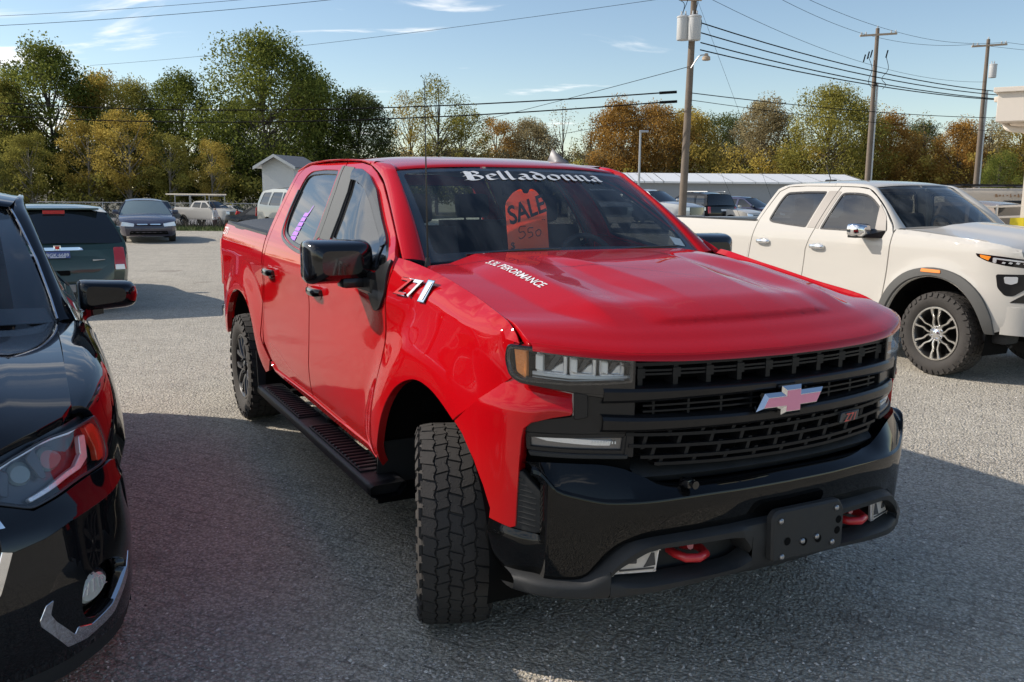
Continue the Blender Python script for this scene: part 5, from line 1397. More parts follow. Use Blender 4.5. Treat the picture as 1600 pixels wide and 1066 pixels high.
# grey lower guard with lamp recesses, skid and plate holder
gz_t = pch([0, .12, .30, .52, .60, .66, .72, .78, .86, .93, .98], [.622, .622, .616, .606, .595, .555, .49, .452, .447, .447, .45])
gz_b = pch([0, .2, .5, .7, .86, .95, .98], [.452, .448, .420, .398, .388, .392, .40])
rec_t = pch([.18, .22, .30, .52, .57, .62, .68, .70], [.505, .565, .572, .570, .562, .535, .495, .470])
rec_b = pch([.18, .24, .30, .45, .60, .70], [.505, .478, .472, .466, .458, .466])
def gx(a): return float(bx(a)) + .012 - .02 * sst(.9, .98, a)
def g_rows(zt, zb_, dx=0.0, ys=None):
    rows = []
    for y in ys:
        a = abs(y); x = gx(a) + dx; t, b2 = float(zt(a)), float(zb_(a))
        m_ = (t + b2) / 2
        rows.append([(x - .07, y, t + .008), (x - .018, y, t + .001), (x - .002, y, t - .008), (x + .004, y, m_ * .6 + t * .4), (x, y, m_ * .4 + b2 * .6), (x - .012, y, b2 + .004), (x - .05, y, b2), (x - .10, y, b2 + .002)])
    return gridmesh(np.array(rows), flip=True)
yl = np.linspace(-.95, -.70, 16); ym_ = np.linspace(-.70, -.18, 30); yc = np.linspace(-.18, .18, 11)
gd = g_rows(gz_t, gz_b, 0, yl)
up2 = g_rows(gz_t, rec_t, 0, ym_); lo2 = g_rows(rec_b, gz_b, 0, ym_)
cen = g_rows(gz_t, gz_b, 0, yc)
gall = MB().join(gd).join(up2).join(lo2).join(gd.mirror()).join(up2.mirror()).join(lo2.mirror()).join(cen)
GUARD = gall.build('bumper_guard', 'plastic', TRK, angle=35)
rb = MB(); rr_ = []
for y in np.linspace(-.72, -.16, 14):
    a = abs(y); x = gx(a) - .10; rr_.append([(x, y, .60), (x, y, .44)])
rb = gridmesh(np.array(rr_), flip=True); rb.build('recess_back', 'plastic', GUARD); rb.mirror().build('recess_back', 'plastic', GUARD)
skid = across(lambda y: [(.985 - .2 * y * y - .02, y, .455), (.93 - .2 * y * y, y, .40), (.70, y, .37)], 21, .55); skid.build('skid_plate', 'plastic', TRK)
# fog lamps, tow hooks
def FG(a, b, c): return np.stack([np.array([gx(abs(q)) for q in a]) - .055 + c, a, b], 1)
fo = [(-.685, .472), (-.635, .545), (-.60, .560), (-.515, .566), (-.528, .476)]
fog = prism(rnd(fo, [.004, .02, .02, .004, .004]), .012, FG, ch=.002)
fog2 = prism(inset(rnd(fo, .003), .010), .018, FG, ch=.004)
fog3 = prism(rnd([(-.63, .515), (-.60, .515), (-.60, .54), (-.63, .54)], .004), .021, FG, ch=.001); fog3.join(prism([(-.655, .488), (-.54, .492), (-.54, .498), (-.655, .494)], .021, FG)); fog3.join(prism([(-.575, .50), (-.535, .505), (-.54, .55), (-.55, .55)], .020, FG))
for mir in (False, True):
    f1 = (fog.mirror() if mir else fog).build('fog_light', 'lamp_silver', TRK); (fog2.mirror() if mir else fog2).build('fog_lens', mat('fog_glass', (.62, .56, .50), .15, coat=1, var=.2, vscale=40) if not mir else bpy.data.materials['fog_glass'], f1)
    (fog3.mirror() if mir else fog3).build('fog_bracket', 'lamp_grey', f1)
    y0 = .392 if mir else -.392
    hk = tube([(.86, y0 - .05, .528), (.92, y0 - .056, .527), (.962, y0 - .042, .525), (.978, y0, .524), (.962, y0 + .042, .525), (.92, y0 + .056, .527), (.86, y0 + .05, .528)], .0155, 10)
    hk.join(tube([(.86, y0, .528), (.93, y0, .55)], .014, 8)); hk.build('tow_hook', 'hook', TRK, angle=60)
# plate holder
def PL(a, b, c): return np.stack([1.016 - .10 * (np.asarray(a) - .06) ** 2 + c + (b - .55) * -.02, a, b], 1)
pl = prism(rnd([(-.118, .475), (.21, .470), (.228, .485), (.232, .62), (.205, .662), (-.10, .662), (-.122, .64)], .015), .030, PL, ch=.008)
PH = pl.build('plate_holder', 'plastic', TRK)
bolts = MB()
for y, z in ((-.085, .625), (.185, .632), (-.075, .492), (.17, .505), (.02, .535), (.09, .54)):
    p = PL(np.array([y]), np.array([z]), np.array([.030]))[0]
    bolts.join(lathe([(.011, -.002), (.0105, .004), (.006, .008), (0, .0085)], 8, 'x').xf(Matrix.Translation(p)))
kind(bolts.build('bolt', 'steel', PH), 'stuff')
hol = MB()
for y, z in ((-.05, .545), (.03, .53), (.10, .53), (.20, .585), (.195, .545)):
    p = PL(np.array([y]), np.array([z]), np.array([.0306]))[0]; hol.join(lathe([(.015, 0), (.012, .0004), (0, .0004)], 12, 'x').xf(Matrix.Translation(p)))
kind(hol.build('screw_hole', 'dark', PH), 'stuff')
# crash-bar cover behind the bumper mouth and a small camera
across(lambda y: [(float(XF(y)) - .14, y, .845), (float(XF(y)) - .05, y, .818), (float(XF(y)) - .03, y, .80), (float(XF(y)) - .05, y, .775)], 31, .58).build('bumper_shelf', 'plastic', TRK)
cmr = box(.945, -.43, .79, .05, .035, .03, .008); cmr.join(lathe([(.014, 0), (.014, .02), (0, .021)], 12, 'x').xf(Matrix.Translation((.965, -.425, .79)))); cmr.build('parking_camera', 'gloss', TRK)

# badges on the sides
V, F = text2d('Z71', .115, bold=.016, shear=.30)
def sb(V, off, x0=-.215, z0=1.358):
    p = SIDE(x0 - V[:, 0] * -1.0 * 1.55, z0 + V[:, 1] * .82); p[:, 1] -= off; return p
def flat_badge(V, off, x0=-.215, z0=1.356):
    q = lambda a, b: SIDE(np.array([a]), np.array([b]))[0]
    c = q(x0, z0); du = (q(x0 + .1, z0) - q(x0 - .1, z0)) / .2; dv = (q(x0, z0 + .03) - q(x0, z0 - .03)) / .06; n_ = np.cross(du, dv); n_ = n_ / np.linalg.norm(n_); n_ = n_ * -np.sign(n_[1])
    return c + np.outer(V[:, 0] * 1.5, du) + np.outer(V[:, 1] * .92, dv) + n_ * off
for s_, dx_, k_ in (('Z', -.070, 'hook'), ('7', .004, 'white_vinyl'), ('I', .070, 'white_vinyl')):
    for bo_, of_, nm_, kk_ in ((.030, .006, 'side_badge', 'satin'), (.022, .0075, 'badge_rim', 'chrome'), (.004, .0095, 'badge_letter', k_)):
        V, F = text2d(s_, .115, bold=bo_, shear=.30)
        if s_ == 'I': g_ = {.030: .011, .022: .008, .004: .0}[bo_]; V, F = np.array([(-.024 - g_, -.042 - g_), (-.002 + g_, -.042 - g_), (.024 + g_, .042 + g_), (.002 - g_, .042 + g_)]), [(0, 1, 2, 3)]
        MB().add(flat_badge(V * .96 + [dx_, 0], of_), F).build(nm_, kk_, TRK)
V, F = text2d('Z71', .10, bold=.012, shear=.2)
MB().add(SIDE(-4.42 + V[:, 0] * 1.2, 1.425 + V[:, 1] * .8) - [0, .003, 0], F).build('bed_decal', 'white_vinyl', TRK)
# purple family sticker in the rear door glass
st = MB()
def stf(P):
    p = SIDE(P[:, 0], P[:, 1]); p[:, 1] += .0115; return p
x0_, z0_ = -2.335, 1.452
for k in range(6):
    a, c = k / 6, (k + .80) / 6; w0, w1 = .062 - .022 * a, .062 - .022 * c
    st.add(stf(np.array([(x0_ + .085 * a - w0, z0_ + .175 * a), (x0_ + .085 * a + w0, z0_ + .175 * a), (x0_ + .085 * c + w1, z0_ + .175 * c), (x0_ + .085 * c - w1, z0_ + .175 * c)])), [(0, 1, 2, 3)])
st.add(stf(np.array([(x0_ + .10, z0_ + .15), (x0_ + .125, z0_ + .15), (x0_ + .165, z0_ + .215), (x0_ + .158, z0_ + .215)])), [(0, 1, 2, 3)])
kind(st.build('window_sticker', 'purple', DOORS[1][0]), 'stuff')

# name across the top of the windshield: broad-nib blackletter strokes
def nib(strokes, w=.205, ang=R(40), n=5):
    d = np.array([math.cos(ang), math.sin(ang)]) * w / 2; b = []
    for s_ in strokes:
        P = cr(s_, n) if len(s_) > 2 else np.array(s_, float)
        for p, q in zip(P[:-1], P[1:]): b.append([p - d, p + d, q + d, q - d])
    return b
GL = {'l': ([[(.10, 1.12), (.12, .92), (.12, .18), (.20, .05), (.34, .14)]], .35),
      'e': ([[(.12, .62), (.12, .16), (.26, .04), (.48, .16)], [(.12, .62), (.30, .74), (.46, .56), (.14, .36)]], .58),
      'a': ([[(.14, .64), (.30, .74), (.46, .62), (.46, .16), (.58, .05)], [(.46, .42), (.20, .36), (.10, .20), (.22, .04), (.46, .18)]], .66),
      'd': ([[(.12, 1.06), (.34, .90), (.52, .56), (.50, .18), (.32, .03)], [(.46, .66), (.24, .70), (.12, .52), (.12, .18), (.32, .03)]], .66),
      'o': ([[(.30, .72), (.12, .56), (.12, .18), (.30, .03)], [(.30, .72), (.52, .58), (.50, .18), (.30, .03)]], .66),
      'n': ([[(.04, .62), (.14, .70), (.16, .16), (.26, .04)], [(.16, .60), (.40, .74), (.50, .60), (.50, .16), (.62, .04)]], .70),
      'B': ([[(.04, .98), (.18, 1.10), (.36, 1.02), (.56, 1.10), (.74, .92), (.66, .72), (.38, .60)], [(.38, .60), (.70, .54), (.82, .30), (.68, .08), (.40, .02), (.20, .12), (.02, .02)],
             [(.22, 1.02), (.24, .60), (.22, .10)], [(.38, 1.02), (.38, .08)], [(.06, .52), (.24, .60)]], .96)}
lay, x = [], 0.0
for c in 'Belladonna':
    g, adv = GL[c]
    for q in nib(g): lay.append(np.array(q) + [x, 0])
    x += adv
bl = MB(); W_ = x
for i, q in enumerate(lay):
    q = (q - [W_ / 2, .5]) * [1.135 / W_, .078]
    a, b_ = q[:, 0] + .065, .872 + q[:, 1] * 1.42
    p = WS(a, b_); p += np.array([.55, 0, .83]) * (.0015 + .00002 * i)
    bl.add(p, [(0, 1, 2, 3)])
bl.build('windshield_banner', 'white_vinyl', WIND)

b = sheet([(.80, .10), (.90, .085), (.915, .165), (.815, .185)], WS, step=.05, depth=0, gap=0, away=(-1.5, 0, 1), off=-.004); b.build('windshield_decal', 'paper', WIND)
# interior
intr = MB()
rows = []
for y in np.linspace(-.80, .80, 13):
    rows.append([(-.50, y, 1.425), (-.62, y, 1.44), (-.85, y, 1.425), (-.95, y, 1.36), (-.93, y, 1.15), (-.80, y, .95)])
intr = gridmesh(np.array(rows)); intr.build('dashboard', 'interior', TRK, angle=50)
rows = [[(x, y, z - .035) for y, z in ((-.62, 1.88), (-.3, 1.915), (0, 1.92), (.3, 1.915), (.62, 1.88))] for x in (-1.2, -2.0, -2.9)]
gridmesh(np.array(rows)).build('headliner', 'headliner', TRK)
def seat(x, y):
    b = loft([[(x + .10 * 0 + dx, y + a * w, z) for a, w, dx in ((-1, .25, 0), (-.9, .25, .06), (0, .25, .09), (.9, .25, .06), (1, .25, 0), (.8, .25, -.09), (-.8, .25, -.09))] for z, dz in ((.95, 0), (1.2, 0), (1.45, 0), (1.56, 0))], 3, 2, close_v=True, caps=True)
    b.map(lambda V: np.stack([V[:, 0] - (V[:, 2] - 1.0) * .30, V[:, 1], V[:, 2]], 1))
    b.join(box(x - .20, y, 1.66, .09, .25, .17, .05, rot=Matrix.Rotation(R(-12), 4, 'Y'))); b.join(box(x + .22, y, .92, .52, .50, .16, .06))
    for s in (-.06, .06): b.join(tube([(x - .18, y + s, 1.52), (x - .195, y + s, 1.62)], .008, 6))
    return b
for x, y in ((-1.42, .42), (-1.42, -.42), (-2.38, .42), (-2.38, -.42)): seat(x, y).build('seat', 'seat', TRK, angle=50)
sw = []
for a in np.linspace(0, 2 * math.pi, 25): sw.append((-1.03 - .35 * .19 * math.sin(a) + 0, .42 + .19 * math.cos(a), 1.34 + .94 * .19 * math.sin(a)))
b = tube(sw, .016, 8, caps=False); b.join(box(-1.02, .42, 1.34, .05, .16, .12, .03)); b.join(tube([(-1.02, .42, 1.34), (-.90, .42, 1.28)], .03, 8)); b.build('steering_wheel', 'interior', TRK, angle=60)
rmv = box(-1.10, .02, 1.775, .03, .25, .075, .03, rot=Matrix.Rotation(R(8), 4, 'Z')); rmv.join(tube([(-1.09, .02, 1.79), (-1.05, .01, 1.84)], .012, 6)); rmv.build('rear_view_mirror', 'dark', TRK)
for s in (-1, 1): box(-1.75, s * .87, 1.0, 2.25, .07, .80, .02).build('door_lining', 'interior', TRK)
for s in (-1, 1): box(-2.70, s * .80, 1.62, .30, .04, .5, .01, rot=Matrix.Rotation(s * R(22), 4, 'X')).build('pillar_lining', 'interior', TRK)
box(-1.8, 0, .70, 2.3, 1.75, .08).build('cab_floor', 'interior', TRK)
# chassis, wheel housings
b = MB()
b.join(box(-2.1, 0, .56, 5.3, 1.1, .18, .02)); b.join(box(-1.8, 0, .55, 2.2, 1.74, .16, .02)); b.join(box(.15, 0, .82, 1.0, 1.22, .68, .05)); b.join(box(-.62, 0, 1.05, .25, 1.6, .62, .03)); b.join(box(-3.86, 0, 1.02, 1.70, 1.16, .78, .02)); b.join(box(-3.86, 0, 1.24, 1.70, 1.78, .36, .02))
b.join(tube([(-3.745, -.8, .41), (-3.745, .8, .41)], .07, 10)); b.join(tube([(0, -.7, .41), (0, .7, .41)], .06, 10)); b.join(lathe([(.14, -.12), (.16, 0), (.14, .12)], 16).xf(Matrix.Translation((-3.745, 0, .41))))
b.build('chassis', 'dark', TRK)
def liner(x, w0, w1, r, a0=-15, a1=195):
    rows = [[(x + r * math.cos(a), y, .44 + r * .95 * math.sin(a)) for y in (w0, w1)] + [(x + .3 * r * math.cos(a), w1, .44 + .3 * r * math.sin(a))] for a in np.linspace(R(a0), R(a1), 25)]
    return gridmesh(np.array(rows))
both(liner(-.05, -.985, -.60, .605), 'wheel_liner', 'dark'); both(liner(-3.745, -.95, -.58, .60), 'wheel_liner', 'dark')

# wheels
for x, y, sd, st_ in ((0.0, -.885, -1, R(-21.5)), (0.0, .885, 1, R(-21.5)), (-3.745, -.875, -1, 0), (-3.745, .875, 1, 0)):
    wheel(TRK, x, y, .407, .285, .245, 'split', sd, st_, mats=('rim_black', 'rim_dark', 'rim_black'), spin=.3 + x)
# mud flaps, running boards
def flap(x0, x1):
    b = MB(); t = .008
    pts = [(x0, -.985, .60), (x0, -.70, .60), (x1, -.70, .30), (x1, -.985, .30)]
    return b.add(pts + [(x - t, y, z) for x, y, z in pts], [(0, 1, 2, 3), (7, 6, 5, 4), (0, 3, 7, 4), (0, 4, 5, 1), (1, 5, 6, 2), (2, 6, 7, 3)])
both(flap(-.615, -.665), 'mud_flap', 'plastic'); both(flap(-3.28, -3.24), 'mud_flap', 'plastic')
def board():
    b = loft([[(x, y, z) for y, z in rnd([(-1.072, .385), (-1.072, .425), (-1.055, .435), (-.90, .437), (-.895, .42), (-.93, .375), (-1.04, .37)], .008, 2)] for x in (-2.80, -2.78, -1.6, -.56, -.54)], 2, 1, close_v=True, caps=True)
    b.map(lambda V: V); return b
def pads():
    b = MB()
    for x0, x1 in ((-2.74, -1.84), (-1.62, -.70)):
        b.join(box((x0 + x1) / 2, -.985, .440, x1 - x0, .13, .010, .003))
        for x in np.arange(x0 + .04, x1 - .02, .052): b.join(box(x, -.985, .449, .022, .118, .012, .004, 1))
    return b
def brk():
    b = MB()
    for x in (-2.5, -1.65, -.8): b.join(box(x, -.83, .44, .06, .20, .05, .01)); b.join(box(x, -.75, .49, .05, .05, .14, .01))
    return b
bo_, pd, bk_ = board(), pads(), brk()
for mir in (False, True):
    r_ = (bo_.mirror() if mir else bo_).build('running_board', 'step_black', TRK); (pd.mirror() if mir else pd).build('step_pad', 'step_black', r_); kind((bk_.mirror() if mir else bk_).build('bracket', 'dark', r_), 'stuff')

# ---- things lying in or stuck inside the cab
def tagshape():
    P = [(-.122, -.185), (.118, -.180), (.112, .055), (.055, .125), (.02, .135), (.01, .11), (-.02, .11), (-.03, .135), (-.08, .115), (-.128, .06)]
    return rnd(P, [.003, .003, .02, .02, .015, .01, .01, .015, .02, .02], 3)
# the card hangs upright from the mirror stem
o_ = np.array([-.845, -.078, 1.640]); t_ = R(7)
up_v = np.array([-math.sin(t_), 0, math.cos(t_)]); rt_v = np.array([0, 1.0, 0]); nv = np.array([math.cos(t_), 0, math.sin(t_)])
TAG = thing('sale_tag', 'orange cut-out sale card with black lettering taped inside the red pickup windshield', 'sale tag')
TAG.location = TRK.matrix_basis @ Vector(o_); TAG.rotation_euler = TRK.rotation_euler
_o = np.zeros(3)
def TG(a, b, c): return rt_v * np.asarray(a)[:, None] + up_v * np.asarray(b)[:, None] * 1.02 + nv * np.asarray(c)[:, None]
prism(tagshape(), .0015, TG).build('card', 'tag_orange', TAG)
V, F = text2d('SALE', .118, bold=.022, space=.98)
c_, s_ = math.cos(R(15)), math.sin(R(15)); V = V @ np.array([[c_, s_], [-s_, c_]])
b = MB().add(TG(V[:, 0] * .92 - .005, V[:, 1] * 1.1 + .03, np.full(len(V), .0022)), F)
V, F = text2d('$', .05, bold=.01); b.add(TG(V[:, 0] - .095, V[:, 1] - .155, np.full(len(V), .0022)), F)
for stroke in ([(-.015, -.055), (-.05, -.058), (-.055, -.085), (-.03, -.082), (-.02, -.10), (-.045, -.118), (-.06, -.112)], [(.028, -.062), (.0, -.066), (-.002, -.086), (.018, -.086), (.022, -.104), (-.002, -.115)], [(.06, -.072), (.042, -.085), (.05, -.105), (.07, -.098), (.072, -.078), (.058, -.072)], [(.082, -.02), (.087, -.024)], [(.094, -.022), (.099, -.024)]):
    v = ribbon(stroke, .0022, 4)
    P = cr(stroke, 4)
    for i in range(len(P) - 1):
        k = len(P); q = np.array([v[i], v[i + 1], v[2 * k - 2 - i], v[2 * k - 1 - i]]); b.add(TG(q[:, 0], q[:, 1], np.full(4, .0023)), [(0, 1, 2, 3)])
b.build('printed_lettering', 'ink', TAG)
PAP = prism([(-.14, -.09), (.14, -.09), (.14, .09), (-.14, .09)], .002, lambda a, b, c: np.stack([b, a, c], 1)).build('paper_sheet', 'paper', None)
PAP.location = TRK.matrix_basis @ Vector((-.64, -.50, 1.446)); PAP.rotation_euler = TRK.rotation_euler
tag(PAP, 'white paper lying flat on the dashboard behind the red pickup windshield', 'paper')
# ------------------------------------------------------------------ toolkit for the other vehicles
M['car_glass'] = mat('dark_car_glass', (0.015, 0.018, 0.02), 0.03, spec=0.9)
M['car_glass_pale'] = mat('pale_car_glass', (0.16, 0.21, 0.22), 0.05, spec=0.8)
M['plate_blue'] = mat('blue_plate', (0.10, 0.13, 0.30), 0.4)
M['rust'] = mat('rusty_patch', (0.32, 0.20, 0.11), 0.8, var=0.4)
M['cream_paint'] = mat('cream_paint', (0.60, 0.54, 0.45), 0.5, var=0.08)

def mir_build(b, side, *a, **k): return (b if side < 0 else b.mirror()).build(*a, **k)

class Nose:
    """front (or rear) of a body: a plan curve swept up with a set-back that depends on height"""
    def __init__(s, pts, setback, side=(2, 3, 1)):
        P = cr(pts, 10); s.side = side
        s.P = P; s.L = np.concatenate([[0], np.cumsum(np.linalg.norm(np.diff(P, axis=0), axis=1))])
        t = np.gradient(P, axis=0); s.T = t / np.linalg.norm(t, axis=1, keepdims=True); s.sb = setback
        o = np.argsort(P[:, 1]); s.xa = P[o, 1], P[o, 0]
    def S(s, y): return float(np.interp(-y, -s.P[:, 1], s.L))
    def X(s, y, z=None):
        x = np.interp(np.abs(y), *s.xa); return x + (s.sb(z) if z is not None else 0)
    def f(s, off=0.0):
        def g(a, z):
            x, y = np.interp(a, s.L, s.P[:, 0]), np.interp(a, s.L, s.P[:, 1])
            tx, ty = np.interp(a, s.L, s.T[:, 0]), np.interp(a, s.L, s.T[:, 1])
            o = s.sb(z) * (1 - (1 - s.side[2]) * sst(s.side[0], s.side[1], np.abs(y))) + (off(a, z) if callable(off) else off)
            return np.stack([x - ty * o, -(y + tx * o), z], 1)
        return g
    def sheet(s, poly, off=0.0, step=.03, depth=.02, holes=(), gap=0.0, ch=.002):
        Q = [(s.S(y), z) for y, z in poly]
        H = [[(s.S(y), z) for y, z in h] for h in holes]
        return sheet(Q, s.f(off), holes=H, step=step, depth=depth, away=(-3, 0, .8), gap=gap, ch=ch)
    def prism(s, poly, t, off=0.0, ch=.003):
        Q = densify(np.array([(s.S(y), z) for y, z in poly]), .03)
        return prism(Q, t, lambda a, b, c: s.f(lambda q, z: off + c)(a, b), ch=ch)

def glass_patch(base, top, bow, name, m, root, n=7, border=None):
    """windscreen between two half curves (centre to edge), mirrored"""
    B = cr(base, n); T = cr(top, n); B = np.concatenate([(B * [1, -1, 1])[::-1], B[1:]]); T = np.concatenate([(T * [1, -1, 1])[::-1], T[1:]])
    rows = []
    for t in np.linspace(0, 1, 9):
        r = B + (T - B) * t; r = r + np.array([.5, 0, .85]) * bow * math.sin(t * math.pi) * (1 if B[:, 0].mean() > T[:, 0].mean() else 1) * np.array([1 if B[:, 0].mean() > T[:, 0].mean() else -1, 1, 1]); rows.append(r)
    return gridmesh(np.array(rows)).build(name, m, root, angle=60)

def roof_skin(st, name, m, root, curve=.06):
    rs = []
    x0 = st[0][0]
    for x, ye, ze, zc in st:
        fade = max(0, 1 - abs(x - x0) / .45)
        rs.append([(x - curve * fade * t * t, ye * t, zc - (zc - ze) * abs(t) ** 3) for t in np.linspace(-1, 1, 11)])
    return loft(rs, 3, 2).build(name, m, root, angle=60)

def strip3(a, b, bulge, name, m, root, lip=.015):
    """rounded strip between two 3-D edges (roof pillars)"""
    rows = []
    for p, q in zip(cr(a, 4), cr(b, 4)):
        p, q = np.array(p), np.array(q); c = (p + q) / 2 + bulge
        rows.append([p + (0, lip * (1 if p[1] < 0 else -1), -.006), p, (p * .75 + c * .25) + np.array(bulge) * .3, c, (q * .75 + c * .25) + np.array(bulge) * .3, q, q + (-.01, 0, -.012)])
    b_ = gridmesh(np.array(rows)); r = b_.build(name, m, root, angle=60); l = b_.mirror().build(name, m, root, angle=60); return r, l

def sideprofile(W, taperF=None, taperR=None, flares=(), top=None, r_edge=.0):
    w = pch([a for a, b in W], [b for a, b in W])
    def f(X, Z):
        X, Z = np.asarray(X, float), np.asarray(Z, float); s = w(Z)
        if taperF: s = s - taperF[1] * np.clip((X - taperF[0]) / taperF[2], 0, 1.2) ** 2.4
        if taperR: s = s - taperR[1] * np.clip((taperR[0] - X) / taperR[2], 0, 1.2) ** 2.4
        for xc, zc, r0, r1, h in flares: s = s + h * (1 - sst(r0, r1, np.hypot(X - xc, Z - zc)))
        if top is not None:
            d = np.clip((top(X) - Z) / r_edge, 0, 1); s = s - r_edge * .9 * (1 - np.sqrt(np.clip(1 - (1 - d) ** 2, 0, 1)))
        return s
    S = lambda X, Z: np.stack([X, -f(X, Z), Z], 1)
    S.w = f; return S

def arc(xc, zc, r, a0=0, a1=180, n=14, sz=1.0): return [(xc + r * math.cos(R(a)), zc + sz * r * math.sin(R(a))) for a in np.linspace(a0, a1, n)]
def pair(b, name, m, root, angle=32): return b.build(name, m, root, angle), b.mirror().build(name, m, root, angle)
def pairsub(b, name, m, prs, angle=32):
    b.build(name, m, prs[0], angle); b.mirror().build(name, m, prs[1], angle)

# ------------------------------------------------------------------ the white pickup
CAN = thing('pickup_truck', 'white crew cab pickup with chrome mirror and door handles and twin-spoke alloy wheel', 'pickup truck', (4.988, 9.117, 0), R(27.5 - 90))
ctop = pch([-.70, -.55, -.2, .2, .5, .72, .85], [1.44, 1.42, 1.395, 1.36, 1.33, 1.29, 1.25])
CW = [(.42, .87), (.52, .925), (.62, .945), (.85, .95), (1.0, .952), (1.12, .958), (1.24, .962), (1.32, .952), (1.40, .928), (1.46, .905), (1.80, .735), (1.87, .69), (1.95, .60)]
CFL = ((-.03, .42, .55, .78, .028), (-3.34, .42, .55, .78, .028))
CS = sideprofile(CW, taperF=(.35, .20, .5), flares=CFL, top=lambda X: np.where(X > -.72, ctop(np.clip(X, -.7, .85)), 2.6), r_edge=.055)
CSU = sideprofile(CW, flares=CFL)
def cs_mix(X, Z):
    a, b = CS(X, Z), CSU(X, Z); k = sst(-.66, -.40, X)[:, None]; return b * (1 - k) + a * k
AWC = (-1.5, 0, .9)
arch = cr([(-.585, .47), (-.55, .62), (-.44, .80), (-.27, .925), (-.04, .975), (.19, .925), (.36, .80), (.47, .64), (.52, .50)], 4)
cf = np.concatenate([arch, [(.58, .50), (.80, .58), (.80, .95), (.78, 1.20), (.74, 1.285)], cr([(.72, 1.29), (.5, 1.33), (.2, 1.36), (-.2, 1.395), (-.50, 1.418)], 4), [(-.555, 1.42), (-.565, 1.375), (-.585, 1.15), (-.63, .70), (-.66, .50)]])
CFEND = pair(sheet(cf, cs_mix, step=.035, depth=.04, away=AWC, gap=.003), 'fender', 'white_paint', CAN)
cfw = rnd([(-1.565, 1.375), (-1.44, 1.785), (-1.25, 1.79), (-1.05, 1.768), (-.86, 1.65), (-.70, 1.52), (-.645, 1.385), (-1.0, 1.37)], [.03, .05, .1, .1, .1, .08, .04, .1], 3)
crw = rnd([(-2.40, 1.455), (-2.33, 1.70), (-2.275, 1.785), (-1.97, 1.80), (-1.655, 1.80), (-1.77, 1.385), (-2.10, 1.405), (-2.33, 1.425)], [.05, .08, .05, .1, .04, .03, .1, .05], 3)
cfd = [(-.67, .52), (-.64, .70), (-.593, 1.15), (-.573, 1.375), (-.62, 1.46), (-.78, 1.62), (-.95, 1.745), (-1.09, 1.822), (-1.25, 1.842), (-1.49, 1.85), (-1.62, 1.40), (-1.73, 1.15), (-1.775, .80), (-1.775, .53)]
crd = [(-1.782, .53), (-1.782, .80), (-1.737, 1.15), (-1.627, 1.40), (-1.50, 1.852), (-2.0, 1.857), (-2.28, 1.845), (-2.40, 1.79), (-2.55, 1.46), (-2.63, 1.15), (-2.68, .93), (-2.72, .78), (-2.66, .62), (-2.56, .53)]
CD = []
for nm, o, w_ in (('front_door', cfd, cfw), ('rear_door', crd, crw)):
    d = pair(sheet(o, cs_mix, holes=[w_], step=.04, depth=.03, away=AWC, gap=.003), nm, 'white_paint', CAN); CD.append(d)
    pairsub(sheet(w_, CSU, holes=[inset(w_, .020)], step=.02, depth=.02, away=AWC, gap=-.004, off=-.004), 'window_seal', 'satin', d)
    pairsub(sheet(inset(w_, .016), CSU, step=.05, depth=0, away=AWC, gap=0, off=-.012), 'window_glass', 'tint', d)
tg = mat('taupe_trim', (.26, .235, .21), .5)
pairsub(sheet([(-1.585, 1.38), (-1.625, 1.385), (-1.505, 1.80), (-1.455, 1.79)], CSU, step=.04, depth=.008, away=AWC, off=.003, gap=0), 'pillar_trim', tg, CD[0])
pairsub(sheet([(-1.635, 1.39), (-1.75, 1.39), (-1.64, 1.80), (-1.515, 1.80)], CSU, step=.04, depth=.008, away=AWC, off=.003, gap=0), 'pillar_trim', tg, CD[1])
pairsub(sheet(rnd([(-.66, 1.38), (-.72, 1.54), (-.86, 1.67), (-.80, 1.38)], .02), CSU, step=.04, depth=.01, away=AWC, off=.005, gap=0), 'mirror_sail', tg, CD[0])
for x, z, i in ((-1.545, 1.185, 0), (-2.40, 1.20, 1)):
    rows = []
    for t, c, h in ((-.115, .004, .012), (-.10, .028, .020), (-.04, .042, .022), (.03, .042, .022), (.085, .030, .020), (.10, .006, .014)):
        yy = -float(CSU.w(x + t, z)) - c
        rows.append([(x + t, yy - .003, z - h), (x + t, yy - .009, z - h * .4), (x + t, yy - .009, z + h * .4), (x + t, yy - .003, z + h), (x + t, yy + .016, z + h), (x + t, yy + .016, z - h)])
    pairsub(loft(rows, 4, 1, close_v=True, caps=True), 'handle', 'chrome', CD[i])
    pairsub(prism(rnd([(x - .08, z - .04), (x + .08, z - .04), (x + .08, z + .04), (x - .08, z + .04)], .038), .002, lambda a, b, c: CSU(a, b) - np.stack([0 * c, c, 0 * c], 1)), 'handle_cup', 'silver_paint', CD[i])
pair(sheet([(-.67, .44), (-.66, .51), (-2.56, .52), (-2.70, .57), (-2.62, .44)], CSU, step=.06, depth=.05, away=AWC, gap=0), 'rocker_panel', 'white_paint', CAN)
archr = arc(-3.34, .45, .55, 195, -15, 14)
cbed = [(-2.60, .53), (-2.70, .62), (-2.75, .78), (-2.71, .93), (-2.66, 1.15), (-2.58, 1.435), (-3.3, 1.437), (-3.95, 1.44), (-4.22, 1.442), (-4.27, 1.3), (-4.27, .62), (-4.1, .58)] + archr[::1] + [(-2.75, .50)]
pair(sheet(cbed, CSU, step=.05, depth=.04, away=AWC, gap=.003), 'bed_side', 'white_paint', CAN)
pair(loft([[(x, -float(CSU.w(x, 1.44)) - .002, 1.43), (x, -float(CSU.w(x, 1.44)), 1.455), (x, -.84, 1.458), (x, -.83, 1.38)] for x in (-2.58, -3.3, -4.25)], 2, 1), 'bed_rail', 'plastic', CAN)
box(-4.29, 0, 1.02, .05, 1.76, .84, .02).build('tailgate', 'white_paint', CAN)
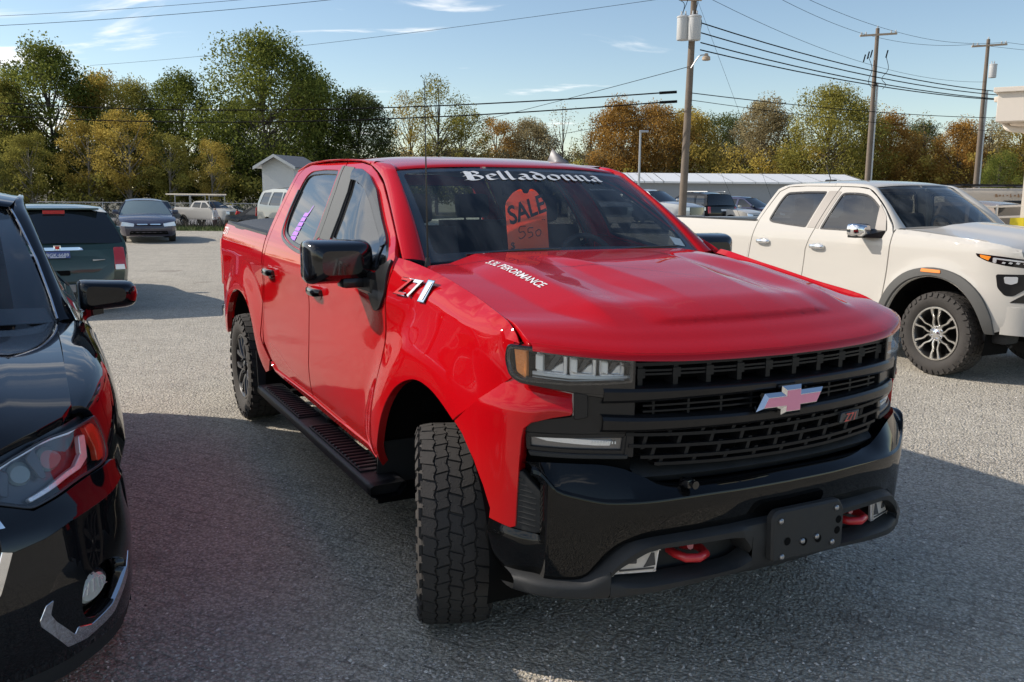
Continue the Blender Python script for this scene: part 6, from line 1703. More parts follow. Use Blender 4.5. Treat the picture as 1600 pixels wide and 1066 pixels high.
b = box(-3.4, 0, .80, 1.66, 1.60, .05); b.join(box(-2.62, 0, 1.1, .04, 1.76, .66)); b.build('bed_floor', 'dark', CAN)
cct = [(-2.565, 1.44), (-2.415, 1.795), (-2.29, 1.853), (-2.36, 1.862), (-2.45, 1.82), (-2.605, 1.46), (-2.66, 1.15), (-2.71, .93), (-2.69, .93), (-2.64, 1.15)]
pair(sheet(cct, CSU, step=.04, depth=.04, away=AWC, gap=.001), 'cab_corner', 'white_paint', CAN)
# flares, marker
fl = np.concatenate([cr([(-.60, .47), (-.565, .63), (-.45, .815), (-.28, .94), (-.04, .99), (.20, .94), (.375, .81), (.485, .645), (.535, .50)], 4), cr([(.60, .50), (.57, .66), (.455, .86), (.25, 1.005), (-.03, 1.06), (-.32, 1.005), (-.52, .86), (-.64, .66), (-.665, .49)], 4)])
fq = pair(sheet(fl, cs_mix, step=.03, depth=.05, away=AWC, off=.022, gap=0, ch=.008), 'wheel_flare', mat('grey_flare_plastic', (.075, .075, .072), .6, bump=.1, bscale=400), CAN)
pairsub(sheet(rnd([(-.16, 1.018), (.06, 1.018), (.055, 1.045), (-.155, 1.048)], .008), cs_mix, step=.04, depth=.01, away=AWC, off=.029, gap=0), 'side_marker', 'orange', fq)
fr_ = np.concatenate([arc(-3.34, .45, .565, 180, 0, 18), arc(-3.34, .45, .63, 0, 180, 18)])
pair(sheet(fr_, CSU, step=.05, depth=.04, away=AWC, off=.02, gap=0), 'wheel_flare', bpy.data.materials['grey_flare_plastic'], CAN)
# roof, screens, pillars
cb = [(-.28, 0, 1.45), (-.33, -.3, 1.445), (-.42, -.58, 1.43), (-.53, -.755, 1.41)]; ct = [(-.98, 0, 1.865), (-1.0, -.3, 1.86), (-1.05, -.5, 1.852), (-1.105, -.615, 1.838)]
CWS = glass_patch(cb, ct, .02, 'windshield', 'windshield', CAN)
roof_skin([(-.985, .62, 1.842, 1.868), (-1.03, .63, 1.858, 1.886), (-1.25, .645, 1.875, 1.912), (-1.6, .65, 1.885, 1.928), (-2.0, .65, 1.885, 1.925), (-2.3, .64, 1.872, 1.908), (-2.42, .62, 1.845, 1.88), (-2.46, .60, 1.80, 1.835)], 'roof', 'white_paint', CAN, .10)
strip3([(-.575, -.925, 1.40), (-.62, -.885, 1.47), (-.78, -.815, 1.625), (-.95, -.752, 1.75), (-1.09, -.712, 1.826), (-1.25, -.70, 1.848), (-1.6, -.695, 1.857)],
       [(-.535, -.775, 1.415), (-.64, -.745, 1.50), (-.80, -.70, 1.64), (-.97, -.655, 1.765), (-1.07, -.63, 1.835), (-1.22, -.64, 1.872), (-1.6, -.645, 1.886)], (.012, -.012, .018), 'a_pillar', 'white_paint', CAN)
strip3([(-1.6, -.695, 1.857), (-2.0, -.695, 1.860), (-2.28, -.70, 1.85), (-2.45, -.715, 1.815)], [(-1.6, -.645, 1.886), (-2.0, -.645, 1.886), (-2.3, -.635, 1.872), (-2.45, -.61, 1.84)], (0, -.008, .014), 'roof_rail', 'white_paint', CAN)
sheet([(-.9, .8), (.9, .8), (.9, 1.44), (.60, 1.82), (-.60, 1.82), (-.9, 1.44)], lambda a, b: np.stack([-2.50 - .10 * (1.82 - b) / .4, a, b], 1), holes=[rnd([(-.7, 1.48), (.7, 1.48), (.56, 1.76), (-.56, 1.76)], .04)], step=.15, depth=.03, away=AWC, gap=0).build('cab_back', 'white_paint', CAN)
a_ = box(-2.13, -.20, 1.925, .14, .06, .03, .014); a_.join(tube([(-2.13, -.20, 1.93), (-2.22, -.20, 2.12)], .005, 6)); a_.build('roof_antenna', 'satin', CAN)
# hood
def ch_z(X, Y):
    ye = .93; c = .085 * (1 - sst(0, 1, np.abs(Y) / ye) ) + .02 * (1 - sst(.38, .55, np.abs(Y))); return ctop(np.clip(X, -.7, .85)) + c * sst(.85, .45, X) * .9 - .05 * sst(.62, .85, X)
ho = [(.80, -.70), (.83, -.4), (.84, 0), (.83, .4), (.80, .70), (.72, .85), (.5, .888), (-.2, .885), (-.48, .87), (-.50, .80), (-.38, .6), (-.28, .3), (-.25, 0), (-.28, -.3), (-.38, -.6), (-.50, -.80), (-.48, -.87), (-.2, -.885), (.5, -.888), (.72, -.85)]
sheet(ho, lambda X, Y: np.stack([X, Y, ch_z(X, Y)], 1), step=.05, depth=.03, away=(0, 0, 0), gap=.002).build('hood', 'white_paint', CAN, angle=50)
sheet([(-.55, -.84), (-.40, -.6), (-.27, -.3), (-.24, 0), (-.27, .3), (-.40, .6), (-.55, .84), (-.62, .7), (-.45, 0), (-.62, -.7)], lambda X, Y: np.stack([X, Y, 1.425 + .02 * (1 - (Y / .85) ** 2)], 1), step=.08, depth=.02, away=(0, 0, 0), gap=0).build('cowl', tg, CAN)
# headlight, lower lamp, bumper, wheel arch inner
hp = rnd([(.385, 1.232), (.405, 1.205), (.50, 1.165), (.64, 1.135), (.82, 1.115), (.82, 1.19), (.62, 1.215)], [.008, .01, .03, .03, .01, .01, .05], 3)
CH = pair(sheet(hp, CS, step=.03, depth=.02, away=AWC, off=.002, gap=0), 'headlight', 'gloss', CAN)
pairsub(sheet(rnd([(.43, 1.222), (.44, 1.200), (.51, 1.175), (.53, 1.21)], .006), CS, step=.02, depth=.005, away=AWC, off=.007, gap=0), 'amber_reflector', 'orange', CH)
q = sheet([(.57, 1.190), (.82, 1.165), (.82, 1.175), (.57, 1.20)], CS, step=.03, depth=.005, away=AWC, off=.007, gap=0)
q.join(sheet(rnd([(.55, 1.20), (.55, 1.160), (.575, 1.155), (.58, 1.20)], .006), CS, step=.03, depth=.005, away=AWC, off=.008, gap=0))
for x in (.62, .67, .72, .77): q.join(sheet([(x, 1.155), (x + .02, 1.150), (x + .03, 1.162), (x + .01, 1.168)], CS, step=.03, depth=.004, away=AWC, off=.007, gap=0))
pairsub(q, 'light_pipe', 'lamp_silver', CH)
fg_ = pair(sheet(rnd([(.58, 1.05), (.60, .93), (.66, .86), (.72, .86), (.82, .95), (.82, 1.06)], .02), CS, step=.03, depth=.02, away=AWC, off=.004, gap=0), 'lamp_recess', 'satin', CAN)
pairsub(sheet(rnd([(.645, 1.03), (.655, .975), (.70, .965), (.74, .985), (.74, 1.035)], .01), CS, step=.03, depth=.01, away=AWC, off=.012, gap=0), 'fog_light', 'lamp_silver', fg_)
pair(sheet([(.70, .80), (.82, .90), (.82, .80)], CS, step=.04, depth=.02, away=AWC, off=.004, gap=0), 'bumper_insert', 'gloss', CAN)
CNO = Nose([(.60, .875), (.72, .82), (.80, .74), (.86, .58), (.90, .35), (.91, 0), (.90, -.2)], pch([.3, .5, .8, 1.0, 1.3], [-.08, 0, .0, -.01, -.06]))
for poly, nm, k, off in (([(.86, .50), (0, .48), (0, .74), (.86, .76)], 'front_bumper', 'white_paint', .03), ([(.70, .76), (0, .74), (0, 1.20), (.70, 1.20)], 'grille', 'gloss', 0.), ([(.86, .76), (.70, .76), (.70, 1.22), (.84, 1.22)], 'front_corner', 'white_paint', .0), ([(.70, 1.20), (0, 1.20), (0, 1.30), (.70, 1.28)], 'hood_nose', 'white_paint', .02)):
    pair(CNO.sheet(poly, off, step=.06), nm, k, CAN)
b = MB()
for y in (-.80, .80):
    rows = [[(-.04 + .58 * math.cos(a), yy, .44 + .56 * math.sin(a)) for yy in (math.copysign(.93, y), math.copysign(.55, y))] for a in np.linspace(-.3, math.pi + .3, 22)]; b.join(gridmesh(np.array(rows)))
    rows = [[(-3.34 + .57 * math.cos(a), yy, .44 + .56 * math.sin(a)) for yy in (math.copysign(.93, y), math.copysign(.55, y))] for a in np.linspace(-.3, math.pi + .3, 22)]; b.join(gridmesh(np.array(rows)))
b.join(box(-1.7, 0, .52, 4.8, 1.1, .22)); b.join(box(.1, 0, .80, 1.1, 1.2, .6)); b.join(box(-1.6, 0, .55, 1.9, 1.7, .18)); b.join(box(-.60, 0, 1.05, .2, 1.6, .66))
b.build('chassis', 'dark', CAN)
q = MB()
for s in (-1, 1): q.join(box(.55, s * .72, .46, .25, .22, .14, .05)); q.join(tube([(.45, s * .6, .44), (.62, s * .66, .36)], .02, 6))
kind(q.build('skid_plate', 'plastic', CAN), 'stuff')
for x, y, sd, st_ in ((0.0, -.80, -1, R(-2)), (0.0, .80, 1, 0), (-3.34, -.80, -1, 0), (-3.34, .80, 1, 0)):
    wheel(CAN, x, y, .415, .275, .262, 'twin', sd, st_, mats=('chrome', 'rim_bright', 'rim_black'), spin=.55 + x, spokes=6)
# mirror
rows = []
for x, y0, y1, z0, z1 in ((-.80, -1.10, -1.00, 1.36, 1.43), (-.83, -1.15, -.965, 1.335, 1.455), (-.90, -1.17, -.955, 1.325, 1.465), (-.965, -1.165, -.955, 1.335, 1.46)):
    rows.append([(x, p[0], p[1]) for p in rnd([(y0, z0), (y1, z0), (y1, z1), (y0, z1)], .04, 3)])
mr = loft(rows, 4, 1, close_v=True, caps=True)
mb_ = pair(mr, 'mirror', 'chrome', CAN, 60)
q = loft([[(-.80, -.93, 1.32), (-.80, -.93, 1.40), (-.66, -.93, 1.40), (-.66, -.93, 1.32)], [(-.93, -1.05, 1.318), (-.93, -1.05, 1.345), (-.82, -1.05, 1.345), (-.82, -1.05, 1.318)]], 3, 1, close_v=True, caps=True); q.join(box(-.90, -1.06, 1.33, .12, .2, .028, .01))
pairsub(q, 'mirror_arm', 'satin', mb_)
V, F = text2d('AT4', .07, bold=.008)
# cabin
rows = [[(-.45, y, 1.40), (-.70, y, 1.41), (-.95, y, 1.36), (-.98, y, 1.1)] for y in np.linspace(-.78, .78, 7)]; gridmesh(np.array(rows)).build('dashboard', 'interior', CAN)
for x, y in ((-1.45, .42), (-1.45, -.42), (-2.2, .42), (-2.2, -.42)):
    q = box(x, y, 1.25, .16, .48, .62, .07, rot=Matrix.Rotation(R(-14), 4, 'Y')); q.join(box(x - .12, y, 1.63, .09, .25, .17, .05)); q.join(box(x + .22, y, .95, .48, .48, .14, .05)); q.build('seat', 'seat', CAN, angle=50)
sw = [(-1.0 - .35 * .19 * math.sin(a), .40 + .19 * math.cos(a), 1.36 + .9 * .19 * math.sin(a)) for a in np.linspace(0, 2 * math.pi, 21)]
q = tube(sw, .017, 8, caps=False); q.join(box(-1.0, .40, 1.36, .05, .16, .10, .03)); q.build('steering_wheel', 'interior', CAN, angle=60)
for s in (-1, 1): box(-1.6, s * .84, .98, 1.95, .06, .72, .02).build('door_lining', 'interior', CAN)

# ------------------------------------------------------------------ the black crossover at the left edge
TRV = thing('crossover', 'glossy black crossover at the left edge, only its headlight side in view', 'car', (-2.456, 3.051, 0), R(28.68 - 90))
TN = Nose([(-.4, .985), (0.0, .985), (.25, .983), (.50, .96), (.65, .92), (.78, .85), (.88, .75), (.95, .60), (1.0, .40), (1.02, 0), (1.0, -.3)], pch([.15, .25, .35, .55, .70, .85, 1.0, 1.12], [-.08, -.05, -.012, 0, -.012, -.068, -.125, -.20]), side=(.80, .95, .40))
tzh = pch([-.75, -.6, -.2, .2, .5, .68, .80, .90], [1.185, 1.168, 1.155, 1.128, 1.085, 1.048, 1.01, .96])
tdy = pch([0, .03, .06, .10, .15, .22, .30, .45, .9], [.79, .845, .892, .930, .955, .972, .980, .985, .985]); tdz = pch([0, .03, .06, .10, .15, .22, .30, .45, .9], [0, .004, .014, .040, .082, .148, .226, .375, .825])
TCy = pch([.0, .2, .40, .55, .65, .80], [.985, .975, .946, .908, .868, .78])
def TF(X, d):
    X, d = np.asarray(X, float), np.asarray(d, float); z = tzh(np.clip(X, -.75, .90)) - tdz(d); y = tdy(d)
    set_in = .985 - TCy(np.clip(X, .0, .80)); y = y - set_in * sst(-.10, .20, d) - .02 * sst(.45, .8, X) * (1 - sst(0, .2, d))
    y = y + .012 * (1 - sst(.42, .60, np.hypot(X, z - .40)))
    return np.stack([X, -y, z], 1)
AWT = (-1.5, 0, .7)
ta = [(-.50, .72), (-.46, .60), (-.36, .475), (-.20, .395), (0, .37), (.20, .385), (.36, .455), (.46, .56)]
tf = ta[:6] + [(.36, .40), (.50, .42), (.60, .30), (.605, .22), (.62, .12), (.64, .06), (.67, .0), (.2, 0), (-.2, 0), (-.60, 0), (-.66, .02), (-.64, .2), (-.66, .45), (-.68, .70)]
TFE = pair(sheet(tf, TF, step=.03, depth=.03, away=AWT, gap=.002), 'fender', 'black_paint', TRV, 50)
# hood
def th_z(X, Y):
    c = (1 - sst(0, 1, np.abs(Y) / .80)); return tzh(np.clip(X, -.75, .90)) + .075 * c * sst(1.05, .5, X) + .012 * (1 - sst(.50, .58, np.abs(Y))) * sst(.9, .6, X) - .10 * np.clip(X - .80, 0, .3)
th = [(.655, -.792), (.73, -.76), (.80, -.68), (.86, -.58), (.905, -.40), (.925, 0), (.905, .40), (.86, .58), (.80, .68), (.73, .76), (.655, .792), (.2, .792), (-.3, .792), (-.60, .80), (-.60, .70), (-.50, .5), (-.38, .25), (-.35, 0), (-.38, -.25), (-.50, -.5), (-.60, -.70), (-.60, -.80), (-.3, -.792), (.2, -.792)]
sheet(th, lambda X, Y: np.stack([X, Y, th_z(X, Y)], 1), step=.04, depth=.03, away=(0, 0, 0), gap=.003).build('hood', 'black_paint', TRV, angle=50)
# nose panels (outlines as (y, z))
thl = rnd([(.918, 1.008), (.86, .985), (.755, .978), (.655, .950), (.58, .922), (.57, .832), (.676, .792), (.866, .838), (.926, .850), (.930, .93)], [.01, .03, .06, 0, 0, .02, .02, .02, .03, .04], 3)
TH = pair(TN.sheet(thl, -.055, depth=.0), 'headlight', 'lamp_grey', TRV)
pairsub(TN.sheet(thl, -.002, holes=[inset(thl, .005)], depth=.05), 'lamp_bezel', 'lamp_grey', TH)
pairsub(TN.sheet(inset(thl, .005), -.004, depth=0), 'lens', 'lens', TH)
pairsub(TN.sheet(rnd([(.912, .985), (.928, .93), (.922, .862), (.902, .858), (.905, .90), (.895, .98)], .01), -.012, depth=.02), 'red_strip', mat('amber_red_strip', (.62, .05, .02), .2, coat=1), TH)  # narrow red strip along the outer end of the lamp
q = TN.sheet(rnd([(.885, .885), (.86, .857), (.68, .808), (.676, .818), (.85, .868), (.872, .90)], .004), -.016, depth=.02); q.join(TN.sheet(rnd([(.892, .955), (.884, .885), (.872, .90), (.880, .955)], .004), -.016, depth=.02))
q.join(TN.sheet(rnd([(.90, .995), (.86, .972), (.75, .962), (.65, .935), (.58, .905), (.58, .913), (.65, .944), (.755, .973), (.86, .981)], .003), -.012, depth=.02))
pairsub(q, 'light_pipe', 'lamp_silver', TH)
q = MB()
for y, z, r in ((.80, .905, .045), (.68, .885, .042)):
    q.join(TN.prism([(y + r * math.cos(a), z + r * .85 * math.sin(a)) for a in np.linspace(0, 2 * math.pi, 17)[:-1]], .014, -.052, ch=.010))
pairsub(q, 'projector', 'car_glass_pale', TH)
q = TN.prism(rnd([(.74, .96), (.70, .93), (.735, .86), (.76, .86), (.75, .92)], .01), .03, -.053); q.join(TN.prism(rnd([(.61, .92), (.60, .84), (.625, .83), (.64, .90)], .01), .03, -.053)); pairsub(q, 'lamp_divider', 'lamp_grey', TH)
# bumper skin under the lamp: upper bulge and lower dark body
up_p = [(.57, .826), (.676, .786), (.866, .832), (.926, .844), (.945, .83), (.95, .775), (.907, .755), (.838, .742), (.762, .730), (.684, .705), (.60, .690), (.57, .70)]
pair(TN.sheet(up_p, lambda a, z: .012 * sst(.80, .70, z), step=.025, depth=.03), 'bumper_brow', 'black_paint', TRV, 50)
lo_p = [(.57, .70), (.60, .688), (.684, .703), (.762, .728), (.838, .740), (.907, .753), (.950, .773), (.972, .70), (.975, .55), (.968, .40), (.955, .30), (.90, .28), (.75, .26), (.57, .25), (.30, .245), (0, .24), (0, .52), (.42, .52), (.555, .56)]
fog_hole = rnd([(.775, .455), (.792, .535), (.87, .55), (.93, .49), (.93, .40), (.83, .368), (.785, .39)], .035)
pair(TN.sheet(lo_p, lambda a, z: -.016 + .012 * sst(.70, .5, z), holes=[fog_hole], step=.03, depth=.05), 'front_bumper', 'black_paint', TRV, 50)
rec = pair(TN.sheet(inset(fog_hole, -.01), -.075, step=.04, depth=0), 'lamp_recess', 'gloss', TRV)
el = lambda cy, cz, a, b, n=24: [(cy + a * math.cos(t), cz + b * math.sin(t) + .12 * a * math.cos(t)) for t in np.linspace(0, 2 * math.pi, n + 1)[:-1]]
fo_ = pair(TN.prism(el(.822, .472, .056, .056), .055, -.075, ch=.012), 'fog_light', 'lamp_grey', TRV, 50)
q = TN.prism(el(.822, .472, .047, .048), .058, -.070, ch=.012); pairsub(q, 'fog_lens', mat('fog_lens_glass', (.55, .60, .56), .12, coat=1, var=.35, vscale=30), fo_)
q = MB()
for a in np.linspace(0, math.pi, 7): q.join(TN.prism([(.822 + .040 * math.cos(a) + .004, .472 - .01), (.822 + .040 * math.cos(a) - .004, .472 - .01), (.822 + .030 * math.cos(a) - .003, .472 + .036 * math.sin(a)), (.822 + .030 * math.cos(a) + .003, .472 + .036 * math.sin(a))], .0605, -.070, ch=.001))
pairsub(q, 'reflector_facets', 'lamp_silver', fo_)
tr_ = [(.695, .498), (.674, .488), (.655, .445), (.658, .425), (.735, .318), (.80, .312), (.88, .34), (.935, .42), (.94, .50), (.930, .45), (.875, .375), (.81, .355), (.765, .372), (.755, .352), (.70, .425), (.685, .455)]
pair(TN.sheet(rnd(tr_, .004), -.002, step=.02, depth=.05), 'chrome_trim', 'chrome', TRV, 40)
pair(TN.sheet([(.57, .85), (.30, .86), (0, .86), (0, .53), (.42, .53), (.55, .57), (.60, .70)], -.05, step=.06, depth=.03), 'grille', 'gloss', TRV)
pair(TN.sheet(rnd([(.560, .835), (.598, .745), (.603, .70), (.555, .565), (.42, .525), (0, .52), (0, .55), (.41, .553), (.535, .585), (.575, .70), (.565, .745), (.535, .83)], .01), .004, step=.03, depth=.05), 'grille_frame', 'chrome', TRV)
pair(TN.sheet([(.955, .31), (.90, .288), (.75, .268), (.57, .258), (0, .25), (0, .19), (.57, .19), (.80, .20), (.93, .24)], -.006, step=.05, depth=.05), 'bumper_guard', 'plastic', TRV)
pair(TN.sheet([(.985, .30), (.962, .26), (.955, .40), (.968, .60), (.958, .78), (.985, .60)], -.01, step=.04, depth=.05), 'bumper_edge', 'black_paint', TRV)
# cabin: screen, pillars, roof, side glass, doors
tb = [(-.26, 0, 1.215), (-.30, -.3, 1.21), (-.42, -.58, 1.19), (-.60, -.80, 1.165)]; tt = [(-1.16, 0, 1.70), (-1.18, -.3, 1.695), (-1.24, -.5, 1.68), (-1.335, -.635, 1.655)]
TWS = glass_patch(tb, tt, .035, 'windshield', 'windshield', TRV)
fb = MB()
B_, T_ = cr(tb, 7), cr(tt, 7)
rows = [[B_[-1] + (T_[-1] - B_[-1]) * t + np.array([.5, 0, .85]) * .030 * math.sin(t * math.pi) + np.array([-.006, .0, -.006]), B_[-1] * (1 - t) + T_[-1] * t + np.array([.5, 0, .85]) * .030 * math.sin(t * math.pi) + np.array([.0 + .06 * (1 - t), .10 + .06 * (1 - t) - .04 * t, 0])] for t in np.linspace(0, 1, 11)]
fb.join(gridmesh(np.array(rows))); fb.join(fb.mirror())
rows = [[p + (T_[i] - B_[i]) * t + np.array([0, 0, -.004]) for i, p in enumerate(B_)] for t in (0, .06, .12)]; g2 = gridmesh(np.array(rows)); fb.join(g2); fb.join(g2.mirror()); fb.build('black_border', 'gloss', TWS)
roof_skin([(-1.17, .64, 1.662, 1.702), (-1.25, .66, 1.685, 1.725), (-1.6, .68, 1.715, 1.765), (-2.2, .68, 1.725, 1.785), (-3.0, .67, 1.705, 1.77), (-3.6, .64, 1.66, 1.73), (-3.9, .60, 1.58, 1.66)], 'roof', 'black_paint', TRV, .12)
strip3([(-.66, -.880, 1.152), (-.80, -.846, 1.24), (-1.0, -.797, 1.39), (-1.25, -.745, 1.562), (-1.45, -.715, 1.657), (-1.7, -.715, 1.695), (-2.4, -.71, 1.715), (-3.2, -.70, 1.69), (-3.8, -.68, 1.61)],
       [(-.60, -.805, 1.168), (-.72, -.785, 1.262), (-.93, -.745, 1.41), (-1.17, -.685, 1.57), (-1.34, -.645, 1.662), (-1.6, -.68, 1.715), (-2.4, -.682, 1.725), (-3.2, -.66, 1.70), (-3.8, -.62, 1.615)], (.012, -.010, .014), 'a_pillar', 'black_paint', TRV)
pair(tube([(-.60, -.80, 1.178), (-.72, -.780, 1.272), (-.93, -.740, 1.42), (-1.17, -.680, 1.58), (-1.335, -.640, 1.668)], .006, 6), 'pillar_moulding', 'chrome', TRV)
TW = [(.3, .93), (.42, .965), (.6, .985), (.8, .99), (.95, .985), (1.08, .955), (1.15, .885), (1.24, .826), (1.39, .770), (1.56, .716), (1.70, .67), (1.8, .62)]
TS = sideprofile(TW, taperR=(-3.4, .12, .8), flares=((-3.07, .40, .42, .60, .012),))
tdoor = [(-.68, .34), (-.66, .70), (-.645, 1.0), (-.665, 1.15), (-1.95, 1.175), (-1.95, .34)]
tdoor2 = [(-1.955, .34), (-1.955, 1.175), (-3.0, 1.20), (-2.78, .90), (-2.62, .66), (-2.6, .34)]
tq = [(-3.01, 1.20), (-3.9, 1.22), (-4.05, 1.1), (-4.08, .5), (-3.9, .40), (-3.58, .40)] + arc(-3.07, .40, .43, 10, 160, 10) + [(-2.79, .90)]
TD = [pair(sheet(tdoor, TS, step=.06, depth=.03, away=AWT, gap=.003), 'front_door', 'black_paint', TRV), pair(sheet(tdoor2, TS, step=.06, depth=.03, away=AWT, gap=.003), 'rear_door', 'black_paint', TRV)]
pair(sheet(tq, TS, step=.08, depth=.03, away=AWT, gap=.003), 'rear_quarter', 'black_paint', TRV)
pairsub(sheet([(-.74, 1.165), (-.92, 1.31), (-1.2, 1.51), (-1.45, 1.625), (-1.90, 1.665), (-1.93, 1.18)], TS, step=.06, depth=.01, away=AWT, gap=0, off=-.01), 'window_glass', 'tint', TD[0])
pairsub(sheet([(-2.0, 1.18), (-1.97, 1.665), (-2.9, 1.66), (-3.0, 1.21)], TS, step=.06, depth=.01, away=AWT, gap=0, off=-.01), 'window_glass', 'tint', TD[1])
pairsub(sheet([(-.67, 1.14), (-.80, 1.25), (-1.0, 1.40), (-1.25, 1.57), (-1.45, 1.66), (-1.90, 1.675), (-1.90, 1.64), (-1.46, 1.61), (-1.2, 1.49), (-.93, 1.29), (-.76, 1.17)], TS, step=.05, depth=.02, away=AWT, gap=0, off=.002), 'door_frame', 'gloss', TD[0])
pairsub(sheet(ribbon([(-.68, 1.158), (-1.3, 1.168), (-1.93, 1.178)], .010), TS, step=.05, depth=.02, away=AWT, gap=0, off=.004), 'sill_moulding', 'chrome', TD[0])
pairsub(sheet(ribbon([(-1.97, 1.178), (-2.5, 1.19), (-3.0, 1.205)], .010), TS, step=.05, depth=.02, away=AWT, gap=0, off=.004), 'sill_moulding', 'chrome', TD[1])
pair(sheet([(-3.05, 1.215), (-2.95, 1.66), (-3.6, 1.63), (-3.9, 1.24)], TS, step=.06, depth=.01, away=AWT, gap=0, off=-.01), 'quarter_glass', 'tint', TRV)
strip3([(-1.90, -.683, 1.66), (-1.93, -.872, 1.17)], [(-2.0, -.683, 1.66), (-2.02, -.872, 1.17)], (0, -.008, 0), 'b_pillar', 'gloss', TRV)
box(-4.0, 0, .80, .16, 1.7, .90, .06).build('tailgate', 'black_paint', TRV); box(-3.92, 0, 1.42, .06, 1.36, .40, .03, rot=Matrix.Rotation(R(18), 4, 'Y')).build('rear_glass', 'car_glass', TRV)
rows = []
for x, y0, y1, z0, z1 in ((-.70, -1.10, -.93, 1.215, 1.31), (-.72, -1.135, -.905, 1.195, 1.325), (-.78, -1.155, -.895, 1.18, 1.335), (-.85, -1.15, -.895, 1.185, 1.332)):
    rows.append([(x, p[0], p[1]) for p in rnd([(y0 + (.0), z0 + .02), (y1, z0), (y1, z1), (y0, z1 - .015)], [.05, .03, .03, .05], 3)])
q = loft(rows, 4, 1, close_v=True, caps=True)
q2 = loft([[(-.64, -.90, 1.12), (-.64, -.90, 1.17), (-.80, -.90, 1.17), (-.80, -.90, 1.12)], [(-.72, -.93, 1.16), (-.72, -.93, 1.21), (-.82, -.93, 1.21), (-.82, -.93, 1.16)], [(-.735, -1.0, 1.175), (-.735, -1.0, 1.205), (-.83, -1.0, 1.205), (-.83, -1.0, 1.175)]], 4, 1, close_v=True, caps=True)
mm = pair(q, 'mirror', 'black_paint', TRV, 60); pairsub(q2, 'mirror_arm', 'black_paint', mm)
q = MB(); rows = []
for y, z in ((-1.158, 1.262), (-1.13, 1.245), (-1.06, 1.235), (-1.00, 1.228)): rows.append([(-.725 - .06 * max(0, (-y - 1.09) / .07), y, z - .008), (-.712 - .06 * max(0, (-y - 1.09) / .07), y, z), (-.725 - .06 * max(0, (-y - 1.09) / .07), y, z + .008)])
pairsub(loft(rows, 3, 1), 'turn_signal', 'lamp_led', mm)
b = MB(); b.join(box(-1.75, 0, .50, 4.4, 1.5, .3)); b.join(box(.05, 0, .65, .9, 1.2, .55)); b.join(box(-.7, 0, .95, .2, 1.7, .40))
for s in (-1, 1):
    for xc in (0, -3.07):
        rows = [[(xc + .44 * math.cos(a), s * w_, .40 + .44 * math.sin(a)) for w_ in (.95, .6)] for a in np.linspace(-.4, math.pi + .4, 20)]; b.join(gridmesh(np.array(rows)))
b.build('chassis', 'dark', TRV)
rows = [[(-.5, y, 1.15), (-.75, y, 1.16), (-1.0, y, 1.10), (-1.0, y, .8)] for y in np.linspace(-.8, .8, 7)]; gridmesh(np.array(rows)).build('dashboard', 'interior', TRV)
for x, y in ((-1.5, .42), (-1.5, -.42), (-2.4, .42), (-2.4, -.42)):
    q = box(x, y, 1.05, .16, .48, .62, .07, rot=Matrix.Rotation(R(-14), 4, 'Y')); q.join(box(x - .12, y, 1.43, .09, .25, .17, .05)); q.build('seat', 'seat', TRV, angle=50)
for s in (-1, 1): box(-2.1, s * .86, .75, 2.8, .06, .70, .02).build('door_lining', 'interior', TRV)
for x, y, sd in ((0.0, -.83, -1), (0.0, .83, 1), (-3.07, -.83, -1), (-3.07, .83, 1)):
    wheel(TRV, x, y, .375, .255, .25, 'split', sd, 0, mats=('rim_bright', 'rim_bright', 'rim_black'), spin=.2 + x, spokes=6, blocks=False)
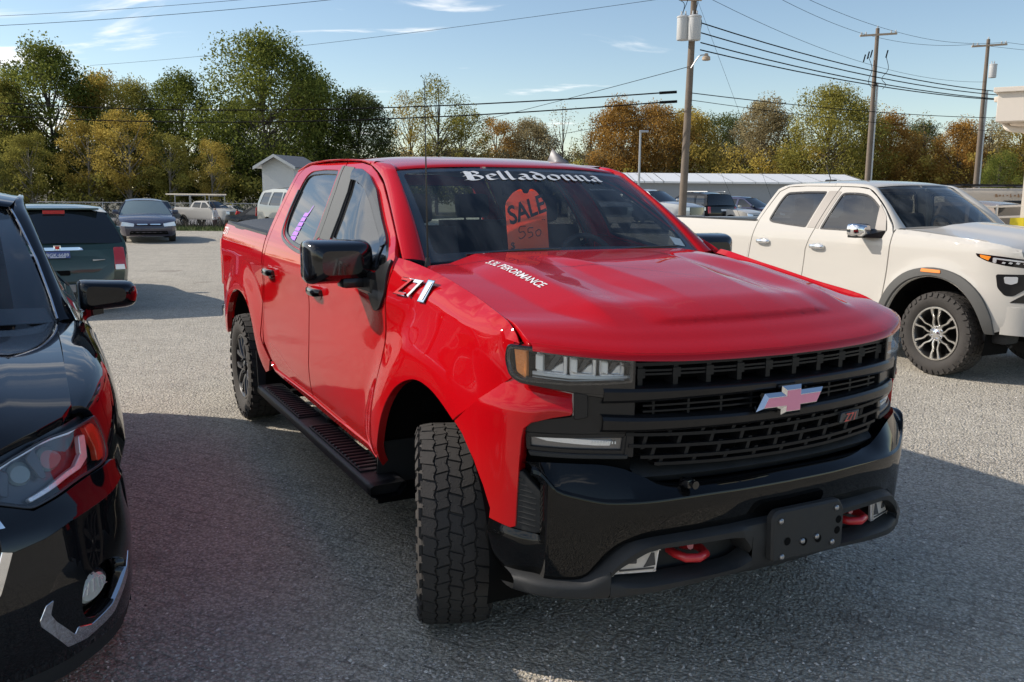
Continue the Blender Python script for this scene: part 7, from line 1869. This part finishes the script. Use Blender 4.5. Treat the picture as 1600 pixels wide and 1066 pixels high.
# ------------------------------------------------------------------ vehicles further off
M['taupe_paint'] = paint('taupe_paint', (.24, .20, .17), dust=.3)
def far_car(sp, label, paint_k, loc, yaw, name, cat, group=None, z=0.0, glass_k='car_glass', extra=None):
    T = thing(name, label, cat, (loc[0], loc[1], z), R(yaw - 90), group)
    r_, wb = sp['wheel'], sp['wb']; zs = sp['sill']
    top = sp['top']; tx = [p[0] for p in top]
    W = sp['W']; x1, x0 = sp['x1'], sp['x0']
    Sd = sideprofile(W, taperF=(x1 - .55, .16, .55), taperR=(x0 + .35, sp.get('trr', .08), .35), flares=((0, r_, r_ + .08, r_ + .24, .015), (-wb, r_, r_ + .08, r_ + .24, .015)))
    ro = r_ + .075
    fr, re = sp['front'], sp['rear']      # (x, z) profiles from the bottom up
    out = [(x, z_) for x, z_ in fr] + [(x, z_) for x, z_ in top] + [(x, z_) for x, z_ in re[::-1]] + [(-wb - ro - .05, zs)] + arc(-wb, r_, ro, 190, -10, 11)[0:] + [(-wb + ro + .04, zs), (-ro - .04, zs)] + arc(0, r_, ro, 190, -10, 11) + [(ro + .04, zs)]
    q = sheet(out, Sd, step=.12, depth=.04, away=(-1.4, 0, .8), gap=0)
    # skin over nose, hood, deck and tail
    path = [p for p in fr] + [p for p in top] + [p for p in re[::-1]]
    P = np.array(path, float); rows = []
    ym = np.linspace(-1, 1, 9)
    for x, z_ in P:
        w_ = float(Sd.w(x, z_)); bow = .14 * sst(x1 - .5, x1, x) - .10 * sst(x0 + .35, x0, x); cr_ = sp.get('crown', .05) * sst(.6, .9, z_) * (sst(x1, x1 - .3, x) if x > -wb / 2 else sst(x0, x0 + .3, x))
        rows.append([(x + bow * (1 - abs(t) ** 2.2), w_ * t, z_ + cr_ * (1 - t * t)) for t in ym])
    q.join(q.mirror()); q.join(gridmesh(np.array(rows)))
    body = q.build('body', paint_k, T, angle=35)
    # cabin
    g = sp['cabin']     # base front, roof front, roof rear, base rear: (x, z)
    (bfx, bfz), (rfx, rfz), (rrx, rrz), (brx, brz) = g
    cab = [(bfx, bfz), (rfx, rfz)] + sp.get('roofmid', []) + [(rrx, rrz), (brx, brz)]
    wn = [rnd(w_, .04, 2) for w_ in sp['windows']]
    ax = (-1.4, 0, 1.0)
    cbm = sheet(rnd(cab, [0.02, .14, .14, .02] if len(cab) == 4 else [0.02] + [.12] * (len(cab) - 2) + [.02], 3), Sd, holes=wn, step=.10, depth=.03, away=ax, gap=0); cbm.join(cbm.mirror())
    # roof skin and screens
    rp = cr([(rfx, rfz)] + sp.get('roofmid', []) + [(rrx, rrz)], 4) if sp.get('roofmid') else np.array([(rfx, rfz), (rfx * .7 + rrx * .3, rfz + .02), (rfx * .3 + rrx * .7, rrz + .02), (rrx, rrz)])
    rows = [[(x + .06 * (1 - t * t) * (1 if i == 0 else 0), float(Sd.w(x, z_)) * t, z_ + .045 * (1 - abs(t) ** 3) - .004) for t in ym] for i, (x, z_) in enumerate(rp)]
    cbm.join(gridmesh(np.array(rows))); cbm.build('cabin', paint_k, T, angle=40)
    for nm, a, c, gk in (('windshield', (bfx, bfz), (rfx, rfz), sp.get('ws', glass_k)), ('rear_window', (brx, brz), (rrx, rrz), glass_k)):
        sgn = 1 if nm == 'windshield' else -1; rows = []
        for u in np.linspace(0, 1, 4):
            x, z_ = a[0] + (c[0] - a[0]) * u, a[1] + (c[1] - a[1]) * u; w_ = float(Sd.w(x, z_)) - .035
            rows.append([(x + sgn * (.10 * (1 - t * t) + .02 * math.sin(u * math.pi)), w_ * t, z_ + .02 * (1 - t * t)) for t in ym])
        gridmesh(np.array(rows)).build(nm, gk, T, angle=60)
    for w_ in wn: pair(sheet(inset(w_, -.004), Sd, step=.12, depth=0, away=ax, gap=0, off=-.012), 'side_window', glass_k, T)
    if sp.get('bed'):
        bx0, bx1, bz = sp['bed']; b = box((bx0 + bx1) / 2, 0, bz - .45, bx1 - bx0, 1.5, .06); b.join(box(bx1, 0, bz - .2, .04, 1.6, .5)); b.build('bed_floor', 'dark', T)
    # lamps, grille, plates through the nose surfaces
    def onx(xy, front):
        pr = fr if front else re; zsn = [p[1] for p in pr]; xsn = [p[0] for p in pr]
        return lambda y, z_: np.interp(z_, zsn, xsn)
    def fx(front):
        pr = fr if front else re; zz = [p[1] for p in pr]; xx = [p[0] for p in pr]; sg = 1 if front else -1
        def f(a, b_, c):
            x = np.interp(b_, zz, xx); w_ = np.maximum(.3, Sd.w(x, b_)); bow = (.14 * sst(x1 - .5, x1, x) if front else -.10 * sst(x0 + .35, x0, x))
            return np.stack([x + bow * (1 - np.clip(np.abs(a / w_), 0, 1) ** 2.2) + sg * c, a * (1 if front else -1), b_], 1)
        return f
    for nm, front, poly, k, both_, t_ in sp.get('lamps', []):
        P_ = densify(np.array(rnd(poly, .02, 2)), .08); b = prism(P_, t_, fx(front), ch=.004)
        if both_: pair(b, nm, k, T)
        else: b.build(nm, k, T)
    ch = box(-wb / 2, 0, zs + .12, (x1 - x0) * .8, 1.3, .28); ch.join(box(bfx * .5, 0, zs + .32, 1.0, 1.2, .4)); ch.build('chassis', 'dark', T)
    kk = ('far', r_, sp.get('rimk', 'rim_bright'))
    for x, y in ((0, -1), (0, 1), (-wb, -1), (-wb, 1)):
        yy = y * (float(Sd.w(x, r_ + .3)) - .13)
        t0 = lathe([(r_ * .62, -.09), (r_ * .80, -.11), (r_ * .95, -.10), (r_, -.06), (r_, .06), (r_ * .95, .1), (r_ * .6, .1)], 24).build('tyre', 'rubber', T); t0.location = (x, yy, r_); t0.rotation_euler = (0, 0, math.pi if y > 0 else 0)
        rm = lathe([(r_ * .63, -.085), (r_ * .60, -.07), (r_ * .56, -.05), (r_ * .2, -.075), (0, -.08)], 20)
        rm.build('rim', sp.get('rimk', 'rim_bright'), t0)
        dk_ = MB()
        for i in range(5):
            a = i / 5 * 6.283; dk_.join(prism([(.24 * r_ * math.cos(a - .3), .24 * r_ * math.sin(a - .3)), (.52 * r_ * math.cos(a - .35), .52 * r_ * math.sin(a - .35)), (.52 * r_ * math.cos(a + .35), .52 * r_ * math.sin(a + .35)), (.24 * r_ * math.cos(a + .3), .24 * r_ * math.sin(a + .3))], .004, lambda p, q_, c: np.stack([p, -.074 - c, q_], 1)))
        dk_.build('rim_pocket', 'rim_black', t0)
    mz, mx = bfz + .10, bfx - .18
    mq = box(mx, -float(Sd.w(mx, mz)) - .13, mz, .11, .20, .14, .04); mq.join(box(mx, -float(Sd.w(mx, mz)) - .02, mz - .05, .07, .10, .05, .01)); pair(mq, 'mirror', sp.get('mirror', paint_k), T, 50)
    if extra: extra(T, Sd, fx)
    return T
PKW = [(.40, .88), (.55, .94), (.85, .96), (1.1, .96), (1.3, .945), (1.42, .91), (1.8, .75), (1.92, .68)]
def pickup_sp(**k):
    d = dict(wheel=.40, wb=3.6, sill=.50, x1=.92, x0=-4.75, W=PKW, top=[(.86, 1.18), (.6, 1.26), (-.35, 1.34), (-.6, 1.36), (-2.86, 1.36), (-2.90, 1.40), (-4.70, 1.42)], front=[(.86, .42), (.92, .60), (.92, .9), (.90, 1.1)], rear=[(-4.74, .55), (-4.75, .8), (-4.74, 1.3)],
        cabin=[(-.50, 1.34), (-1.25, 1.84), (-2.66, 1.84), (-2.88, 1.36)], roofmid=[(-1.6, 1.90), (-2.3, 1.90)], windows=[[(-1.70, 1.38), (-1.70, 1.80), (-1.36, 1.79), (-.85, 1.46), (-.82, 1.39)], [(-1.80, 1.38), (-1.80, 1.80), (-2.52, 1.80), (-2.66, 1.42)]], bed=(-4.7, -2.95, 1.42),
        lamps=[('headlight', True, [(-.90, .98), (-.62, .98), (-.62, 1.14), (-.90, 1.14)], 'lamp_silver', True, .02), ('grille', True, [(-.60, .80), (.60, .80), (.60, 1.14), (-.60, 1.14)], 'gloss', False, .02), ('front_bumper', True, [(-.92, .46), (.92, .46), (.92, .72), (-.92, .72)], 'chrome', False, .04), ('tail_light', False, [(-.94, .92), (-.80, .92), (-.80, 1.34), (-.94, 1.34)], 'taillight', True, .02), ('rear_bumper', False, [(-.92, .55), (.92, .55), (.92, .74), (-.92, .74)], 'chrome', False, .08)])
    d.update(k); return d
SUVW = [(.30, .84), (.42, .90), (.65, .93), (.85, .935), (1.02, .92), (1.10, .895), (1.45, .74), (1.60, .66), (1.7, .60)]
def suv_sp(**k):
    d = dict(wheel=.35, wb=2.7, sill=.36, x1=.88, x0=-3.72, W=SUVW, top=[(.80, .86), (.5, .95), (-.3, 1.03), (-.55, 1.05), (-3.55, 1.06)], front=[(.80, .28), (.88, .45), (.88, .65), (.84, .80)], rear=[(-3.66, .34), (-3.72, .50), (-3.70, .75), (-3.62, .98)],
        cabin=[(-.48, 1.03), (-1.30, 1.52), (-3.22, 1.52), (-3.56, 1.05)], roofmid=[(-1.7, 1.60), (-2.6, 1.60)], windows=[[(-1.62, 1.08), (-1.62, 1.50), (-1.34, 1.48), (-.85, 1.18), (-.82, 1.08)], [(-1.72, 1.08), (-1.72, 1.50), (-2.45, 1.50), (-2.60, 1.08)], [(-2.70, 1.08), (-2.58, 1.50), (-3.05, 1.47), (-3.28, 1.12)]],
        lamps=[('headlight', True, [(-.86, .68), (-.52, .66), (-.50, .78), (-.84, .84)], 'lamp_silver', True, .02), ('grille', True, [(-.45, .60), (.45, .60), (.45, .76), (-.45, .76)], 'gloss', False, .02), ('tail_light', False, [(-.88, .66), (-.72, .66), (-.72, 1.0), (-.86, 1.0)], 'taillight', True, .02)])
    d.update(k); return d
# green SUV seen from behind
def vue_extra(T, Sd, fx):
    f = fx(False)
    def P_(poly, t, nm, k, par=T, ch=.003): return prism(densify(np.array(poly), .08), t, f, ch=ch).build(nm, k, par)
    gate = P_(rnd([(-.70, .50), (.70, .50), (.74, .97), (-.74, .97)], .04), .018, 'tailgate', 'green_paint')
    P_(rnd([(-.33, .995 - .03), (.33, .995 - .03), (.31, 1.03 - .03), (.28, 1.045 - .03), (-.28, 1.045 - .03), (-.31, 1.03 - .03)], .008), .045, 'chrome_strip', 'chrome', gate)
    pl_ = P_(rnd([(-.155, .855), (.155, .855), (.155, .955), (-.155, .955)], .006), .036, 'number_plate', 'plate_blue', gate)
    V, F = text2d('BGK\u00b76689', .075, bold=.012); V = V * min(1.0, .28 / np.ptp(V[:, 0]))
    MB().add(f(V[:, 0], V[:, 1] + .902, np.full(len(V), .0385)), F).build('plate_lettering', 'white_vinyl', pl_)
    P_([(-.10, .862), (.10, .862), (.10, .874), (-.10, .874)], .038, 'plate_banner', 'white_vinyl', pl_)
    P_(rnd([(-.045, .975), (.045, .975), (.045, 1.045), (-.045, 1.045)], .004), .060, 'emblem', 'chrome', gate); P_([(-.03, .985), (.03, .985), (.03, 1.035), (-.03, 1.035)], .062, 'emblem_face', 'taillight', gate)
    P_(rnd([(.44, .80), (.60, .815), (.60, .822), (.44, .825)], .003), .021, 'badge', 'cream_paint', gate)
    P_(rnd([(-.08, .60), (.14, .60), (.14, .67), (-.08, .67)], .02), .022, 'handle_pocket', 'dark', gate)
    P_(rnd([(-.88, .34), (.88, .34), (.90, .46), (-.90, .46)], .03), .07, 'rear_bumper', 'silver_paint')
    q = P_(rnd([(-.30, .475), (.06, .475), (.06, .535), (-.30, .535)], .004), .024, 'bumper_sticker', 'white_vinyl')
    for y_ in (-.22, -.15, -.09, -.02): P_([(y_, .485), (y_ + .03, .485), (y_ + .03, .525), (y_, .525)], .026, 'sticker_mark', 'ink', q, 0)
    rr = prism([(-.14, 1.50), (.14, 1.50), (.14, 1.555), (-.14, 1.555)], .02, lambda a, b_, c: np.stack([-3.26 - c - .10, a, b_], 1), ch=.004); rr.build('brake_light', 'taillight', T)
    sp_ = box(-3.22, 0, 1.575, .26, 1.18, .03, .012); sp_.build('roof_spoiler', 'green_paint', T)
    P_(rnd([(-.86, .66), (-.73, .66), (-.73, .74), (-.85, .74)], .01), .028, 'reverse_light', 'lamp_silver')
    P_(rnd([(.86, .66), (.73, .66), (.73, .74), (.85, .74)], .01), .028, 'reverse_light', 'lamp_silver')
far_car(suv_sp(), 'dark green SUV seen from behind with blue number plate and chrome strip', 'green_paint', (-8.15, 15.70), 29 + 180, 'suv', 'car', extra=vue_extra, glass_k='car_glass').scale = (1, 1, .93)
XTW = [(.45, .84), (.6, .89), (.9, .92), (1.1, .915), (1.2, .90), (1.65, .76), (1.8, .68), (1.9, .6)]
xts = suv_sp(wheel=.38, sill=.48, W=XTW, top=[(.80, 1.04), (.5, 1.10), (-.3, 1.16), (-.55, 1.18), (-3.55, 1.20)], front=[(.80, .42), (.88, .60), (.88, .80), (.84, .98)], rear=[(-3.66, .48), (-3.72, .65), (-3.70, .9), (-3.66, 1.14)], cabin=[(-.48, 1.16), (-1.25, 1.70), (-3.40, 1.72), (-3.60, 1.19)], roofmid=[(-1.7, 1.80), (-2.6, 1.80)],
    windows=[[(-1.62, 1.22), (-1.62, 1.68), (-1.34, 1.66), (-.85, 1.34), (-.82, 1.22)], [(-1.72, 1.22), (-1.72, 1.68), (-2.45, 1.68), (-2.60, 1.22)], [(-2.70, 1.22), (-2.60, 1.68), (-3.2, 1.66), (-3.35, 1.26)]],
    lamps=[('headlight', True, [(-.86, .84), (-.56, .84), (-.54, .98), (-.84, .98)], 'lamp_silver', True, .02), ('tail_light', False, [(-.90, .82), (-.76, .82), (-.76, 1.14), (-.89, 1.14)], 'taillight', True, .02)])
# sedan facing the camera
SEDW = [(.22, .80), (.35, .86), (.55, .885), (.75, .88), (.90, .855), (.96, .83), (1.25, .66), (1.38, .57), (1.45, .5)]
sed = dict(wheel=.32, wb=2.75, sill=.28, x1=.98, x0=-3.75, W=SEDW, top=[(.90, .66), (.5, .78), (-.25, .88), (-.5, .90), (-2.9, .93), (-3.65, .92)], front=[(.92, .22), (.98, .36), (.98, .5), (.95, .62)], rear=[(-3.7, .3), (-3.76, .5), (-3.72, .85)],
    cabin=[(-.32, .88), (-1.22, 1.33), (-2.35, 1.34), (-3.1, .93)], roofmid=[(-1.55, 1.38), (-2.0, 1.385)], windows=[[(-1.62, .95), (-1.60, 1.30), (-1.28, 1.28), (-.72, .97)], [(-1.72, .95), (-1.70, 1.30), (-2.3, 1.29), (-2.65, .98)]], crown=.06, ws='car_glass_pale',
    lamps=[('headlight', True, [(-.84, .56), (-.46, .54), (-.44, .64), (-.80, .70)], 'lamp_silver', True, .02), ('chrome_bar', True, [(-.36, .60), (-.04, .60), (-.04, .635), (-.36, .635)], 'chrome', True, .025), ('air_intake', True, [(-.6, .28), (.6, .28), (.56, .40), (-.56, .40)], 'dark', False, .008), ('grille_slot', True, [(-.40, .575), (.40, .575), (.40, .595), (-.40, .595)], 'dark', False, .02)])
far_car(sed, 'dark blue sedan facing the camera beside the grass strip', 'navy_paint', (-12.35, 30.3), 25, 'sedan', 'car', glass_k='car_glass_pale')
# white pickup with a ladder rack, two people beside it
def rack(T, Sd, fx):
    q = MB()
    for x in (-4.6, -3.0, -.9):
        for s in (-1, 1): q.join(tube([(x, s * .80, 1.40), (x, s * .78, 2.32)], .03, 6))
        q.join(tube([(x, -.80, 2.30), (x, .80, 2.30)], .03, 6))
    q.build('ladder_rack', 'galv', T)
    L = thing('ladder', 'long pale ladders lying on the rack of the white pickup', 'ladder', T.location + Vector((0, 0, 0)), T.rotation_euler.z)
    for y0 in (-.70, -.2):
        for s in (0, .38): box(-2.9, y0 + s, 2.40, 5.6, .03, .10).build('rail', 'cream_paint', L)
        for x in np.arange(-5.6, -.2, .3): tube([(x, y0, 2.40), (x, y0 + .38, 2.40)], .016, 5, caps=False).build('rung', 'cream_paint', L)
WP = far_car(pickup_sp(), 'white work pickup with ladder rack seen from the side far off', 'white_paint', (-22.0, 69.0), 62, 'pickup_truck', 'pickup truck', z=-1.03, extra=rack)
far_car(pickup_sp(), 'dark grey pickup facing the camera left of the ladder rack pickup', 'grey_paint', (-26.0, 66.0), 22, 'pickup_truck', 'pickup truck', z=-1.03)
far_car(dict(sed, ws='car_glass'), 'white sedan partly hidden behind the red bed, right of the ladder rack pickup', 'white_paint', (-23.6, 80.0), 75, 'sedan', 'car', z=-1.03)
far_car(dict(sed, ws='car_glass'), 'low dark sedan just above the red bed cover', 'black_paint', (-10.5, 44.5), 75, 'sedan', 'car', z=-.42)
far_car(xts, 'silver boxy SUV peeking out behind the red cab, under the white shed', 'grey_paint', (-6.25, 30.3), 40, 'suv', 'car')
far_car(pickup_sp(), 'silver pickup seen only through the red pickup windshield', 'silver_paint', (4.35, 41.0), 8, 'pickup_truck', 'pickup truck')
# between the red windshield and the white pickup
far_car(pickup_sp(), 'silver pickup with black grille glimpsed between red windshield and black SUV', 'silver_paint', (7.7, 42.0), 48, 'pickup_truck', 'pickup truck')
def xt_extra(T, Sd, fx):
    f = fx(False); q = MB()
    for s in (-1, 1): q.join(tube([(-1.2, s * .56, 1.86), (-3.2, s * .56, 1.86)], .025, 6))
    for x in (-1.3, -1.9, -2.5, -3.1): q.join(tube([(x, -.56, 1.86), (x, .56, 1.86)], .02, 6))
    q.build('roof_rack', 'galv', T)
    prism(densify(np.array(rnd([(-.9, .50), (.9, .50), (.9, .68), (-.9, .68)], .03)), .1), .08, f, ch=.01).build('rear_bumper', 'silver_paint', T)
    prism(densify(np.array([(-.16, .93), (.16, .93), (.16, 1.02), (-.16, 1.02)]), .1), .02, f).build('number_plate', 'white_vinyl', T)
far_car(xts, 'black boxy SUV with roof rack and red tail light seen from behind', 'black_paint', (8.5, 47.3), 208, 'suv', 'car', extra=xt_extra)
far_car(suv_sp(), 'white crossover with pale headlight right of the black boxy SUV', 'white_paint', (11.25, 44.5), 46, 'crossover', 'car')
far_car(dict(sed), 'dark sedan roof barely showing behind the black SUV', 'navy_paint', (8.0, 53), 40, 'sedan', 'car')
far_car(suv_sp(), 'dark blue car mostly hidden behind the white pickup cab', 'navy_paint', (13.7, 47.5), 46, 'suv', 'car')
# white van, pipe rack and banner by the cream building
def van():
    T = thing('van', 'old white van with rust streaks and roof rack behind the white pickup hood', 'van', (14.6, 26.5, .12), R(4))
    b = loft([[(x, y, z) for y, z in rnd([(-.95, .35), (.95, .35), (1.0, 1.0), (.98, 1.62), (.86, 1.86), (-.86, 1.86), (-.98, 1.62), (-1.0, 1.0)], .10, 2)] for x in (-2.5, -2.46, -1, 1.0, 2.3, 2.36)], 2, 1, close_v=True, caps=True); b.build('body', 'cream_paint', T, angle=40)
    for x0, x1 in ((-2.2, -1.1), (-.9, .3), (.55, 1.9)):
        prism(rnd([(x0, 1.08), (x1, 1.08), (x1, 1.52), (x0, 1.52)], .10), .02, lambda a, b_, c: np.stack([a, -1.0 + .02 * (b_ - 1.0) - c, b_], 1), ch=.005).build('side_window', 'car_glass', T)
    rg = np.random.default_rng(5); q = MB()
    for x in np.arange(-1.1, 1.2, .11):
        w_, h_ = rg.uniform(.04, .09), rg.uniform(.03, .10); q.join(prism([(x, 1.66 - h_ / 2), (x + w_, 1.665 - h_ / 2), (x + w_ * .8, 1.66 + h_ / 2), (x + .01, 1.655 + h_ / 2)], .004, lambda a, b_, c: np.stack([a, -.972 + .5 * (b_ - 1.66) * .6 - c, b_], 1)))
    o = q.build('rust_streaks', 'rust', T); kind(o, 'stuff')
    q = MB()
    for y in (-.8, 0, .8): q.join(tube([(-2.2, y, 1.95), (2.0, y, 1.95)], .025, 6))
    for x in (-2.0, -.7, .6, 1.9): q.join(tube([(x, -.85, 1.92), (x, .85, 1.92)], .02, 6))
    q.build('roof_rack', 'satin', T)
    for x in (-1.6, 1.5):
        for s in (-1, 1): lathe([(.2, -.1), (.33, -.1), (.36, 0), (.33, .1), (0, .1)], 20).xf(Matrix.Translation((x, s * .88, .36))).build('tyre', 'rubber', T)
van()
far_car(suv_sp(), 'taupe round roofed car behind the pipe railing under the white van', 'taupe_paint', (11.2, 25.6), 205, 'suv', 'car')
RK = thing('pipe_rack', 'grey pipe railing standing in front of the white van', 'railing', (10.25, 18.9, 0), R(-8))
for z in (1.08, 1.33, 1.55): tube([(-.42, 0, z - .02), (.46, 0, z + .02)], .024, 8).build('rail', 'galv', RK)
for x in (-.42, -.10, .44): tube([(x, 0, 0), (x, 0, 1.58)], .026, 8).build('post', 'galv', RK)
M['yellow_vinyl'] = mat('yellow_banner', (.80, .62, .03), .45)
rows = [[(x, .03 * math.sin(x * 7 + z * 3) + .02 * math.sin(x * 17), .62 + z - .06 * (x - .5) ** 2 * (z > .5)) for z in np.linspace(0, .72, 6)] for x in np.linspace(0, 1.6, 25)]
g_ = gridmesh(np.array(rows)); BN = g_.build('banner', 'yellow_vinyl', None, angle=60); BN.location = (9.40, 17.0, .03); BN.rotation_euler = (0, 0, R(-10)); tag(BN, 'yellow vinyl banner hanging beside the cream building wall', 'banner')

# ------------------------------------------------------------------ two people far away
def person(loc, rz, shirt, pants, hair, label, bend=0.0, z=0.0):
    T = thing('person', label, 'person', (loc[0], loc[1], z), rz)
    J = {'pel': (0, 0, .95), 'che': (.02 + bend * .25, 0, 1.32 - bend * .05), 'nek': (.03 + bend * .38, 0, 1.50 - bend * .12), 'hed': (.06 + bend * .45, 0, 1.64 - bend * .16), 'shl': (.02 + bend * .34, .19, 1.43 - bend * .1), 'shr': (.02 + bend * .34, -.19, 1.43 - bend * .1),
         'ell': (.08 + bend * .4, .26, 1.16), 'elr': (.05 + bend * .4, -.26, 1.16), 'hal': (.22 + bend * .5, .22, .98), 'har': (.20 + bend * .5, -.22, 1.0), 'hpl': (0, .10, .92), 'hpr': (0, -.10, .92), 'knl': (.04, .12, .50), 'knr': (.0, -.12, .50), 'ftl': (.0, .13, .07), 'ftr': (-.06, -.13, .07), 'tol': (.16, .14, .03), 'tor': (.10, -.14, .03)}
    rad = {'pel': .15, 'che': .16, 'nek': .06, 'hed': .10, 'shl': .075, 'shr': .075, 'ell': .05, 'elr': .05, 'hal': .04, 'har': .04, 'hpl': .10, 'hpr': .10, 'knl': .07, 'knr': .07, 'ftl': .05, 'ftr': .05, 'tol': .04, 'tor': .04}
    E = [('pel', 'che'), ('che', 'nek'), ('nek', 'hed'), ('che', 'shl'), ('che', 'shr'), ('shl', 'ell'), ('shr', 'elr'), ('ell', 'hal'), ('elr', 'har'), ('pel', 'hpl'), ('pel', 'hpr'), ('hpl', 'knl'), ('hpr', 'knr'), ('knl', 'ftl'), ('knr', 'ftr'), ('ftl', 'tol'), ('ftr', 'tor')]
    ks = list(J); me = bpy.data.meshes.new('body'); me.from_pydata([J[k] for k in ks], [(ks.index(a), ks.index(b)) for a, b in E], [])
    o = bpy.data.objects.new('body', me); COL.objects.link(o)
    sk = o.modifiers.new('skin', 'SKIN'); o.modifiers.new('sub', 'SUBSURF').levels = 2
    for i, k in enumerate(ks): me.skin_vertices[0].data[i].radius = (rad[k], rad[k] * (1.15 if k in ('pel', 'che') else 1)); me.skin_vertices[0].data[i].use_root = (k == 'pel')
    dg = bpy.context.evaluated_depsgraph_get(); m2 = bpy.data.meshes.new_from_object(o.evaluated_get(dg)); bpy.data.objects.remove(o)
    o = bpy.data.objects.new('body', m2); COL.objects.link(o); o.parent = T
    for k in (shirt, pants, 'skin', hair): m2.materials.append(M[k])
    for p in m2.polygons:
        c = p.center; p.use_smooth = True
        hand = c.z < 1.08 and abs(c.y) > .19 and c.z > .85; head = c.z > 1.52 - bend * .12
        p.material_index = 3 if (head and (c.z > 1.69 - bend * .16 or c.x < .03 + bend * .42)) else 2 if head or hand else (1 if c.z < .93 else 0)
    return T
M['skin'] = mat('skin', (.42, .25, .18), .6); M['hair'] = mat('dark_hair', (.04, .03, .025), .7); M['grey_hair'] = mat('grey_hair', (.40, .38, .36), .7); M['white_shirt'] = mat('white_shirt', (.62, .60, .58), .9); M['red_shirt'] = mat('red_shirt', (.55, .03, .03), .9); M['dark_trousers'] = mat('dark_trousers', (.07, .035, .035), .9); M['tan_trousers'] = mat('tan_trousers', (.24, .17, .11), .9)
person((-18.75, 56.5), R(-10), 'white_shirt', 'dark_trousers', 'grey_hair', 'person in a white shirt standing beside the ladder rack pickup', z=-1.03)
person((-17.2, 56.8), R(185), 'red_shirt', 'tan_trousers', 'hair', 'person in a red shirt bending towards the person in white', bend=.45, z=-1.03)
